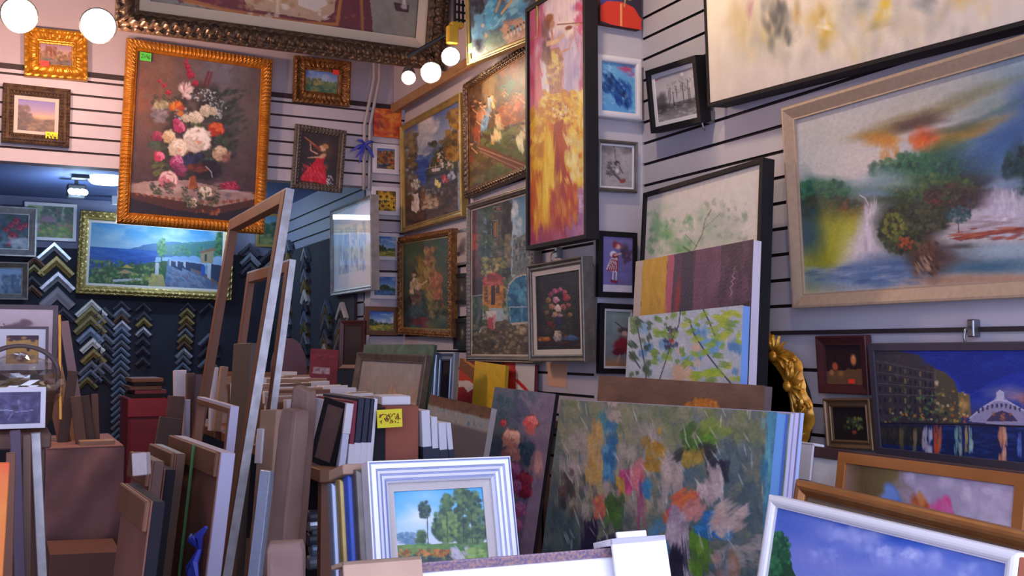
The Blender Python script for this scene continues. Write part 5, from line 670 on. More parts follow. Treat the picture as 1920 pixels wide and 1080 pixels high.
def moulding(w, h, fw, D, style='flat', carve=None, pitch=.03, amp=.1, n_=8, dark=()):
    b = MB(); pr = [(0, D)]+[(t*fw, y*fw) for t, y in PROF[style]]
    L4 = [(w, 0), (h, 1), (w, 2), (h, 3)]; rng = np.random.default_rng(int(w*1e4) % 9973)
    for L, k in L4:
        n = 1 if not carve else max(8, int(L/pitch*n_))
        n = min(n, 700); s = np.linspace(0, 1, n+1); P = np.zeros((len(pr), n+1, 3))
        wob = rng.random(n+1)
        for r, (t, y) in enumerate(pr):
            a = t+s*(L-2*t); tt = np.full(n+1, t); yy = np.full(n+1, y)
            if carve and 2 <= r <= len(pr)-3:
                fr = t/fw; ph = a/pitch*2*math.pi; env = np.clip(np.minimum(a, L-a)/(pitch*.5), 0, 1)
                if carve == 'ribs': yy = yy-env*amp*fw*(np.abs(np.sin(ph/2))-.5)*(1 if .04 < fr < .84 else 0)
                elif carve == 'beads': yy = yy-env*amp*fw*(np.abs(np.sin(ph/2))-.4)*(1 if (fr < .3 or fr > .7) else .15)
                elif carve == 'leaf': yy = yy-env*amp*fw*(np.sin(ph+fr*7)*.6+np.sin(2.3*ph-fr*9)*.35+(wob-.5)*.5)*(1 if .08 < fr < .72 else .5*np.sign(np.sin(3*ph))*.6); tt = tt+env*amp*fw*.35*np.cos(ph+fr*5)*(0 if fr < .03 else 1)
            if k == 0: P[r] = np.stack([-w/2+a, yy, tt], -1)
            elif k == 1: P[r] = np.stack([w/2-tt, yy, a], -1)
            elif k == 2: P[r] = np.stack([w/2-a, yy, h-tt], -1)
            else: P[r] = np.stack([-w/2+tt, yy, h-a], -1)
        for r in range(len(pr)-1): b.grid(P[r:r+2], 1 if r in dark else 0)
    z = fw; bk = [(-w/2, 0), (w/2, 0), (w/2, h), (-w/2, h)]; inn = [(-w/2+z, z), (w/2-z, z), (w/2-z, h-z), (-w/2+z, h-z)]
    yb = D; vs = [(x, yb, q) for x, q in bk]+[(x, yb, q) for x, q in inn]+[(x, pr[-1][1], q) for x, q in inn]
    fs = []
    for i in range(4):
        j = (i+1) % 4; fs += [[j, i, i+4, j+4], [j+4, i+4, i+8, j+8]]
    b.add(vs, fs)
    return b
def pxdist(a, b): return math.hypot(a[0]-b[0], a[1]-b[1])
def extend_down(M, w, h, zbot):
    up = M.col[2].xyz; o = M.col[3].xyz; k = (o.z-zbot)/max(up.z, .2)
    if k > 0:
        M = M.copy(); M.col[3].xyz = o-up*k; h += k
    return M, h
PICS = {}
def picture(label, cat, quad, yaw, anchor, fn, style='flat', fmat=None, fpx=10, D=.025, liners=(), mount=None, glass=False, carve=None, pitch=.03, amp=.1, gain=None, name='framed_painting', inner='canvas', group=None, lean=None, rng=(-20, 20), roll=None, zbot=None, seed=None, M=None, wh=None, edge=None, res=1.0, smooth=False, parts=True, carve_n=8, dark=(), dmat=None):
    """A framed picture: thing > frame, liner(s), mount, canvas or print, backing_board, glass."""
    if M is None:
        M, w, h = fit(quad, yaw, anchor, lean, rng, roll); LOG[-1] = LOG[-1]+(label,)
    else: w, h = wh
    if len(quad) == 2:
        cn = [M @ Vector(t) for t in ((-w/2, 0, h), (w/2, 0, h), (w/2, 0, 0), (-w/2, 0, 0))]; quad = [tuple(proj(np.array(t))) for t in cn]
    pw = max(pxdist(quad[0], quad[1]), pxdist(quad[3], quad[2])); ph = max(pxdist(quad[0], quad[3]), pxdist(quad[1], quad[2])); sc = h/ph
    ysc = 1.0
    if zbot is not None:
        h0 = h; M, h = extend_down(M, w, h, zbot); ph *= h/h0; ysc = max(1.0, h/h0)
    t = thing(name, label, cat, M, group); PICS[label] = (M.copy(), w, h, t)
    sd = seed or (abs(hash_(label)) % 9999+1); ins = 0; y = 0
    if fmat is not None:
        fw = fpx*sc; b = moulding(w, h, fw, D, style, carve, pitch, amp, carve_n, dark); o = b.build('frame', [fmat, dmat] if dmat else fmat, t, smooth=bool(carve) or smooth)
        ins = fw; y = PROF[style][-1][1]*fw
        for lw, lm, ls in liners:
            lw = lw*sc; b = moulding(w-2*ins+.002, h-2*ins+.002, lw, max(D-y, .004), ls); b.build('liner', lm, t, M=T(0, y, ins-.001)); ins += lw; y += PROF[ls][-1][1]*lw
    if mount:
        mw, mm = mount; mw = mw*sc
        b = moulding(w-2*ins+.002, h-2*ins+.002, mw, .003, 'flat'); b.build('mount', mm, t, M=T(0, y+.002, ins-.001)); ins += mw; y += .005
    cw, chh = w-2*ins+.004, h-2*ins+.004
    vh = chh/ysc; quad = [tuple(proj(np.array(M @ Vector((sx*cw/2, y, ins-.002+chh-sz*vh))))) for sx, sz in ((-1, 0), (1, 0), (1, 1), (-1, 1))]
    me = canvas_mesh(inner, cw, chh, fn, pw*cw/w*res, ph*chh/h*res, sd, gain, None, ysc, quad); me.materials.append(PAINT if inner != 'print' else PRINT)
    o = bpy.data.objects.new(inner, me); COL.objects.link(o); o.parent = t; o.matrix_basis = T(0, y+.001, ins-.002)
    if fmat is not None:
        MB().box((-cw/2, y+.004, ins), (cw/2, max(D-.001, y+.008), ins+chh-.004)).build('backing_board', mat('backing_card', '8a7560', .9), t)
    else:
        MB().box((-w/2, .0012, 0), (w/2, D, h)).build('stretcher', edge or mat('canvas_edge', 'b9b4b4', .8), t)
    if glass:
        gi = fpx*sc; MB().box((-w/2+gi, y-.006, gi), (w/2-gi, y-.004, h-gi)).build('glass', GLASS, t)
    return t
def hash_(s):
    k = 7
    for ch in s: k = (k*31+ord(ch)) % 1000003
    return k
def local(label_or_M): return PICS[label_or_M]
def slab(name, label, cat, quad, yaw, anchor, L, m, ch=.002, lean=None, rng=(-20, 20), roll=None, group=None, zbot=None, parent=None):
    M, w, h = fit(quad, yaw, anchor, lean, rng, roll); LOG[-1] = LOG[-1]+(label,)
    if zbot is not None: M, h = extend_down(M, w, h, zbot)
    o = MB().box((-w/2, 0, 0), (w/2, L, h), ch=ch).build(name, m, M=M); PICS[label] = (M.copy(), w, h, o)
    return tag(o, label, cat, group)
def rounded(w, d, h, r=.02, nu=40, nv=26, jit=.002, seed=3):
    """Soft wrapped block: superellipse cross-section with crumpled surface; base at z=0, front at y=0."""
    rg = np.random.default_rng(seed); P = np.zeros((nv, nu, 3)); gz = rg.random((nv, nu))
    for i in range(nv):
        f = i/(nv-1); z = h*f; e = min(f*h, (1-f)*h); k = 1 if e > r else math.sqrt(max(0, 1-(1-e/r)**2))*.12+.88
        for j in range(nu):
            t = 2*math.pi*j/nu; cx, sx = math.cos(t), math.sin(t); q = 2/7
            P[i, j] = (w/2*k*math.copysign(abs(cx)**q, cx)+jit*(gz[i, j]-.5), d/2+d/2*k*math.copysign(abs(sx)**q, sx)+jit*2*(gz[i, (j*3) % nu]-.5), z)
    b = MB(); b.grid(P, 0, True); b.f += [list(range(nu-1, -1, -1)), list(range((nv-1)*nu, nv*nu))]; b.mi += [0, 0]
    return b
def parcel(name, label, quad, yaw, anchor, L, m, zbot=None, lean=None, cat='parcel', seed=3, group=None, rng=(-20, 20)):
    M, w, h = fit(quad, yaw, anchor, lean, rng); LOG[-1] = LOG[-1]+(label,)
    if zbot is not None: M, h = extend_down(M, w, h, zbot)
    t = thing(name, label, cat, M, group); PICS[label] = (M.copy(), w, h, t)
    rounded(w, L, h, seed=seed).build('wrapping', m, t, smooth=True)
    return t, w, h
def sheet(parent, name, x, z, w, h, m, y=-.002, th=.001, rot=0, label=None):
    o = MB().box((-w/2, -th, 0), (w/2, 0, h)).build(name, m, parent, label=label); o.matrix_basis = T(x, y, z) @ Matrix.Rotation(rot, 4, 'Y'); return o
def scribble(parent, name, x, z, w, h, m, n, y, seed, r=.0012):
    """Hand-written marks: short strokes in rows of characters."""
    rg = np.random.default_rng(seed); b = MB()
    for k in range(n):
        cx = -w/2+w*(k+.5)/n; ww = w/n*.7
        for q in range(8):
            p0 = np.array([cx+ww*(rg.random()-.5), 0, h*rg.random()]); p1 = p0+np.array([ww*1.1*(rg.random()-.5), 0, h*.9*(rg.random()-.5)])
            p1[2] = min(max(p1[2], 0), h); b.tube([p0, (p0+p1)/2+[ww*.06, 0, .0], p1], r, 5)
    o = b.build(name, m, parent); o.matrix_basis = T(x, y, z); return o
# ------------------------------------------------------------------ materials of the place
m_wall = mat('white_slatwall', 'b4afb8', .6, c2='bebac2', scale=3); m_groove = mat('groove_dark', '2b2023', .7)
m_plain = mat('painted_wall', 'b4acb4', .8, c2='aba3ab', scale=2); m_ceil = mat('ceiling_paint', '9a98a0', .9); m_beam = mat('wood_ledge', '8a6a4a', .5, c2='a07d58', scale=6, stretch=(1, 8, 1))
m_navy = mat('navy_felt', '23242f', .9, c2='2b2c38', scale=5); m_floor = mat('brown_floor', '6a5044', .7, c2='7a5e4e', scale=4)
m_gold = mat('gilt_gold', 'c8902c', .38, .55, c2='a8741e', scale=30, bump=.2); m_gold2 = mat('pale_gold', 'b09a5c', .38, .5, c2='98844a', scale=14); m_bronze = mat('dark_bronze', '4a3b34', .4, .5, c2='6a5640', scale=40, bump=.3)
m_antique = mat('antique_gold', '94693a', .42, .5, c2='6a4626', scale=40, bump=.3); m_orange_gold = mat('bright_gilt', 'cf8f34', .35, .5, c2='b4742a', scale=30, bump=.2); m_silver = mat('silver_leaf', 'a5a3a2', .35, .5, c2='8c8a88', scale=20); m_pewter = mat('pewter_frame', '77716a', .4, .5, c2='645e56', scale=20)
m_black = mat('black_lacquer', '141217', .6, c2='19171c', scale=10, spec=.25); m_white = mat('white_paint', 'd8d5da', .45); m_cream = mat('cream_liner', 'cdbfa8', .7); m_linen = mat('linen_liner', 'c2bab2', .85, bump=.2, bscale=300); m_taupe = mat('champagne_frame', 'a8927c', .45, .15, c2='9f8974', scale=60)
m_wood = mat('raw_pine', '7c5238', .6, c2='6c452e', scale=5, stretch=(1, 1, .12)); m_wood2 = mat('brown_board', '5c4036', .65, c2='6c4c3e', scale=6, stretch=(6, 1, .4)); m_kraft = mat('kraft_paper', '84685c', .8, c2='785c52', scale=6, bump=.4, bscale=9); m_card = mat('cardboard', 'a98a72', .85, c2='9a7c66', scale=8)
m_whitecard = mat('white_card', 'd9d6da', .8); m_dark = mat('dark_void', '1a1820', .9); m_red = mat('maroon_paint', '6e2230', .5, c2='7c2a38', scale=4); m_lav = mat('lavender_edge', 'b6b2c8', .6); m_blueb = mat('blue_edge', '6a90c8', .6); m_maroon = mat('maroon_wood', '4a2226', .4, c2='3a1a1e', scale=10)
m_brownframe = mat('walnut_frame', '6e4c34', .45, c2='5c3e2a', scale=8, stretch=(1, 1, .3)); m_steel = mat('steel', '8a8c90', .35, .9); m_plastic = mat('black_plastic', '1c1c20', .45); m_yellow = mat('yellow_card', 'e8dc2c', .7); m_green = mat('green_sticker', '4fd04a', .6); m_redst = mat('red_sticker', 'e03a34', .6); m_peach = mat('peach_card', 'd8a888', .8)
m_ink = mat('brown_ink', '8a3a1a', .7); m_inkd = mat('dark_ink', '2a4a2a', .7); m_blue = mat('blue_ribbon', '3a48b8', .5); m_string = mat('white_string', 'cfcbd2', .8); m_gstring = mat('green_string', '4f7a4a', .8)
m_silverblue = mat('blue_silver', '8f9db0', .3, .55); m_white_gloss = mat('white_lacquer', 'dcdad8', .3, .1)

# ------------------------------------------------------------------ the room
RX, MX, BX, CY, HY, BY = 2.5, 2.268, 2.05, 3.79, 6.16, 8.6
def slatwall(name, axis, pos, u0, u1, z0, z1, grooves, th=.1, gw=.012, gd=.012, m=None):
    """Slatted panel: one body with grooves cut along it. axis 'X': faces -X and runs along Y; axis 'Y': faces -Y and runs along X."""
    prof = [(z0, 0)]
    for g in sorted(grooves):
        if z0+.01 < g < z1-.01: prof += [(g-gw/2, 0), (g-gw/2, gd), (g+gw/2, gd), (g+gw/2, 0)]
    prof += [(z1, 0)]; b = MB()
    def V(u, z, d): return (pos+d, u, z) if axis == 'X' else (u, pos+d, z)
    for (za, da), (zb, db) in zip(prof[:-1], prof[1:]):
        q = [V(u0, za, da), V(u1, za, da), V(u1, zb, db), V(u0, zb, db)]
        if axis == 'X': q = q[::-1]
        b.add(q, [[0, 1, 2, 3]], 1 if (da > 0 or db > 0) else 0)
    for u in (u0, u1):
        b.add([V(u, z0, th), V(u, z0, 0), V(u, z1, 0), V(u, z1, th)], [[0, 1, 2, 3]])
    b.add([V(u0, z0, th), V(u1, z0, th), V(u1, z1, th), V(u0, z1, th)], [[0, 1, 2, 3]])
    b.add([V(u0, z0, th), V(u1, z0, th), V(u1, z0, 0), V(u0, z0, 0)], [[0, 1, 2, 3]]); b.add([V(u0, z1, th), V(u1, z1, th), V(u1, z1, 0), V(u0, z1, 0)], [[0, 1, 2, 3]])
    return structure(b.build(name, [m or m_wall, m_groove]))
ZC = 3.75
slatwall('wall_right', 'X', RX, .45, CY+.05, 0, ZC, [1.694+.0925*k for k in range(0, 24)]+[1.47, 1.35, 1.25, 1.15], th=.15)
slatwall('wall_pier', 'Y', CY, MX, RX+.01, 0, ZC, [], th=.03)
slatwall('wall_middle', 'X', MX, CY+.03, HY-.01, 0, 3.05, [1.898+.0935*k for k in range(-10, 12)], th=.2)
b = MB(); b.box((2.2, CY+.031, 3.05), (2.45, HY+.01, ZC)); structure(b.build('wall_bulkhead', m_plain))
b = MB(); b.box((2.175, CY+.031, 3.02), (2.215, HY, 3.075), ch=.006); structure(b.build('trim_1', m_beam))
HG = [2.545+.075+.08*k for k in range(0, 6)]
slatwall('wall_back', 'Y', HY, -1.6, BX+.01, 2.545, 3.06, HG, th=.1)
slatwall('wall_column', 'Y', HY-.001, BX, 2.30, 0, 3.05, [1.3+.08*k for k in range(0, 22)], th=.12)
b = MB(); b.box((-1.6, HY+.02, 3.06), (2.45, HY+.1, ZC)); structure(b.build('wall_upper', m_plain))
b = MB(); b.box((-1.6, HY-.004, 3.045), (BX+.15, HY+.1, 3.075)); structure(b.build('trim_2', m_groove))
slatwall('wall_inner', 'X', BX, HY+.1, BY+.1, 0, 2.7, [1.2+.09*k for k in range(0, 16)], th=.2, m=mat('blue_slatwall', '7c8296', .6))
b = MB(); b.box((-1.6, BY, 0), (BX+.2, BY+.1, 2.3)); structure(b.build('wall_rear', m_navy))
b = MB(); b.box((-1.6, BY, 2.3), (BX+.2, BY+.1, 2.8)); structure(b.build('wall_rear_upper', mat('pale_blue_wall', '767a94', .8)))
b = MB(); b.box((-1.7, HY+.1, 2.68), (BX+.2, BY+.1, 2.8)); structure(b.build('ceiling_rear', mat('rear_ceiling', '5c6c9c', .8)))
b = MB(); b.box((-1.7, .9, ZC), (RX+.15, HY+.1, ZC+.1)); structure(b.build('ceiling', m_ceil))
b = MB(); b.box((-1.7, .45, 0), (-1.6, BY+.1, ZC)); structure(b.build('wall_left', m_plain))
b = MB(); b.box((-1.7, .8, 2.75), (RX+.15, .9, ZC+.1)); structure(b.build('wall_front_daylight_block', m_plain))  # unseen lintel, added to hold street daylight off the shop walls
b = MB(); b.box((-3, -2.5, -.1), (3.2, BY+.1, 0)); structure(b.build('floor', m_floor))
b = MB(); b.box((RX-.012, .45, 1.592), (RX+.01, CY, 1.606)); structure(b.build('trim_3', m_groove))

# conduits by the opening, with a blue ribbon tied on
t = thing('conduit', 'grey conduit pair bending down the white wall beside the small red dancer frame', 'conduit', T(2.0, HY-.02, 2.52))
for dx in (0, .035):
    p = [(dx, 0, 0)]+[(dx, 0, z) for z in (.2, .4)]+[(dx+.06*k/5*1.0+0, 0, .4+.06*k) for k in range(1, 6)]+[(dx+.06, 0, 1.2)]
    MB().tube(p, .011, 8).build('pipe', mat('conduit_grey', 'a8a4a8', .5), t, smooth=True)
t = thing('ribbon', 'blue ribbon tied in a knot on the grey conduit', 'ribbon', T(1.995, HY-.05, 2.80))
b = MB()
for a, l in ((-2.2, .1), (-1.9, .12), (-.9, .09), (.5, .06), (2.6, .06), (-2.7, .1)): b.tube([(0, 0, 0), (l*.5*math.cos(a), -.01, l*.5*math.sin(a)), (l*math.cos(a), -.004, l*math.sin(a)-.01)], [.006, .011, .004], 6)
b.build('bow', m_blue, t)
P = picture
# ---- upper wall and the front of the opening
P('huge ornate bronze framed painting of a red carpet scene hung high across the shop', 'painting', [(226, -250), (846, -130), (839, 134), (217, 56)], 0, ('Y', 5.3), p_salon, 'ornate', m_bronze, 44, .05, liners=((22, m_cream, 'bevel'),), carve='leaf', pitch=.05, amp=.1, lean=12, roll=0)
P('large still life of roses and peonies in a bright ribbed gold frame', 'painting', [(240, 74), (512, 109), (495, 440), (216, 417)], 0, ('Y', HY-.045), p_bouquet, 'gadroon', m_orange_gold, 21, .04, carve='ribs', pitch=.022, amp=.22, rng=(0, 14))
P('small ruin landscape in a wide gold frame at the top left', 'painting', [(47, 52), (166, 58), (163, 151), (44, 142)], 0, ('Y', HY-.04), p_ruin, 'scoop', m_gold, 27, .035, carve='leaf', pitch=.04, amp=.05, rng=(0, 10))
P('small heath landscape with cream liner in a beaded dark bronze frame', 'painting', [(8, 156), (135, 167), (128, 273), (0, 268)], 0, ('Y', HY-.04), p_heath, 'ornate', m_bronze, 20, .035, liners=((7, m_linen, 'bevel'),), carve='beads', pitch=.018, amp=.12, rng=(0, 10))
P('small mountain creek painting in a wide gold leaf frame right of the roses', 'painting', [(553, 103), (659, 116), (656, 200), (550, 191)], 0, ('Y', HY-.04), p_creek, 'scoop', m_antique, 24, .035, carve='leaf', pitch=.03, amp=.07, rng=(0, 12))
P('small violin player in a red dress in a studded silver and black frame', 'painting', [(555, 233), (651, 244), (641, 363), (546, 351)], 0, ('Y', HY-.03), p_dancer, 'ornate', m_pewter, 13, .025, carve='beads', pitch=.022, amp=.28, rng=(0, 12))
# ---- the column of small pictures
CN = ('Y', HY-.02)
P('small unframed canvas in red and orange at the head of the column', 'painting', [(703, 203), (753, 207), (751, 258), (700, 256)], 0, CN, p_sunset, D=.018, lean=2, edge=mat('red_edge', 'a8402c', .8))
P('little autumn lake canvas in a white frame below the red and orange one', 'painting', [(700, 268), (750, 272), (748, 326), (697, 325)], 0, CN, p_autumn, 'flat', m_white, 9, .018, lean=2)
P('little sunflower picture in a white frame', 'painting', [(698, 349), (751, 352), (749, 403), (697, 403)], 0, CN, p_sunflower, 'flat', m_white, 8, .018, lean=2)
P('little meadow and cloud canvas in a white frame below the sunflowers', 'painting', [(697, 435), (749, 438), (748, 488), (696, 487)], 0, CN, p_field, 'flat', m_white, 7, .018, lean=2)
P('little reflecting pond canvas in a white frame above the wood framed one', 'painting', [(696, 511), (749, 513), (748, 561), (695, 560)], 0, CN, p_pond, 'flat', m_white, 7, .018, lean=2)
P('little field and cloud picture in a plain brown wood frame', 'painting', [(686, 574), (747, 576), (746, 629), (683, 628)], 0, ('Y', HY-.03), p_meadowsky, 'flat', m_brownframe, 9, .02, lean=2)
# ---- the middle wall
P('lakeside terrace painting in a wide pale gold frame', 'painting', [(750, 237), (863, 172), (866, 405), (752, 438)], 90, ('X', MX-.05), p_coast, 'scoop', m_gold2, 13, .04, carve='beads', pitch=.012, amp=.03, rng=(0, 14))
P('misty goddess painting in a carved antique gold frame', 'painting', [(748, 447), (845, 426), (847, 635), (746, 625)], 90, ('X', MX-.05), p_goddess, 'ornate', m_antique, 13, .04, liners=((3, m_gold2, 'flat'),), carve='leaf', pitch=.035, amp=.14, rng=(0, 14))
P('crowded courtyard feast painting in a dark carved frame', 'painting', [(868, 160), (1015, 62), (1018, 313), (872, 370)], 90, ('X', MX-.05), p_banquet, 'ornate', m_bronze, 15, .045, liners=((3, m_antique, 'flat'),), carve='leaf', pitch=.03, amp=.12, rng=(0, 14))
P('women in blue robes painting in a gold frame up at the ledge', 'painting', [(872, -150), (1002, -260), (1008, 66), (873, 128)], 90, ('X', 2.12), p_harem, 'scoop', m_gold2, 12, .04, rng=(4, 14))
P('tall canvas of a violinist in a yellow dress in a deep black frame', 'painting', [(982, 20), (1099, -60), (1097, 451), (989, 466)], 90, ('X', MX-.16), p_violinist, 'box', m_black, 9, .06, rng=(0, 14), amp=0)
P('narrow canal street painting with a red awning in a rope edged frame', 'painting', [(875, 383), (1001, 345), (1002, 682), (876, 677)], 90, ('X', MX-.05), p_canal, 'ornate', m_pewter, 13, .04, liners=((3, m_linen, 'flat'),), carve='beads', pitch=.02, amp=.14, rng=(0, 10))
P('small flower vase painting with white liner in a wide pewter frame', 'painting', [(987, 499), (1092, 479), (1097, 680), (992, 677)], 90, ('X', MX-.1), p_vase, 'scoop', m_pewter, 14, .05, liners=((11, m_linen, 'flat'),), rng=(0, 10))
P('small grey framed print beside the goddess painting, upper of three', 'print', [(848, 436), (882, 424), (882, 494), (848, 499)], 90, ('X', MX-.025), p_smalllight, 'flat', m_pewter, 5, .02, lean=1, inner='print', name='framed_print')
P('small black framed print beside the goddess painting, middle of three', 'print', [(848, 515), (882, 510), (882, 569), (848, 571)], 90, ('X', MX-.025), p_mountain, 'flat', m_black, 8, .02, lean=1, inner='print', name='framed_print')
P('small black framed print beside the goddess painting, lowest of three', 'print', [(849, 598), (882, 596), (882, 655), (850, 655)], 90, ('X', MX-.025), p_smalldark, 'flat', m_black, 8, .02, lean=1, inner='print', name='framed_print')
# ---- the pier
PN = ('Y', CY-.03)
P('small canvas of a red cloth and flowers at the top of the pier', 'painting', [(1126, -50), (1204, -42), (1201, 57), (1127, 40)], 0, ('Y', CY-.04), p_redcloth, D=.041, rng=(0, 16), edge=mat('maroon_edge', '5a2a2a', .8))
P('blue abstract with a red patch in a white frame', 'painting', [(1116, 98), (1202, 113), (1205, 227), (1119, 218)], 0, ('Y', CY-.04), p_bluebirds, 'cushion', m_white, 13, .03, rng=(0, 14))
P('grey pencil drawing of a girl with a heart in a weathered frame', 'print', [(1120, 260), (1197, 267), (1195, 362), (1120, 358)], 0, PN, p_heartgirl, 'ornate', m_pewter, 7, .02, mount=(4, m_whitecard), rng=(0, 10), inner='print', name='framed_print', glass=True)
P('print of a girl in a striped skirt on violet in a black frame', 'print', [(1122, 432), (1197, 437), (1193, 558), (1123, 557)], 0, PN, p_stripegirl, 'flat', m_black, 10, .025, rng=(0, 6), inner='print', name='framed_print', glass=True)
P('print of a girl sitting in a red dress in a black frame', 'print', [(1124, 567), (1196, 572), (1194, 702), (1125, 700)], 0, PN, p_sitgirl, 'flat', m_black, 10, .025, mount=(5, m_whitecard), rng=(0, 6), inner='print', name='framed_print', glass=True)
# ---- the right wall
P('square black and white print of bare trees in a thick black frame', 'print', [(1210, 134), (1303, 102), (1315, 230), (1220, 250)], 90, ('X', RX-.07), p_mono, 'box', m_black, 11, .05, mount=(9, m_whitecard), rng=(0, 14), inner='print', name='framed_print')
P('big pale ochre and grey flower abstract in a thin black frame at the ceiling', 'painting', [(1311, -190), (2060, -560), (2075, -14), (1328, 214)], 90, ('X', RX-.1), p_lilies, 'flat', m_black, 10, .09, rng=(2, 16), res=.7)
P('wide waterfall and forest painting in a broad champagne frame', 'painting', [(1460, 206), (1985, 43), (2002, 557), (1490, 577)], 90, ('X', RX-.06), p_waterfall, 'bevel', m_taupe, 36, .05, rng=(0, 14))
P('tall pale canvas with a hazy green tree in a black frame', 'painting', [(1200, 355), (1427, 307), (1419, 760), (1194, 745)], 90, ('X', RX-.24), p_greentree, 'box', m_black, 10, .05, lean=-5, zbot=.62)
P('striped canvas in ochre, plum and violet', 'painting', [(1190, 484), (1408, 460), (1404, 760), (1182, 745)], 90, ('X', RX-.34), p_stripes, D=.035, lean=-5, zbot=.9, edge=mat('pale_edge', 'c4bcc8', .8))
P('pale canvas with green and blue branches', 'painting', [(1178, 588), (1390, 582), (1388, 735), (1173, 726)], 90, ('X', RX-.42), p_branches, D=.03, lean=-5, zbot=1.2, edge=m_blueb)
P('brown canvas with an orange patch behind the meadow abstract', 'painting', [(1125, 705), (1430, 724), (1420, 1000), (1105, 920)], 90, ('X', RX-.52), p_brown, D=.03, lean=-5, zbot=.62, edge=mat('brown_edge', '5a4a48', .8))
P('tiny fruit still life in a wide dark maroon frame', 'painting', [(1528, 630), (1622, 629), (1629, 741), (1535, 737)], 90, ('X', RX-.03), p_fruit, 'bevel', m_maroon, 18, .025, rng=(0, 6), res=1.4)
P('tiny dark fruit painting in a bronze gold frame below the maroon one', 'painting', [(1541, 749), (1631, 745), (1637, 847), (1551, 838)], 90, ('X', RX-.04), p_darkfruit, 'scoop', mat('bronze_gold', '7d6248', .4, .5), 18, .035, rng=(0, 8), res=1.4)
P('night painting of a white bridge and canal houses in a dark frame', 'painting', [(1624, 645), (2070, 639), (2085, 905), (1645, 850)], 90, ('X', RX-.04), p_venice, 'flat', mat('dark_grey_frame', '3c3640', .5), 17, .03, rng=(0, 10))
# ---- the rear room
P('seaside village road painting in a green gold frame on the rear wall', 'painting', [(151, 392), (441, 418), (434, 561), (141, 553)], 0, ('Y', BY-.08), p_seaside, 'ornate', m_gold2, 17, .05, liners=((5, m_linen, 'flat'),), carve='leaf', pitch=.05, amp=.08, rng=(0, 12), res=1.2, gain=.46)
P('red roses painting in a pale silver frame at the rear left', 'painting', [(-20, 384), (71, 390), (67, 481), (-22, 480)], 0, ('Y', BY-.14), p_redroses, 'bevel', m_silver, 15, .04, rng=(0, 8))
P('cottage garden painting in a thin white frame at the rear left', 'painting', [(46, 377), (145, 384), (142, 452), (44, 450)], 0, ('Y', BY-.05), p_cottage, 'flat', m_white, 6, .03, rng=(0, 8))
P('blue castle picture in a grey frame at the rear left', 'painting', [(-16, 490), (55, 492), (52, 562), (-18, 562)], 0, ('Y', BY-.12), p_castle, 'bevel', m_pewter, 12, .04, rng=(0, 8))
P('dark park landscape in a thin gilt frame on the rear wall', 'painting', [(482, 400), (570, 403), (566, 465), (480, 463)], 0, ('Y', BY-.05), p_park, 'flat', m_gold2, 5, .03, rng=(0, 8))
P('glazed blue line print in a wide silver frame inside the rear room', 'print', [(620, 392), (695, 368), (697, 552), (619, 548)], 90, ('X', BX-.06), p_lines, 'scoop', m_silver, 10, .05, inner='print', name='framed_print', glass=True, rng=(0, 8), roll=0, gain=1.5)
# ---- the left front
P('cello player print on pink paper in a thin maroon frame', 'print', [(-40, 568), (111, 574), (105, 702), (-48, 702)], 0, ('Y', 3.7), p_cello, 'flat', m_maroon, 9, .02, inner='print', name='framed_print', rng=(-12, 0), roll=0)
P('small ochre print with white mount in front of the cello player', 'print', [(-6, 611), (93, 613), (88, 698), (-9, 700)], 0, ('Y', 3.55), p_yellowprint, 'flat', m_maroon, 5, .02, mount=(13, m_whitecard), inner='print', name='framed_print', rng=(-12, 0), roll=0)
P('violet grey print in a white frame at the left edge', 'print', [(-40, 731), (86, 722), (85, 800), (-38, 808)], 0, ('Y', 3.2), p_darkprint, 'flat', m_white, 9, .02, inner='print', name='framed_print', rng=(-12, 0), roll=0)
# ---- middle stacks
P('pale streaky abstract in a sloping grey frame leaning on a green canvas', 'painting', [(670, 659), (800, 667), (785, 770), (654, 760)], 76, ('X', 1.76), p_abstractwide, 'bevel', m_pewter, 15, .035, lean=-9, zbot=1.0)
P('dull green canvas behind the grey framed abstract', 'painting', [(683, 641), (812, 652), (800, 760), (668, 750)], 76, ('X', 1.83), p_greencanvas, D=.02, lean=-9, zbot=1.0, edge=mat('green_edge', '42544c', .8))
P('red volcano canvas left of the plain yellow one', 'painting', [(862, 675), (912, 679), (905, 750), (858, 742)], 90, ('X', MX-.06), p_volcano, D=.02, lean=-2, zbot=1.22, edge=m_red)
P('plain yellow canvas standing between two red ones', 'painting', [(890, 680), (949, 683), (942, 752), (886, 744)], 90, ('X', MX-.1), p_yellow, D=.02, lean=-3, zbot=1.22, edge=mat('yellow_edge', 'a88a1c', .8))
P('red and white canvas right of the plain yellow one', 'painting', [(943, 680), (1001, 684), (1001, 760), (938, 752)], 90, ('X', MX-.04), p_redwhite, D=.02, lean=-2, zbot=1.22, edge=m_red)
P('brown and white horizon canvas on the wooden rack', 'painting', [(806, 743), (922, 763), (912, 815), (797, 792)], 84, ('X', 1.84), p_horizon, D=.03, lean=-9, zbot=0.0)
P('maroon poster board with a pale strip at the back', 'poster', [(585, 655), (635, 656), (631, 707), (578, 705)], 10, ('Y', 5.75), p_maroonposter, D=.015, lean=-6, zbot=1.0, name='poster_board', inner='print', edge=m_red)
P('dark picture in a maroon wood frame at the rear passage', 'painting', [(636, 601), (685, 600), (681, 692), (634, 692)], 40, ('Y', 6.05), p_darkglass, 'bevel', m_maroon, 9, .03, lean=-3)
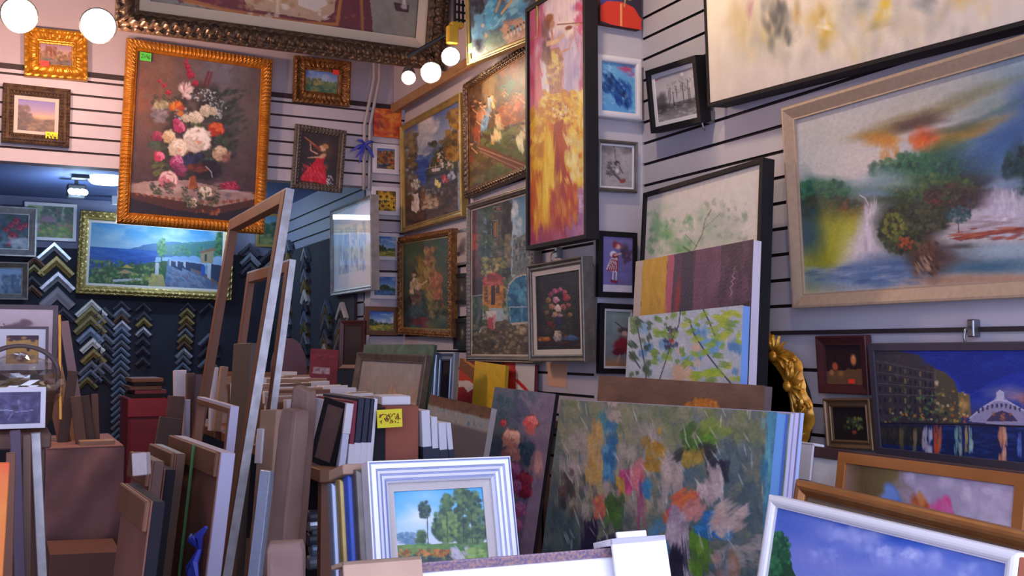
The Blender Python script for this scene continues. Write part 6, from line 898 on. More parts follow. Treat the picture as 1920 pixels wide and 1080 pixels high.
# ---- front stacks at the right
ST = dict(yaw=87, lean=-9)
P('big green and grey meadow abstract with pink and blue dabs', 'painting', [(1058, 741), (1452, 786), (1428, 1098), (1010, 1040)], 87, ('X', 1.72), p_meadow, D=.03, lean=-9, zbot=.62, gain=1.05, edge=mat('aqua_edge', '5a88b8', .7))
P('rose bouquet canvas on dusky violet', 'painting', [(931, 728), (1042, 738), (1000, 1020), (884, 990)], 87, ('X', 1.97), p_roses, D=.02, lean=-9, zbot=.0, gain=1.2, edge=m_dark)
P('dark framed floral with crackled white ground in an orange brown frame', 'painting', [(1572, 847), (1925, 890)], 87, ('X', 2.06), p_flowerfield, 'flat', mat('orange_wood', 'a0622c', .5, c2='8c5424', scale=4), 24, .03, lean=-9, zbot=.62)
P('white painting in a dark walnut frame with a paper corner guard', 'painting', [(1506, 834), (2000, 894)], 87, ('X', 2.16), p_whiteflower, 'flat', mat('dark_walnut', '4a3232', .5), 26, .03, lean=-9, zbot=.62)
P('large picture in a shining copper gold frame behind the sky painting', 'painting', [(1494, 898), (1990, 1012)], 85, ('X', 1.66), lambda c: c.fill('8a7460'), 'dome', mat('copper_gold', 'b07a48', .32, .6, c2='a06a3c', scale=20), 36, .04, lean=-10, zbot=.7, smooth=True)
P('blue sky and clouds painting in a white lacquered frame', 'painting', [(1443, 927), (1912, 1036)], 85, ('X', 1.38), p_sky, 'dome', m_white_gloss, 27, .04, lean=-10, zbot=.7, smooth=True)
P('grove of tall trees painting in a stepped silver white frame', 'painting', [(687, 867), (955, 853), (980, 1095), (703, 1112)], 0, ('D', 2.2), p_trees, 'steps', mat('silver_white', 'dcdce2', .35, .2), 42, .04, liners=((16, m_linen, 'bevel'),), lean=-14, zbot=.86, dark=(3, 4, 8, 9, 12, 13, 16, 17), dmat=mat('blue_grey_line', '8e9ab8', .4, .3))
P('white panel in a speckled moulding at the very front', 'painting', [(646, 1066), (1232, 1020)], 0, ('D', 1.55), p_whitepanel, 'bevel', mat('speckled_gilt', '8d6f66', .5, .1, c2='5f5068', scale=220, lo=.4, hi=.6), 21, .03, lean=-16, zbot=.0)
# stickers
def sticker(label, px, kind, m, w, h, dz, fromtop=True, dx=0, y=-.02, marks=0):
    M, W, Hh, t = PICS[label]; x = -W/2+dx if dx >= 0 else W/2+dx
    o = sheet(t, 'price_sticker', x, Hh-dz, w, h, m, y=y, label=kind)
    if marks: scribble(t, 'price_writing', x, Hh-dz+h*.25, w*.8, h*.5, m_inkd, marks, y-.0025, 5, .0012)
sticker('large still life of roses and peonies in a bright ribbed gold frame', 0, 'green price sticker', m_green, .06, .047, .115, dx=.105, y=.0, marks=4)
sticker('small ruin landscape in a wide gold frame at the top left', 0, 'red price sticker', m_redst, .045, .03, .21, dx=.1, y=-.0)
sticker('small heath landscape with cream liner in a beaded dark bronze frame', 0, 'yellow price sticker', m_yellow, .06, .045, .29, dx=-.09, y=-.004, marks=4)
sticker('small mountain creek painting in a wide gold leaf frame right of the roses', 0, 'red price sticker', m_redst, .04, .03, .09, dx=-.095, y=.0)
sticker('women in blue robes painting in a gold frame up at the ledge', 0, 'green price sticker', m_green, .05, .05, .70, dx=.07, y=-.012)
sticker('tiny fruit still life in a wide dark maroon frame', 0, 'red price sticker', mat('red_tag', 'e83828', .6), .028, .014, .155, dx=-.075, y=.005)
# hooks that hold the small vase picture and the big abstract
def hook(label, p):
    t = thing('wall_hook', label, 'hook', Matrix.Translation(Vector(p)))
    MB().box((-.03, -.012, .0), (0, .012, .05), ch=.003).build('plate', m_steel, t); MB().tube([(-.03, 0, .03), (-.05, 0, .02), (-.055, 0, 0), (-.05, 0, -.02), (-.04, 0, -.03)], .004, 6).build('prong', m_steel, t, smooth=True)
hook('small metal hook above the small flower vase picture', at(1053, 484, ('X', MX))); hook('small metal hook under the lower left corner of the big pale abstract', at(1338, 232, ('X', RX))); hook('dark hook on the rail above the night canal painting', at(1833, 632, ('X', RX)))
RNG = np.random.default_rng(11)
ORD = ['topmost', 'second', 'third', 'fourth', 'fifth', 'sixth', 'seventh', 'eighth', 'ninth', 'tenth', 'eleventh', 'twelfth', 'thirteenth', 'fourteenth', 'fifteenth', 'sixteenth', 'seventeenth', 'eighteenth', 'nineteenth', 'twentieth', 'twenty-first', 'twenty-second']
# ------------------------------------------------------------------ oval mirror with carved gilt frame
c0 = at(1424, 772, ('X', RX-.06)); Mm = fit([(1380, 600), (1530, 600), (1530, 830), (1380, 830)], 90, ('X', RX-.06), lean=0, roll=0)[0].copy(); Mm.col[3].xyz = Vector(c0)
mir = thing('oval_mirror', 'oval dark mirror in a carved bright gold baroque frame beside the green tree canvas', 'mirror', Mm)
AX, AZ = .2, .2
rgm = np.random.default_rng(31); nu = 96; Pm = np.zeros((9, nu, 3))
for i in range(9):
    a = i/8
    for j in range(nu):
        t = 2*math.pi*j/nu; Pm[i, j] = ((AX+.03*a)*math.cos(t), -(.012+.03*math.sin(math.pi*a)**.7), (AZ+.03*a)*math.sin(t))
b = MB(); b.grid(Pm[:, ::-1], 0, True)
Pm = np.zeros((9, nu, 3))
for i in range(9):
    a = i/8
    for j in range(nu):
        t = 2*math.pi*j/nu; r0 = .03+a*(.05+.012*math.cos(9*t)); Pm[i, j] = ((AX+r0)*math.cos(t), -(.01+.022*math.sin(math.pi*a)+.004*math.sin(27*t)), (AZ+r0)*math.sin(t))
b.grid(Pm[:, ::-1], 0, True)
def leaf(x, z, ang, L, W, hz, curl=.5):
    """A carved leaf: a ridged tapering blade that curls forward at its tip."""
    n = 7; Q = np.zeros((n, 5, 3)); ca, sa = math.cos(ang), math.sin(ang)
    for i in range(n):
        f = i/(n-1); wd = W*math.sin(math.pi*min(1, .12+.88*f)**.8)*(1-.25*(i % 2)); bend = curl*f*f
        for j in range(5):
            s_ = (j-2)/2; lx = L*f*math.cos(bend); ly = s_*wd+L*f*math.sin(bend)*.6; y = -(hz+.018*math.sin(math.pi*f*.8)+.012*(1-abs(s_))); Q[i, j] = (x+lx*ca-ly*sa, y, z+lx*sa+ly*ca)
    b.grid(Q)
def scroll(x, z, ang, r, turns, hz, w0):
    P_ = []; R_ = []
    for k in range(26): f = k/25; t = ang+turns*2*math.pi*f; rr = r*(1-.82*f); P_.append((x+rr*math.cos(t), -hz-.012*f, z+rr*math.sin(t))); R_.append(w0*(1-.5*f))
    b.tube(P_, R_, 7)
NL = 22
for k in range(NL):
    t = 2*math.pi*k/NL; px_, pz_ = (AX+.042)*math.cos(t), (AZ+.042)*math.sin(t); nrm = t
    sgn = 1 if math.cos(t) >= 0 else -1
    leaf(px_, pz_, nrm+sgn*.9, .075+.02*rgm.random(), .017, .028, .7*sgn); leaf(px_, pz_, nrm+sgn*.25, .062+.02*rgm.random(), .015, .034, .5*sgn); leaf(px_, pz_, nrm-sgn*.5, .05, .013, .03, -.6*sgn)
    if k % 2 == 0: scroll((AX+.075)*math.cos(t+.1), (AZ+.075)*math.sin(t+.1), t, .022, 1.6*sgn, .036, .007)
    b.ball(((AX+.05)*math.cos(t+.14), -.05, (AZ+.05)*math.sin(t+.14)), (.011, .009, .011), 8, 6)
for q, (cx_, cz_, ang0) in enumerate(((.06, AZ+.07, 1.1), (-.06, AZ+.07, 2.0), (0, AZ+.10, 1.57), (.15, AZ+.0, .7), (AX+.02, .1, .3), (AX+.02, -.1, -.3))):
    for k in range(7): leaf(cx_, cz_, ang0+(k-3)*.36, .075, .014, .042, .15*(k-3))
    b.ball((cx_, -.06, cz_), (.02, .016, .02), 10, 7)
scroll(.02, AZ+.17, 0, .045, 1.5, .04, .012); scroll(-.02, AZ+.17, math.pi, .045, -1.5, .04, .012); b.tube([(0, -.03, AZ+.09), (.01, -.04, AZ+.16), (0, -.045, AZ+.235)], [.022, .018, .012], 8); b.ball((.0, -.045, AZ+.25), (.022, .018, .022), 10, 7)
b.build('frame', mat('mirror_gilt', 'd8a038', .3, .45, c2='a8701c', scale=25, bump=.3), mir, smooth=True)
MB().lathe([(.001, 0), (1, 0), (1, .012), (.001, .012)], n=48, axis='y').build('mirror_glass', mat('dark_mirror', '3a363e', .06, 1), mir).scale = (AX+.006, 1, AZ+.006)
MB().lathe([(.001, .0125), (1, .0125), (1, .055), (.001, .055)], n=32, axis='y').build('backing_board', m_dark, mir).scale = (AX+.015, 1, AZ+.015)

# ------------------------------------------------------------------ corner samples of moulding on the dark rear walls
def corner_mesh(name, W, th, m, ridge=.4, d=.02):
    b = MB(); h = W/2
    pr = [(0, 0), (.12, -.012), (.5, -.006-.012*ridge), (.8, .0), (1, .004)]
    for s in (-1, 1):
        rows = []
        for t, y in pr:
            # legs run 45 degrees down from the mitre at x = 0; t steps across the leg from outer to inner edge
            z0 = -t*th; ex, ez = h-t*th/2, -h+0-t*th/2
            rows.append([(0, y, z0), (s*ex, y, ez)])
        Pg = np.array(rows)
        b.grid(Pg if s > 0 else Pg[:, ::-1])
        o = [(0, 0, 0), (s*h, 0, -h), (s*(h-th/2), 0, -h-th/2), (0, 0, -th)]; o2 = [(x, d, z) for x, y, z in o]; b.add(o+o2, [[0, 1, 5, 4], [1, 2, 6, 5], [2, 3, 7, 6], [7, 4, 5, 6]])
    me = b.mesh(name, m); return me
CM = {'silver': mat('sample_silver', 'b2b6bc', .3, .6, c2='8e949c', scale=30), 'gold': mat('sample_gold', '9a8650', .4, .4, c2='7d6a38', scale=40), 'grey': mat('sample_grey', '767c88', .5, .2, c2='666c78', scale=30), 'blue': mat('sample_blue_grey', '7c8ca2', .4, .3, c2='6a7a92', scale=20), 'lilac': mat('sample_lilac', '8d8690', .6), 'brown': mat('sample_brown', '6a4c3a', .5, c2='553a2c', scale=30), 'dark': mat('sample_dark', '34343e', .5, c2='3e3e4a', scale=30), 'white': mat('sample_white', 'd5d5d0', .4, .2), 'olive': mat('sample_olive', '8a8050', .4, .35, c2='6f6640', scale=60)}
CNAME = {'silver': 'silver', 'gold': 'gold', 'grey': 'grey', 'blue': 'blue-grey', 'lilac': 'lilac grey', 'brown': 'brown', 'dark': 'near black', 'white': 'white', 'olive': 'olive gold'}
cache = {}
def sample(u, v, W, th, k, lab, wall='Y', pos=None, grp=''):
    pos = (BY-.0195) if pos is None else pos
    p = at(u, v, (wall, pos)); dep = (RM.T @ (p-CAM))[2]*-1; w_, t_ = W*dep/F, th*dep/F
    key = (k, round(w_, 2), round(t_, 2))
    if key not in cache: cache[key] = corner_mesh('corner_sample', key[1], key[2], CM[k])
    o = bpy.data.objects.new('corner_sample', cache[key]); COL.objects.link(o)
    o.matrix_basis = Matrix.Translation(Vector(p)) @ (Matrix.Rotation(0, 4, 'Z') if wall == 'Y' else Matrix.Rotation(-math.pi/2, 4, 'Z'))
    tag(o, lab, 'corner sample', grp); return o
cols = [
 ('left of the seaside painting', [(102, 452, 62, 17, 'silver'), (106, 478, 66, 21, 'gold'), (109, 507, 65, 20, 'silver'), (108, 537, 64, 24, 'lilac')]),
 ('behind the castle picture at the rear left', [(66, 478, 40, 13, 'brown'), (64, 494, 40, 13, 'olive'), (60, 516, 40, 12, 'dark'), (60, 532, 40, 12, 'brown'), (118, 575, 46, 14, 'dark')]),
 ('under the left end of the seaside painting', [(172, 560, 58, 11, 'white'), (171, 573, 58, 16, 'olive'), (170, 590, 60, 17, 'olive'), (170, 612, 52, 18, 'blue'), (174, 633, 46, 14, 'white'), (176, 652, 48, 16, 'gold'), (172, 675, 50, 13, 'grey'), (170, 691, 44, 11, 'blue'), (164, 705, 40, 13, 'olive')]),
 ('partly behind the olive samples under the seaside painting', [(196, 574, 36, 11, 'dark'), (197, 590, 36, 11, 'grey'), (197, 608, 36, 11, 'dark'), (197, 624, 36, 12, 'grey'), (197, 641, 36, 12, 'dark'), (197, 658, 36, 12, 'dark'), (194, 676, 38, 12, 'grey'), (192, 700, 38, 13, 'dark')]),
 ('in the tall blue-grey column', [(228, 562, 33, 11, 'dark'), (228, 575, 33, 11, 'grey'), (228, 587, 32, 10, 'brown'), (229, 599, 34, 11, 'silver')]+[(228.5-.35*i, 611+12.6*i, 35-.2*i, 10.6, ['blue', 'blue', 'grey', 'blue'][i % 4]) for i in range(18)]),
 ('in the brown column right of the blue-grey one', [(269, 566, 30, 10, 'dark'), (270, 583, 31, 11, 'dark'), (270, 594, 32, 12, 'gold'), (269, 611, 30, 11, 'silver'), (268, 630, 28, 11, 'dark'), (268, 648, 28, 12, 'dark'), (268, 668, 28, 12, 'dark')]),
 ('in the patterned column near the tall frame', [(352, 566, 30, 10, 'dark'), (351, 576, 31, 11, 'olive'), (350, 590, 30, 11, 'gold'), (349, 603, 30, 10, 'brown'), (348, 614, 30, 10, 'grey'), (347, 625, 31, 11, 'olive'), (346, 638, 31, 10, 'brown'), (345, 651, 32, 12, 'silver'), (344, 665, 31, 10, 'grey'), (343, 678, 30, 10, 'blue'), (342, 691, 29, 10, 'grey')]),
 ('in the sparse dark column left of the tall frame', [(392, 566, 40, 12, 'dark'), (392, 625, 40, 12, 'grey'), (391, 648, 40, 12, 'dark'), (390, 668, 38, 12, 'grey')]),
 ('on the dark wall seen through the tall empty frame', [(468, 455, 42, 13, 'dark'), (470, 473, 42, 13, 'grey'), (470, 492, 42, 13, 'dark'), (508, 468, 44, 14, 'dark'), (508, 488, 44, 14, 'grey'), (545, 480, 30, 12, 'grey')])]
for where, L in cols:
    for i, (u, v, W, th, k) in enumerate(L):
        sample(u, v, W, th, k, f'{CNAME[k]} corner sample, {ORD[i]} {where}', grp=f'corner samples {where}')
kk = ['grey', 'dark', 'silver', 'gold', 'blue', 'dark', 'white', 'olive']
for c_, (x0, x1, n, where) in enumerate(((540, 536, 10, 'in the deepest column on the inner wall'), (572, 570, 12, 'in the second deepest column on the inner wall'), (612, 606, 10, 'in the column under the blue line print'), (640, 634, 7, 'beside the dark maroon framed picture'))):
    for i in range(n):
        v = (450, 462, 560, 566)[c_]+i*(23, 20, 14, 15)[c_]; u = x0+(x1-x0)*i/n
        sample(u, v, (40, 46, 56, 60)[c_], (15, 14, 11, 11)[c_], kk[(i*3+c_*2) % 8], f'{CNAME[kk[(i*3+c_*2) % 8]]} corner sample, {ORD[i]} {where}', 'X', BX-.0395, f'corner samples {where}')
# felt covered sample boards that the rear samples hang on
b = MB(); b.box((BX-.02, HY+.25, 0), (BX-.001, BY-.02, 2.3)); o = b.build('sample_board', m_navy); tag(o, 'black felt sample board on the inner side wall behind the line print', 'display board')

# ------------------------------------------------------------------ lamps
def spot_lamp(label, u, v, anchor, aim, r=.05, E=60, P=30, grp='warm spot lamps'):
    p = at(u, v, anchor); z = Vector(aim).normalized(); q = (-z).to_track_quat('Z', 'Y').to_matrix().to_4x4(); M = Matrix.Translation(Vector(p)) @ q
    t = thing('spot_lamp', label, 'lamp', M, grp)
    MB().lathe([(.018, .13), (.03, .125), (.034, .09), (r*.75, .06), (r*1.08, .01), (r*1.12, 0), (r*1.0, 0), (r*.7, .05)], n=20).build('housing', m_steel, t, smooth=True)
    b = MB(); b.ball((0, 0, .012), (r*.95, r*.95, r*.8), 16, 10); b.build('bulb', mat('warm_bulb', 'fff0d0', .3, emit=E), t, smooth=True)
    MB().tube([(0, 0, .12), (0, 0, .17)], .008, 6).build('stem', m_plastic, t)
    ld = bpy.data.lights.new('spot_glow', 'POINT'); ld.energy = P; ld.color = (1, .57, .40); ld.shadow_soft_size = .05
    lo = bpy.data.objects.new('spot_glow', ld); COL.objects.link(lo); lo.location = (p[0], p[1], p[2]-.17)
    return t
spot_lamp('warm spot lamp, leftmost at the top left corner', 36, 28, ('D', 4.9), (-.05, -.9, -.3), .075, 60, 19)
spot_lamp('warm spot lamp near the upper left corner of the rose still life', 184, 48, ('D', 4.9), (-.1, -.9, -.35), .075, 60, 19)
spot_lamp('warm spot lamp nearest the beam, under the yellow clamp', 845, 106, ('D', 5.35), (-.3, -.9, -.35), .045, 60, .5)
spot_lamp('warm spot lamp at the corner of the huge ornate frame', 808, 136, ('D', 5.35), (-.3, -.9, -.4), .05, 60, 1.2)
spot_lamp('warm spot lamp left of the other two lamps by the ledge', 766, 146, ('D', 5.4), (-.3, -.8, -.5), .035, 40, 1.)
for lab, p in (('warm spot lamp on the ceiling above the tall violinist canvas', (1.62, 2.95, 3.5)), ('warm spot lamp on the ceiling above the big pale abstract', (1.5, 1.7, 3.5))):
    z = Vector((.75, .15, -.65)).normalized(); t = thing('spot_lamp', lab, 'lamp', Matrix.Translation(Vector(p)) @ (-z).to_track_quat('Z', 'Y').to_matrix().to_4x4(), 'warm spot lamps')
    MB().lathe([(.018, .13), (.03, .125), (.034, .09), (.04, .06), (.055, .01), (.056, 0), (.05, 0), (.035, .05)], n=20).build('housing', m_steel, t, smooth=True); b = MB(); b.ball((0, 0, .012), (.047, .047, .04), 16, 10); b.build('bulb', mat('warm_bulb', 'fff0d0'), t, smooth=True)
    o = MB().tube([(p[0]+z[0]*-.12, p[1]+z[1]*-.12, p[2]+.08), (p[0]+z[0]*-.12, p[1]+z[1]*-.12, ZC)], .01, 8).build('stem', m_plastic, t); bpy.context.view_layer.update(); o.matrix_basis = t.matrix_basis.inverted()
    ld = bpy.data.lights.new('spot_glow', 'SPOT'); ld.energy = 24; ld.color = (1, .74, .52); ld.spot_size = rad(120); ld.spot_blend = .8; ld.shadow_soft_size = .05; lo = bpy.data.objects.new('spot_glow', ld); COL.objects.link(lo); lo.parent = t; lo.matrix_basis = T(0, 0, -.06)
tr = thing('lamp_track', 'dark lamp track hanging under the huge ornate frame near the ledge', 'lamp track', Matrix.Translation(Vector(at(806, 116, ('D', 5.36)))))
b = MB(); p0 = at(764, 128, ('D', 5.4)); p1 = at(852, 78, ('D', 5.35)); pc = at(806, 116, ('D', 5.36)); b.tube([p0-pc+[0, 0, .06], p1-pc+[0, 0, .06]], .012, 8); b.tube([p1-pc+[0, 0, .05], p1-pc+[0, 0, .75]], .008, 6); b.build('rail', m_plastic, tr)
cl = thing('clamp', 'yellow clamp with black grid on the lamp rail beside the ornate frame', 'clamp', Matrix.Translation(Vector(at(848, 66, ('D', 5.35)))))
MB().box((-.03, -.02, -.05), (.03, .02, .05), ch=.008).box((-.01, -.02, .04), (.06, .02, .07), ch=.006).build('body', mat('amber_plastic', 'd8a830', .4), cl); b = MB()
for k in range(3): b.box((.01+.022*k, -.005, .06), (.02+.022*k, .005, .19)); 
for k in range(3): b.box((.005, -.004, .08+.04*k), (.075, .004, .09+.04*k))
b.build('grid', m_plastic, cl)
m_tube = mat('tube_light', 'd8f0ff', .3, emit=10)
p = at(146, 362, ('Z', 2.56)); t = thing('ceiling_lamp', 'glowing compact tube lamp under the low rear ceiling', 'lamp', Matrix.Translation(Vector(p)))
b = MB()
for dx in (-.035, 0, .035): b.tube([(dx, -.12, -.01), (dx, .14, .03)], .02, 10)
b.build('tube', m_tube, t, smooth=True); MB().box((-.06, .13, -.01), (.06, .22, .08), ch=.01).box((-.012, .16, .07), (.012, .19, .13)).build('base', m_plastic, t)
p = at(201, 339, ('Z', 2.655)); t = thing('ceiling_light', 'round white light disc on the rear ceiling by the rose still life', 'ceiling light', Matrix.Translation(Vector(p)))
MB().lathe([(.001, -.02), (.1, -.02), (.12, .0), (.125, .024), (.001, .024)], n=28).build('diffuser', mat('disc_light', 'cfeaff', .4, emit=3), t, smooth=True)
MB().box((-.22, -.05, .0), (.22, .05, .024)).build('mounting_plate', m_plastic, t)
t = thing('ceiling_tube_lamp', 'long bright tube lamp hung from the rear ceiling facing the line print', 'lamp', T(1.28, 8.3, 2.6)); MB().tube([(-.5, 0, 0), (.5, 0, 0)], .018, 12).build('tube', m_tube, t, smooth=True); MB().box((-.55, -.03, .02), (.55, .03, .08)).build('base', m_white, t)
for nm, loc, P_ in (('rear_tube_glow', (1.2, 8.2, 2.42), 7), ('rear_lamp_glow', (.45, 7.55, 2.38), 7)):
    ld = bpy.data.lights.new(nm, 'POINT'); ld.energy = P_; ld.color = (.5, .72, 1); ld.shadow_soft_size = .02; lo = bpy.data.objects.new(nm, ld); COL.objects.link(lo); lo.location = loc

# ------------------------------------------------------------------ tall empty frames and wrapped stock at the left
def empty_frame(label, quad, yaw, anchor, fpx, D, m, m_edge, lean=None, zbot=None, rng=(-20, 0), roll=None):
    M, w, h = fit(quad, yaw, anchor, lean, rng, roll); LOG[-1] = LOG[-1]+(label,); sc = h/pxdist(quad[1], quad[2])
    if zbot is not None: M, h = extend_down(M, w, h, zbot)
    t = thing('empty_frame', label, 'empty frame', M); fw = fpx*sc; PICS[label] = (M.copy(), w, h, t)
    for nm, lo, hi in (('stile', (-w/2, 0, 0), (-w/2+fw, D, h)), ('stile', (w/2-fw, 0, 0), (w/2, D, h)), ('rail', (-w/2+fw, 0, h-fw), (w/2-fw, D, h)), ('rail', (-w/2+fw, 0, 0), (w/2-fw, D, fw))): MB().box(lo, hi, ch=.002).build(nm, m, t)
    b = MB(); e = .006
    b.box((w/2, .002, 0), (w/2+e, D-.002, h)); b.box((-w/2-e, .002, 0), (-w/2, D-.002, h)); b.box((-w/2-e, .002, h), (w/2+e, D-.002, h+e)); b.build('edge_band', m_edge, t, label='silver leaf edge band'); return t
empty_frame('tall empty pine frame with silver edge, the taller of two', [(437, 407), (530, 361), (351, 1500), (259, 1370)], 88, ('Z', .02), 26, .035, m_wood, m_silver, zbot=0.0)
empty_frame('shorter empty pine frame with silver edge behind the taller one', [(462, 512), (546, 488), (444, 1200), (378, 1150)], 88, ('X', .775), 22, .028, m_wood, m_silver, zbot=0.0, lean=-7)
empty_frame('small lavender edged stretcher frame low beside the tall empty frame', [(369, 748), (430, 763), (404, 1010), (345, 960)], 86, ('X', .60), 12, .03, m_wood, m_lav, zbot=0)
slab('board', 'dark olive board standing behind the tall empty frame', 'board', [(432, 645), (465, 645), (452, 1000), (424, 960)], 86, ('X', .80), .03, mat('olive_board', '5a4e44', .7), lean=-3, zbot=0)
t, w, h = parcel('parcel', 'tall kraft paper parcel with a white string, right of two', [(545, 722), (578, 742), (554, 1060), (522, 1050)], 60, ('D', 3.05), .04, m_kraft, zbot=0, seed=5)
b = MB(); b.tube([(-w/2-.004, -.004, h*.70), (0, -.012, h*.745), (w/2+.004, -.006, h*.78)], .006, 6); b.tube([(-w/2-.004, -.004, h*.70), (-w/2-.03, -.01, h*.66)], [.006, .004], 6); b.build('string', m_string, t)
parcel('parcel', 'tall kraft paper parcel, left of two beside the shelf', [(524, 763), (554, 775), (528, 1065), (496, 1060)], 60, ('D', 2.85), .06, m_kraft, zbot=0, seed=9)
parcel('parcel', 'kraft wrapped parcel corner poking up at the bottom edge', [(506, 1012), (548, 1030), (590, 1150), (492, 1160)], 20, ('D', 1.9), .05, m_kraft, zbot=.86, seed=2)
slab('wrapped_board', 'silver white wrapped strip tied with a blue cord beside the tall frame', 'wrapped board', [(487, 880), (503, 884), (492, 1035), (470, 1030)], 60, ('D', 2.9), .02, mat('bubble_wrap', 'a9b2c4', .35, bump=.4, bscale=60), lean=-6, zbot=0)
kb = slab('board', 'kraft board with a white paper guard on its edge between the two tall frames', 'board', [(486, 765), (513, 772), (502, 1050), (470, 1040)], 80, ('X', .735), .02, m_card, lean=-5.5, zbot=0); M, w, h, _ = PICS[kb['label']]
MB().box((-w/2-.004, -.006, h-.17), (-w/2+.045, .024, h-.06), ch=.002).build('corner_guard', m_whitecard, kb, label='white paper guard')
# flat stock at the lower left: each board stands parallel to the passage
mk = mat('brown_back', '7c4f40', .75, c2='8a5c4a', scale=4, bump=.2)
def back_panel(label, quad, X, edge, zbot=0.0, L=.03, bar=True):
    M, w, h = fit(quad, 87, ('X', X), -6, roll=0); LOG[-1] = LOG[-1]+(label,); M, h = extend_down(M, w, h, zbot); t = thing('wrapped_canvas', label, 'wrapped canvas', M, 'wrapped canvases stacked low on the left'); PICS[label] = (M.copy(), w, h, t)
    MB().box((-w/2, 0, 0), (w/2, L, h), ch=.002).build('stretcher', edge, t); MB().box((-w/2+.01, -.004, .0), (w/2-.002, .0, h-.0)).build('back_paper', mk, t)
    if bar: MB().box((-w/2, -.016, h-.07), (w/2, -.004, h), ch=.003).build('top_bar', m_wood, t)
    return t, w, h
t, w, h = back_panel('brown backed canvas with green string and blue ribbon, nearest of the low stack', [(331, 813), (417, 858), (376, 1150), (286, 1090)], .50, m_lav, L=.04)
b = MB(); b.tube([(.08, -.022, h), (.06, -.014, h*.7), (.05, -.012, h*.3), (.04, -.012, 0.02)], .005, 6); b.build('string', m_gstring, t, label='green string')
b = MB()
for a, l in ((2.8, .1), (-1.1, .08), (-1.7, .13), (.9, .1), (-2.0, .12), (2.3, .06)): b.tube([(0, 0, 0), (l*.5*math.cos(a), -.015, l*.5*math.sin(a)), (l*math.cos(a), -.005, l*math.sin(a)-.01)], [.007, .012, .005], 6)
o = b.build('ribbon', m_blue, t, label='blue ribbon bow'); o.matrix_basis = T(w/2-.03, -.02, h-.27)
for i, (q, X, e) in enumerate(((([(290, 830), (329, 852), (300, 1120), (256, 1080)]), .43, m_brownframe), ([(268, 858), (307, 880), (284, 1130), (240, 1090)], .385, m_dark), ([(252, 848), (283, 862), (262, 1120), (225, 1080)], .335, m_wood2), ([(240, 903), (285, 945), (262, 1150), (205, 1120)], .285, m_dark))):
    back_panel(f'brown backed canvas, {["second", "third", "fourth", "leftmost"][i]} from the ribboned one in the low stack', q, X, e, bar=i != 1, L=.028)
slab('corner_guard', 'crumpled white paper guard on top of the low canvas stack', 'paper guard', [(247, 852), (276, 846), (272, 890), (247, 894)], 30, ('X', .33), .03, mat('guard_paper', 'b6aaa8', .8, bump=.6, bscale=30), lean=-4)
# cloth table with leaning boards
Tp = at(85, 842, ('Y', 5.2)); Tq = at(232, 838, ('Y', 5.2)); tz = float((Tp[2]+Tq[2])/2)
t = thing('table', 'table draped to the floor in creased brown cloth in the passage', 'table', T((Tp[0]+Tq[0])/2, 5.2, 0)); tw = float(Tq[0]-Tp[0])
nu, nv = 70, 50; Pc = np.zeros((nv, nu, 3)); rg = np.random.default_rng(4)
for i in range(nv):
    for j in range(nu):
        u, v = j/(nu-1), i/(nv-1); Pc[i, j] = (-tw/2+tw*u, -.03-.016*math.sin(5*u*math.pi+2*math.sin(3*v))*v-.012*math.sin(11*(u*.8+v*1.9))-.03*v*abs(math.sin(2.5*math.pi*v+u)), tz*(1-v))
b = MB(); b.grid(Pc[::-1]); b.box((-tw/2, 0, tz-.004), (tw/2, .75, tz+.006), ch=.002); b.grid(np.stack([np.stack([np.full(2, tw/2), np.array([-.01, .75]), np.full(2, z)], -1) for z in (0, tz)])); b.build('tablecloth', mat('brown_cloth', '9a706c', .9, c2='8a6460', scale=9, bump=.3, bscale=6), t, smooth=False)
for sx in (-1, 1):
    for y in (.06, .68): MB().box((sx*(tw/2-.05)-.02, y-.02, 0), (sx*(tw/2-.05)+.02, y+.02, tz-.004)).build('leg', m_wood, t)
slab('box', 'low cardboard box on the floor before the draped table', 'box', [(92, 1040), (224, 1034), (222, 1140), (88, 1140)], 0, ('Y', 4.75), .34, mat('box_card', '745046', .85), lean=0, zbot=0)
slab('plank', 'pale plank lying on the draped table', 'plank', [(150, 828), (216, 825), (216, 836), (148, 838)], 0, ('Y', 5.25), .1, m_card, lean=0, roll=0, zbot=tz+.007)
for i, (q, Y, mm) in enumerate((([(131, 744), (151, 742), (164, 830), (142, 834)], 5.34, m_wood2), ([(150, 743), (167, 741), (180, 830), (164, 833)], 5.37, mat('dark_board', '4a3834', .7)), ([(167, 738), (180, 740), (192, 830), (178, 832)], 5.40, m_wood2), ([(118, 690), (131, 700), (142, 833), (118, 834)], 5.47, mat('dark_board', '4a3834', .7)), ([(92, 705), (110, 690), (128, 834), (98, 836)], 5.53, m_wood), ([(110, 668), (123, 672), (136, 820), (120, 834)], 5.60, m_card), ([(118, 601), (134, 602), (136, 680), (119, 690)], 5.70, mat('lilac_board', '7d7280', .8)))):
    slab('board', ['brown board standing foremost on the draped table', 'dark narrow board behind the foremost brown board on the draped table', 'brown board at the right end of the row on the draped table', 'dark board in the middle of the row on the draped table', 'raw pine board at the left end of the draped table', 'pale card board leaning tall behind the pine board', 'lilac grey board tallest at the back of the draped table'][i], 'board', q, 0, ('Y', Y), .02, mm, lean=-5, zbot=tz+.007, roll=None)
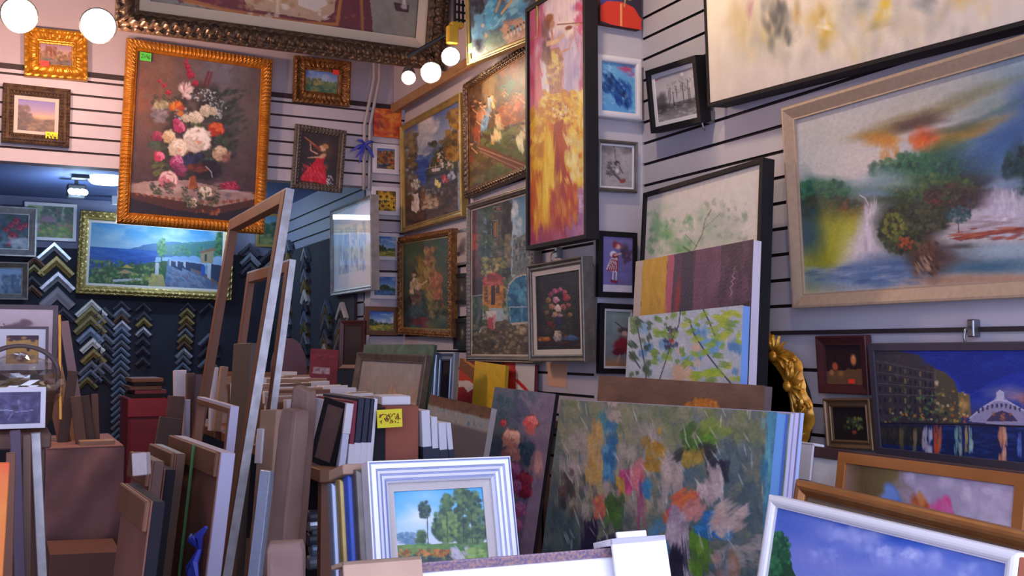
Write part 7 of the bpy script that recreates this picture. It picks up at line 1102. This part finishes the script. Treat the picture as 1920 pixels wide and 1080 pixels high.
# red cabinet with flat stock on top
t = thing('cabinet', 'maroon cabinet at the back of the passage', 'cabinet', fit([(240, 748), (312, 745), (312, 880), (238, 880)], 0, ('Y', 6.7), lean=0, roll=0)[0]); M, w, h = fit([(240, 748), (312, 745), (312, 880), (238, 880)], 0, ('Y', 6.7), lean=0, roll=0); M, h = extend_down(M, w, h, 0.0); t.matrix_basis = M
MB().box((-w/2, 0.0, 0), (w/2, .45, h), ch=.006).build('body', m_red, t); MB().box((-w/2-.004, -.015, h-.115), (w/2+.004, .0, h-.004), ch=.005).build('drawer', mat('maroon_front', '8a2434', .5), t); MB().box((-w/2+.01, -.012, .04), (w/2-.01, .0, h-.13), ch=.005).build('door', m_red, t)
for i, (dz, mm, dx) in enumerate(((0, m_dark, 0), (.024, m_red, .02), (.048, m_wood2, -.01), (.072, m_dark, .01), (.096, m_wood, 0))):
    o = MB().box((-w/2+.02+dx, .02, 0), (w/2-.02+dx, .4, .023), ch=.002).build('flat_board', mm, M=M @ T(0, 0, h+dz+.0005)); tag(o, f'{["near black", "maroon", "brown", "dark", "pine"][i]} board lying flat on the maroon cabinet, {["lowest", "second", "middle", "fourth", "topmost"][i]} of the pile', 'board', 'boards lying on the maroon cabinet')
# left front: basket in cellophane and stock under the violet print
Lp = at(30, 806, ('Y', 3.2)); lz = float(Lp[2])-.01
t = thing('display_table', 'narrow brown display table at the left edge', 'table', T(-.1, 3.15, 0)); MB().box((-.45, 0, lz-.04), (.235, .75, lz), ch=.004).build('tabletop', m_wood2, t)
for sx in (-.42, .2):
    for y in (.04, .7): MB().box((sx-.02, y-.02, 0), (sx+.02, y+.02, lz-.04)).build('leg', m_wood2, t)
bk = thing('gift_basket', 'basket wrapped in shiny cellophane with an arched handle at the left edge', 'basket', T(float(at(36, 720, ('Y', 3.4))[0]), 3.4, lz))
hz0 = float(at(36, 690, ('Y', 3.4))[2])-lz; hz1 = float(at(36, 648, ('Y', 3.4))[2])-lz
b = MB(); b.lathe([(.075, 0), (.085, .02), (.1, .1), (.105, .12), (.1, .12), (.09, .02), (.001, .012)], n=24); b.build('bowl', m_wood2, bk, smooth=True)
MB().tube([(-.105, 0, .1)]+[(-.105*math.cos(a), 0, hz0*.9+(hz1-hz0*.9)*math.sin(a)) for a in np.linspace(0, math.pi, 18)]+[(.105, 0, .1)], .007, 8).build('handle', mat('wicker_dark', '5a4a48', .6), bk, smooth=True)
m_cello = bpy.data.materials.new('cellophane'); m_cello.use_nodes = True; nt = m_cello.node_tree; nt.nodes.remove(nt.nodes['Principled BSDF']); tr_ = nt.nodes.new('ShaderNodeBsdfTransparent'); gl_ = nt.nodes.new('ShaderNodeBsdfGlossy'); gl_.inputs['Roughness'].default_value = .08; mx_ = nt.nodes.new('ShaderNodeMixShader'); mx_.inputs[0].default_value = .3; nt.links.new(tr_.outputs[0], mx_.inputs[1]); nt.links.new(gl_.outputs[0], mx_.inputs[2]); nt.links.new(mx_.outputs[0], nt.nodes['Material Output'].inputs['Surface'])
rg = np.random.default_rng(8); b = MB(); b.ball((0, 0, .5*hz0+.04), (.12, .1, .5*hz0), 28, 18, 0, .12, rg); b.build('cellophane', m_cello, bk)
rg = np.random.default_rng(9); b = MB()
b.ball((0, 0, .1), (.088, .08, .045), 30, 16, 0, .22, rg)
b.build('filling', mat('gift_filling', '54604c', .4, c2='8a7850', scale=40), bk)
for i, (q, Y, mm) in enumerate((([(62, 812), (80, 810), (80, 968), (60, 972)], 3.12, m_silver), ([(44, 815), (60, 814), (58, 970), (40, 972)], 3.08, m_brownframe), ([(22, 808), (42, 806), (40, 940), (18, 944)], 3.05, mat('violet_board', '5a4a5c', .7)), ([(10, 850), (28, 848), (26, 1085), (6, 1085)], 2.9, m_wood))):
    slab('frame_edge', ['silver frame seen edge on below the violet print', 'walnut frame seen edge on left of the silver one below the violet print', 'violet grey board seen edge on at the lower left', 'pine board seen edge on at the bottom left'][i], 'frame', q, 0, ('Y', Y), .02, mm, lean=-1, zbot=0)
slab('canvas_edge', 'bright orange canvas at the bottom left corner', 'canvas', [(-30, 868), (13, 868), (10, 1100), (-34, 1100)], 0, ('Y', 2.6), .02, mat('bright_orange', 'e8622c', .6, c2='e8a03a', scale=5), lean=-2, zbot=0)
slab('frame_edge', 'thin gilt frame edge standing right of the cello player print', 'frame', [(111, 590), (118, 589), (113, 698), (106, 698)], 0, ('Y', 3.74), .02, m_orange_gold, lean=-3, zbot=lz)

# ------------------------------------------------------------------ the rack of stock in the middle
ry = 3.25; pz = float(at(610, 880, ('Y', ry))[2]); px0 = .92; px1 = float(at(872, 880, ('Y', ry))[0])
t = thing('stock_rack', 'deep pine stock rack with a plank shelf in the middle of the shop', 'rack', T(px0, ry, 0)); rw = px1-px0; rd = 2.55
MB().box((0, 0, pz-.042), (rw, rd, pz), ch=.003).build('shelf', m_wood, t); MB().box((0, .3, .2), (rw, rd, .24)).build('shelf', m_wood2, t); MB().box((0, .8, .24), (rw, .83, pz-.042)).build('back_panel', m_dark, t); 
for x in (.02, rw-.06):
    for y in (.05, rd-.06): MB().box((x, y, 0), (x+.04, y+.04, pz-.042)).build('post', m_wood, t)
for i, (v, mm) in enumerate(((985, 'silver'), (1012, 'dark'), (1030, 'blue'), (1056, 'grey'), (970, 'dark'), (1000, 'dark'))):
    p = at(565+(i % 3)*8, v, ('Y', 3.5)); p[0] = max(p[0], px0+.03); o = MB().lathe([(.001, 0), (.02, 0), (.024, .004), (.024, .3), (.001, .3)], n=14, axis='x').build('rolled_canvas', CM[mm], M=Matrix.Translation(Vector(p)), smooth=False); tag(o, f'{["pale silver roll, second from the top", "dark roll in the middle", "blue-grey roll, third from the bottom", "grey roll at the bottom", "dark roll at the very top", "dark roll just below the silver one"][i]} of the rolled canvases under the rack', 'rolled canvas', 'rolled canvases under the rack shelf')
SZ = pz+.001
P('black framed brown board standing askew at the left end of the rack', 'framed board', [(606, 738), (655, 764), (622, 878), (582, 868)], 58, ('Y', 3.36), lambda c: (c.fill('6a5048'), c.tex(.1, 4)), 'flat', m_black, 11, .02, lean=-6, zbot=SZ)
ss = [([(655, 757), (667, 757), (642, 882), (629, 882)], 'silver_white_board', 'c4c8d6', 'silver white board leaning left of the red one on the rack', 1), ([(668, 753), (675, 752), (656, 872), (645, 872)], 'red_board', '7a1c2e', 'dark red board on the rack', 1), ([(676, 747), (687, 747), (670, 866), (658, 866)], 'navy_board', '1e2238', 'navy board next to the red one on the rack', 1), ([(688, 746), (698, 747), (682, 864), (671, 865)], 'navy_board', '1e2238', 'navy board in the middle of the three navy ones on the rack', 1), ([(699, 747), (706, 748), (692, 862), (683, 863)], 'navy_board', '1e2238', 'navy board beside the white one on the rack', 1), ([(706, 748), (714, 748), (694, 860), (685, 861)], 'white_board', 'd2d2da', 'white board leaning just left of the brown box on the rack', 0),
 ([(786, 770), (803, 770), (813, 858), (798, 858)], 'white_board', 'd2d2da', 'widest white board right of the brown box on the rack', 1), ([(806, 782), (817, 782), (826, 856), (814, 856)], 'white_board', 'd2d2da', 'white board second right of the brown box on the rack', 1), ([(819, 793), (834, 793), (842, 856), (828, 856)], 'white_board', 'd2d2da', 'white board third right of the brown box on the rack', 1), ([(836, 793), (844, 793), (853, 852), (843, 854)], 'white_board', 'd2d2da', 'thin white board at the right end of the rack', 1)]
for i, (q, mn, cc, lab, guard) in enumerate(ss):
    M, w, h = fit(q, 0, ('Y', ry+.04+.0*i), 0); M, h = extend_down(M, w, h, SZ); t = thing('stock_board', lab, 'board', M, 'boards standing on the rack'); PICS[lab] = (M, w, h, t)
    MB().box((-w/2, 0, 0), (w/2, .42, h), ch=.002).build('board', mat(mn, cc, .6), t)
    if guard:
        if mn == 'white_board': MB().box((-w/2-.0015, -.004, 0), (w/2+.0015, .2, h*.3)).build('dark_wrap', mat('navy_board', '1e2238', .6), t, label='navy wrap at the foot')
        else: MB().box((-w/2-.001, -.004, 0 if mn != 'silver_white_board' else h*.55), (w/2+.001, .08, h*.34 if mn != 'silver_white_board' else h), ch=.001).build('corner_guard', m_whitecard, t, label='white corner guard')
M, w, h = fit([(723, 763), (785, 760), (785, 858), (722, 858)], 8, ('Y', ry+.06), 0, roll=0); M, h = extend_down(M, w, h, SZ)
bx = thing('box', 'reddish brown box on the rack with a yellow price card', 'box', M); MB().box((-w/2, 0, 0), (w/2, .3, h), ch=.003).build('carton', mat('rust_box', '8a4a38', .8, c2='96543f', scale=7), bx); MB().box((-w/2-.045, .004, 0), (-w/2-.001, .3, h-.004)).build('side_panel', m_dark, bx, label='dark side panel')
pc = thing('price_card', 'bright yellow handwritten price card on the front of the rack', 'price card', fit([(706, 769), (754, 766), (754, 800), (708, 803)], 8, ('Y', ry+.015), 0)[0]); M, w2, h2 = fit([(706, 769), (754, 766), (754, 800), (708, 803)], 8, ('Y', ry+.015), 0)
MB().box((-w2/2, -.001, 0), (w2/2, .001, h2)).build('card', m_yellow, pc); scribble(pc, 'writing', 0, h2*.24, w2*.86, h2*.52, m_ink, 5, -.003, 12, .0015)
o = MB().box((-.05, 0, 0), (.05, .16, .03), ch=.003).build('carton', m_whitecard, M=M @ T(.03, .1, 0)); o.matrix_basis = bx.matrix_basis @ T(-.01, .05, h+.001); tag(o, 'small flat white carton on top of the reddish brown box', 'carton')
o = MB().box((-.1, 0, 0), (.1, .1, .012), ch=.004).build('wrapping_film', mat('green_film', '7ab8a0', .3), M=bx.matrix_basis @ T(.02, -.105, 0)); o.location.z = SZ; tag(o, 'crumpled green film lying at the foot of the reddish brown box', 'wrapping film')
# rows of canvases packed behind the front boards, tops showing
nb = 22; rgs = np.random.default_rng(21); cl_ = ['raw pine', 'white card', 'kraft brown', 'dark walnut']; cm_ = [m_wood, m_whitecard, m_card, m_brownframe]
for i in range(nb):
    f = i/(nb-1); Y = 3.74+1.95*f; u = 776-232*f**.85+8*math.sin(i*2.2); v = 757-58*f**.85+3*math.sin(i*3.7); top = at(u, v, ('Y', Y)); k = [0, 1, 2, 1, 0, 3, 1, 2][i % 8]; ww = .34+.12*rgs.random(); hh = float(top[2])-SZ
    t = thing('packed_canvas', f'{cl_[k]} canvas edge, {ORD[i]} row back in the packed rack' if i else f'{cl_[k]} canvas edge, front row of the packed rack', 'packed canvas', T(float(top[0]), Y, SZ) @ Matrix.Rotation(rad(4*(rgs.random()-.5)), 4, 'Y') @ Matrix.Rotation(rad(-3), 4, 'X'), 'canvases packed in the rack')
    MB().box((-ww, 0, 0), (0, .03, hh), ch=.002).build('stretcher', cm_[k], t)
    MB().box((-.075-.05*rgs.random(), -.006, hh-.045), (.006, .04, hh+.005), ch=.002).build('corner_guard', m_whitecard if i % 3 else m_card, t)
    if i % 2: MB().box((-ww-.005, -.006, hh-.05), (-ww+.09, .04, hh+.005), ch=.002).build('corner_guard', m_card if i % 3 else m_whitecard, t)
# loose things at the back left of the rack
for i, (q, Y, mm, lab) in enumerate((([(327, 694), (350, 694), (350, 722), (327, 724)], 5.2, m_whitecard, 'white carton on the stock behind the tall empty frame'), ([(354, 700), (368, 698), (362, 742), (348, 744)], 5.1, m_brownframe, 'walnut offcut right of the white carton behind the tall frame'), ([(370, 704), (384, 700), (374, 752), (360, 752)], 5.0, m_maroon, 'maroon offcut right of the walnut one behind the tall frame'), ([(400, 690), (414, 688), (404, 738), (394, 738)], 4.95, m_whitecard, 'white offcut seen through the tall empty frame'), ([(414, 686), (428, 688), (424, 730), (412, 728)], 4.9, m_card, 'card offcut seen through the tall empty frame'), ([(346, 749), (357, 749), (357, 782), (346, 782)], 4.85, m_lav, 'pale lavender block at the head of the low stack'), ([(316, 740), (345, 745), (340, 840), (310, 840)], 4.8, m_wood2, 'brown board behind the low stack'), ([(305, 782), (345, 785), (330, 850), (285, 850)], 4.65, mat('olive_wrap', '54443a', .8), 'olive brown wrapped board above the low stack'))):
    slab('offcut', lab, 'offcut', q, 0, ('Y', Y), .05, mm, lean=-3, zbot=SZ if i in (3, 4) else .0)
# silver frames seen edge on, wall note, chair
M, w, h = fit([(812, 664), (852, 656), (850, 740), (812, 746)], 70, ('X', 1.98), -4, roll=0); M, h = extend_down(M, w, h, 1.0); t = thing('silver_frame', 'empty silver frame standing between the green canvas and the red volcano canvas', 'empty frame', M)
moulding(w, h, w*.28, .03, 'scoop').build('frame', m_silverblue, t); MB().box((-w/2+w*.27, .015, w*.27), (w/2-w*.27, .02, h-w*.27)).build('backing_board', m_dark, t)
M, w, h = fit([(1028, 681), (1062, 682), (1062, 726), (1026, 724)], 90, ('X', MX-.0025), 0); o = MB().box((-w/2, 0, 0), (w/2, .003, h)).build('price_note', m_peach, M=M); tag(o, 'peach paper note on the slatted wall under the flower vase picture', 'note')
cp = at(541, 690, ('Y', 6.4)); t = thing('chair', 'mauve chair with a rounded backrest behind the rack', 'chair', T(float(cp[0]), 6.4, 0)); zt = float(at(541, 634, ('Y', 6.4))[2]); hw = .5*float(at(572, 660, ('Y', 6.4))[0]-at(508, 660, ('Y', 6.4))[0])
mc = mat('mauve_vinyl', '6a5060', .6)
b = MB(); pts = [(-hw, .55)]+[(hw*-math.cos(a), zt-.2+.2*math.sin(a)) for a in np.linspace(0, math.pi, 24)]+[(hw, .55)]; b.prism(pts[::-1], -.03, .03); b.build('backrest', mc, t); MB().box((-hw, -.42, .42), (hw, .02, .5), ch=.02).build('seat', mc, t)
for sx in (-1, 1):
    for y in (-.38, 0): MB().tube([(sx*(hw-.03), y, 0), (sx*(hw-.03), y, .44)], .014, 8).build('leg', m_steel, t)

# ------------------------------------------------------------------ stock behind the front pictures
def behind(src, dx, dy, dz, dw, label, name, m, D, edge=None, cat='canvas', grp=None, fw=0):
    M, w, h, _ = PICS[src]; M2 = M @ T(dx, dy, 0); w2 = w+dw; h2 = h+dz; t = thing(name, label, cat, M2, grp)
    if fw:
        moulding(w2, h2, fw, D, 'cushion').build('frame', m, t); MB().box((-w2/2+fw-.002, .012, fw-.002), (w2/2-fw+.002, .018, h2-fw+.002)).build('backing_board', mat('backing_card', '8a7560', .9), t)
    else:
        MB().box((-w2/2, .0, 0), (w2/2, .002, h2)).build('painted_front', m, t); MB().box((-w2/2, .0021, 0), (w2/2, D, h2)).build('stretcher', edge, t)
MD = 'big green and grey meadow abstract with pink and blue dabs'; RS = 'rose bouquet canvas on dusky violet'
g = 'stock leaning behind the meadow abstract'
behind(MD, .0, .031, .0, .0, 'canvas with a blue edge just behind the meadow abstract', 'stacked_canvas', m_blueb, .0125, mat('deep_blue_edge', '3a5a98', .6), grp=g)
behind(MD, .004, .045, .004, .0, 'canvas with a green streaked edge behind the meadow abstract', 'stacked_canvas', mat('green_streak', '7a8a6a', .6, c2='a0a890', scale=12), .0125, m_lav, grp=g)
behind(MD, .008, .059, .008, .0, 'canvas with a lavender edge behind the meadow abstract', 'stacked_canvas', m_lav, .0125, m_lav, grp=g)
behind(MD, .012, .073, .01, .0, 'rearmost pale canvas behind the meadow abstract', 'stacked_canvas', mat('grey_lilac', '8f8aa4', .7), .0125, mat('pale_blue_edge', '9fb4dc', .6), grp=g)
behind(MD, -.05, .105, .0, -.12, 'dark blue framed picture between the roses and the meadow abstract', 'framed_picture', mat('navy_frame', '20243c', .4), .03, grp=g, cat='picture frame', fw=.03)
M, w, h, _ = PICS[MD]
for i, (dx, dy, mm, lab) in enumerate(((-.075, .145, m_gold2, 'pale gold framed picture edge between the roses and the meadow abstract'), (-.1, .18, m_black, 'black framed picture edge behind the pale gold one beside the roses'), (-.125, .215, m_maroon, 'brown framed picture edge nearest the roses'))):
    w2 = .5; t = thing('framed_picture', lab, 'picture frame', M @ T(-w/2+w2/2+dx*.9, dy, 0), g); moulding(w2, h, .03, .025, 'cushion').build('frame', mm, t); MB().box((-w2/2+.03, .012, .03), (w2/2-.03, .018, h-.03)).build('backing_board', mat('backing_card', '8a7560', .9), t)
SV = 'grove of tall trees painting in a stepped silver white frame'
for i, (dx, dy, dz, mm, lab) in enumerate(((-.012, .05, -.01, m_pewter, 'pewter framed picture just behind the silver white frame'), (-.02, .085, -.016, mat('cobalt_frame', '2f56b8', .4), 'cobalt blue frame edge behind the silver white frame'), (-.028, .12, -.02, m_gold2, 'pale gold frame edge behind the cobalt one'), (-.036, .155, -.024, m_silverblue, 'silver blue frame edge at the back of the small front stack'))):
    behind(SV, dx, dy, dz, 0, lab, 'framed_picture', mm, .025, cat='picture frame', grp='frames stacked behind the grove painting', fw=.025)
M, w, h, _ = PICS[SV]; o = MB().box((-.045, 0, 0), (.045, .11, .022), ch=.002).build('corner_guard', m_card, M=M @ T(-w/2+.01, .06, h-.018)); tag(o, 'brown card corner guard on the frames behind the grove painting', 'corner guard')
FW = 'white panel in a speckled moulding at the very front'; M, w, h, ft = PICS[FW]
for i, (x, ww, dz, mm, lab) in enumerate(((-w/2+.05, .115, .008, m_card, 'folded card guard on the left corner'), (w/2-.045, .1, .012, m_whitecard, 'white card guard on the right corner'))):
    b = MB(); b.box((x-ww/2, -.02, h-.13), (x+ww/2, -.014, h+dz), ch=.001); i and b.box((x-ww/2+.015, -.013, h-.1), (x+ww/2-.03, -.008, h+dz+.01), ch=.001); b.box((x-ww/2, -.02, h+.002), (x+ww/2, .04, h+dz), ch=.001); b.build('corner_guard', mm, ft, label=lab)
M, w, h, wt = PICS['white painting in a dark walnut frame with a paper corner guard']; b = MB(); b.box((-w/2-.006, -.012, h-.1), (-w/2+.05, -.004, h+.006), ch=.001); b.box((-w/2-.006, -.012, h), (-w/2+.05, .034, h+.008), ch=.001); b.build('corner_guard', m_whitecard, wt, label='white paper corner guard')
slab('frame_corner', 'reddish wood frame corner at the right edge in front of the sky painting', 'frame', [(1906, 1042), (1990, 1062), (1980, 1200), (1900, 1170)], 80, ('X', 1.25), .03, mat('reddish_wood', 'a05a40', .5), lean=-10, zbot=.7)

# ------------------------------------------------------------------ what the stacks stand on
def bench(label, x0, y0, x1, y1, z, m=m_wood2):
    t = thing('display_bench', label, 'bench', T((x0+x1)/2, y0, 0)); w = x1-x0; d = y1-y0
    MB().box((-w/2, 0, z-.04), (w/2, d, z-.001), ch=.004).build('top', m, t)
    for sx in (-w/2+.03, w/2-.07):
        for y in (.03, d-.07): MB().box((sx, y, 0), (sx+.04, y+.04, z-.04)).build('leg', m, t)
bench('long low bench along the right wall under the leaning canvases', 1.50, 1.4, 2.46, 3.6, .62); bench('low bench at the right front under the sky painting', 1.1, .5, 2.46, 1.38, .62)
bench('bench under the front stack with the grove painting', .2, 1.45, 1.05, 2.4, .86); bench('ledge along the middle wall under the yellow canvas', 2.13, 4.12, 2.26, 5.4, 1.22); bench('bench along the middle wall under the grey framed abstract', 1.66, 4.6, 2.0, 6.05, 1.0)
# wires that hold the huge frame
M, w, h, t = PICS['huge ornate bronze framed painting of a red carpet scene hung high across the shop']
for sx in (-.4, .4):
    p = M @ Vector((sx*w, .04, h*.75)); b = MB(); b.tube([(0, 0, 0), (0, .1, ZC-p.z)], .004, 6); o = b.build('hanging_wire', m_steel, t); o.matrix_basis = M.inverted() @ Matrix.Translation(p)
# ------------------------------------------------------------------ daylight and exposure
w = bpy.data.worlds.new('street_daylight'); SC.world = w; w.use_nodes = True; bg = w.node_tree.nodes['Background']; bg.inputs[0].default_value = (.60, .65, .98, 1); bg.inputs[1].default_value = 2.7
vs = SC.view_settings; vs.view_transform = 'Standard'; vs.look = 'None'; vs.gamma = 1; vs.use_curve_mapping = False; vs.exposure = 0.58
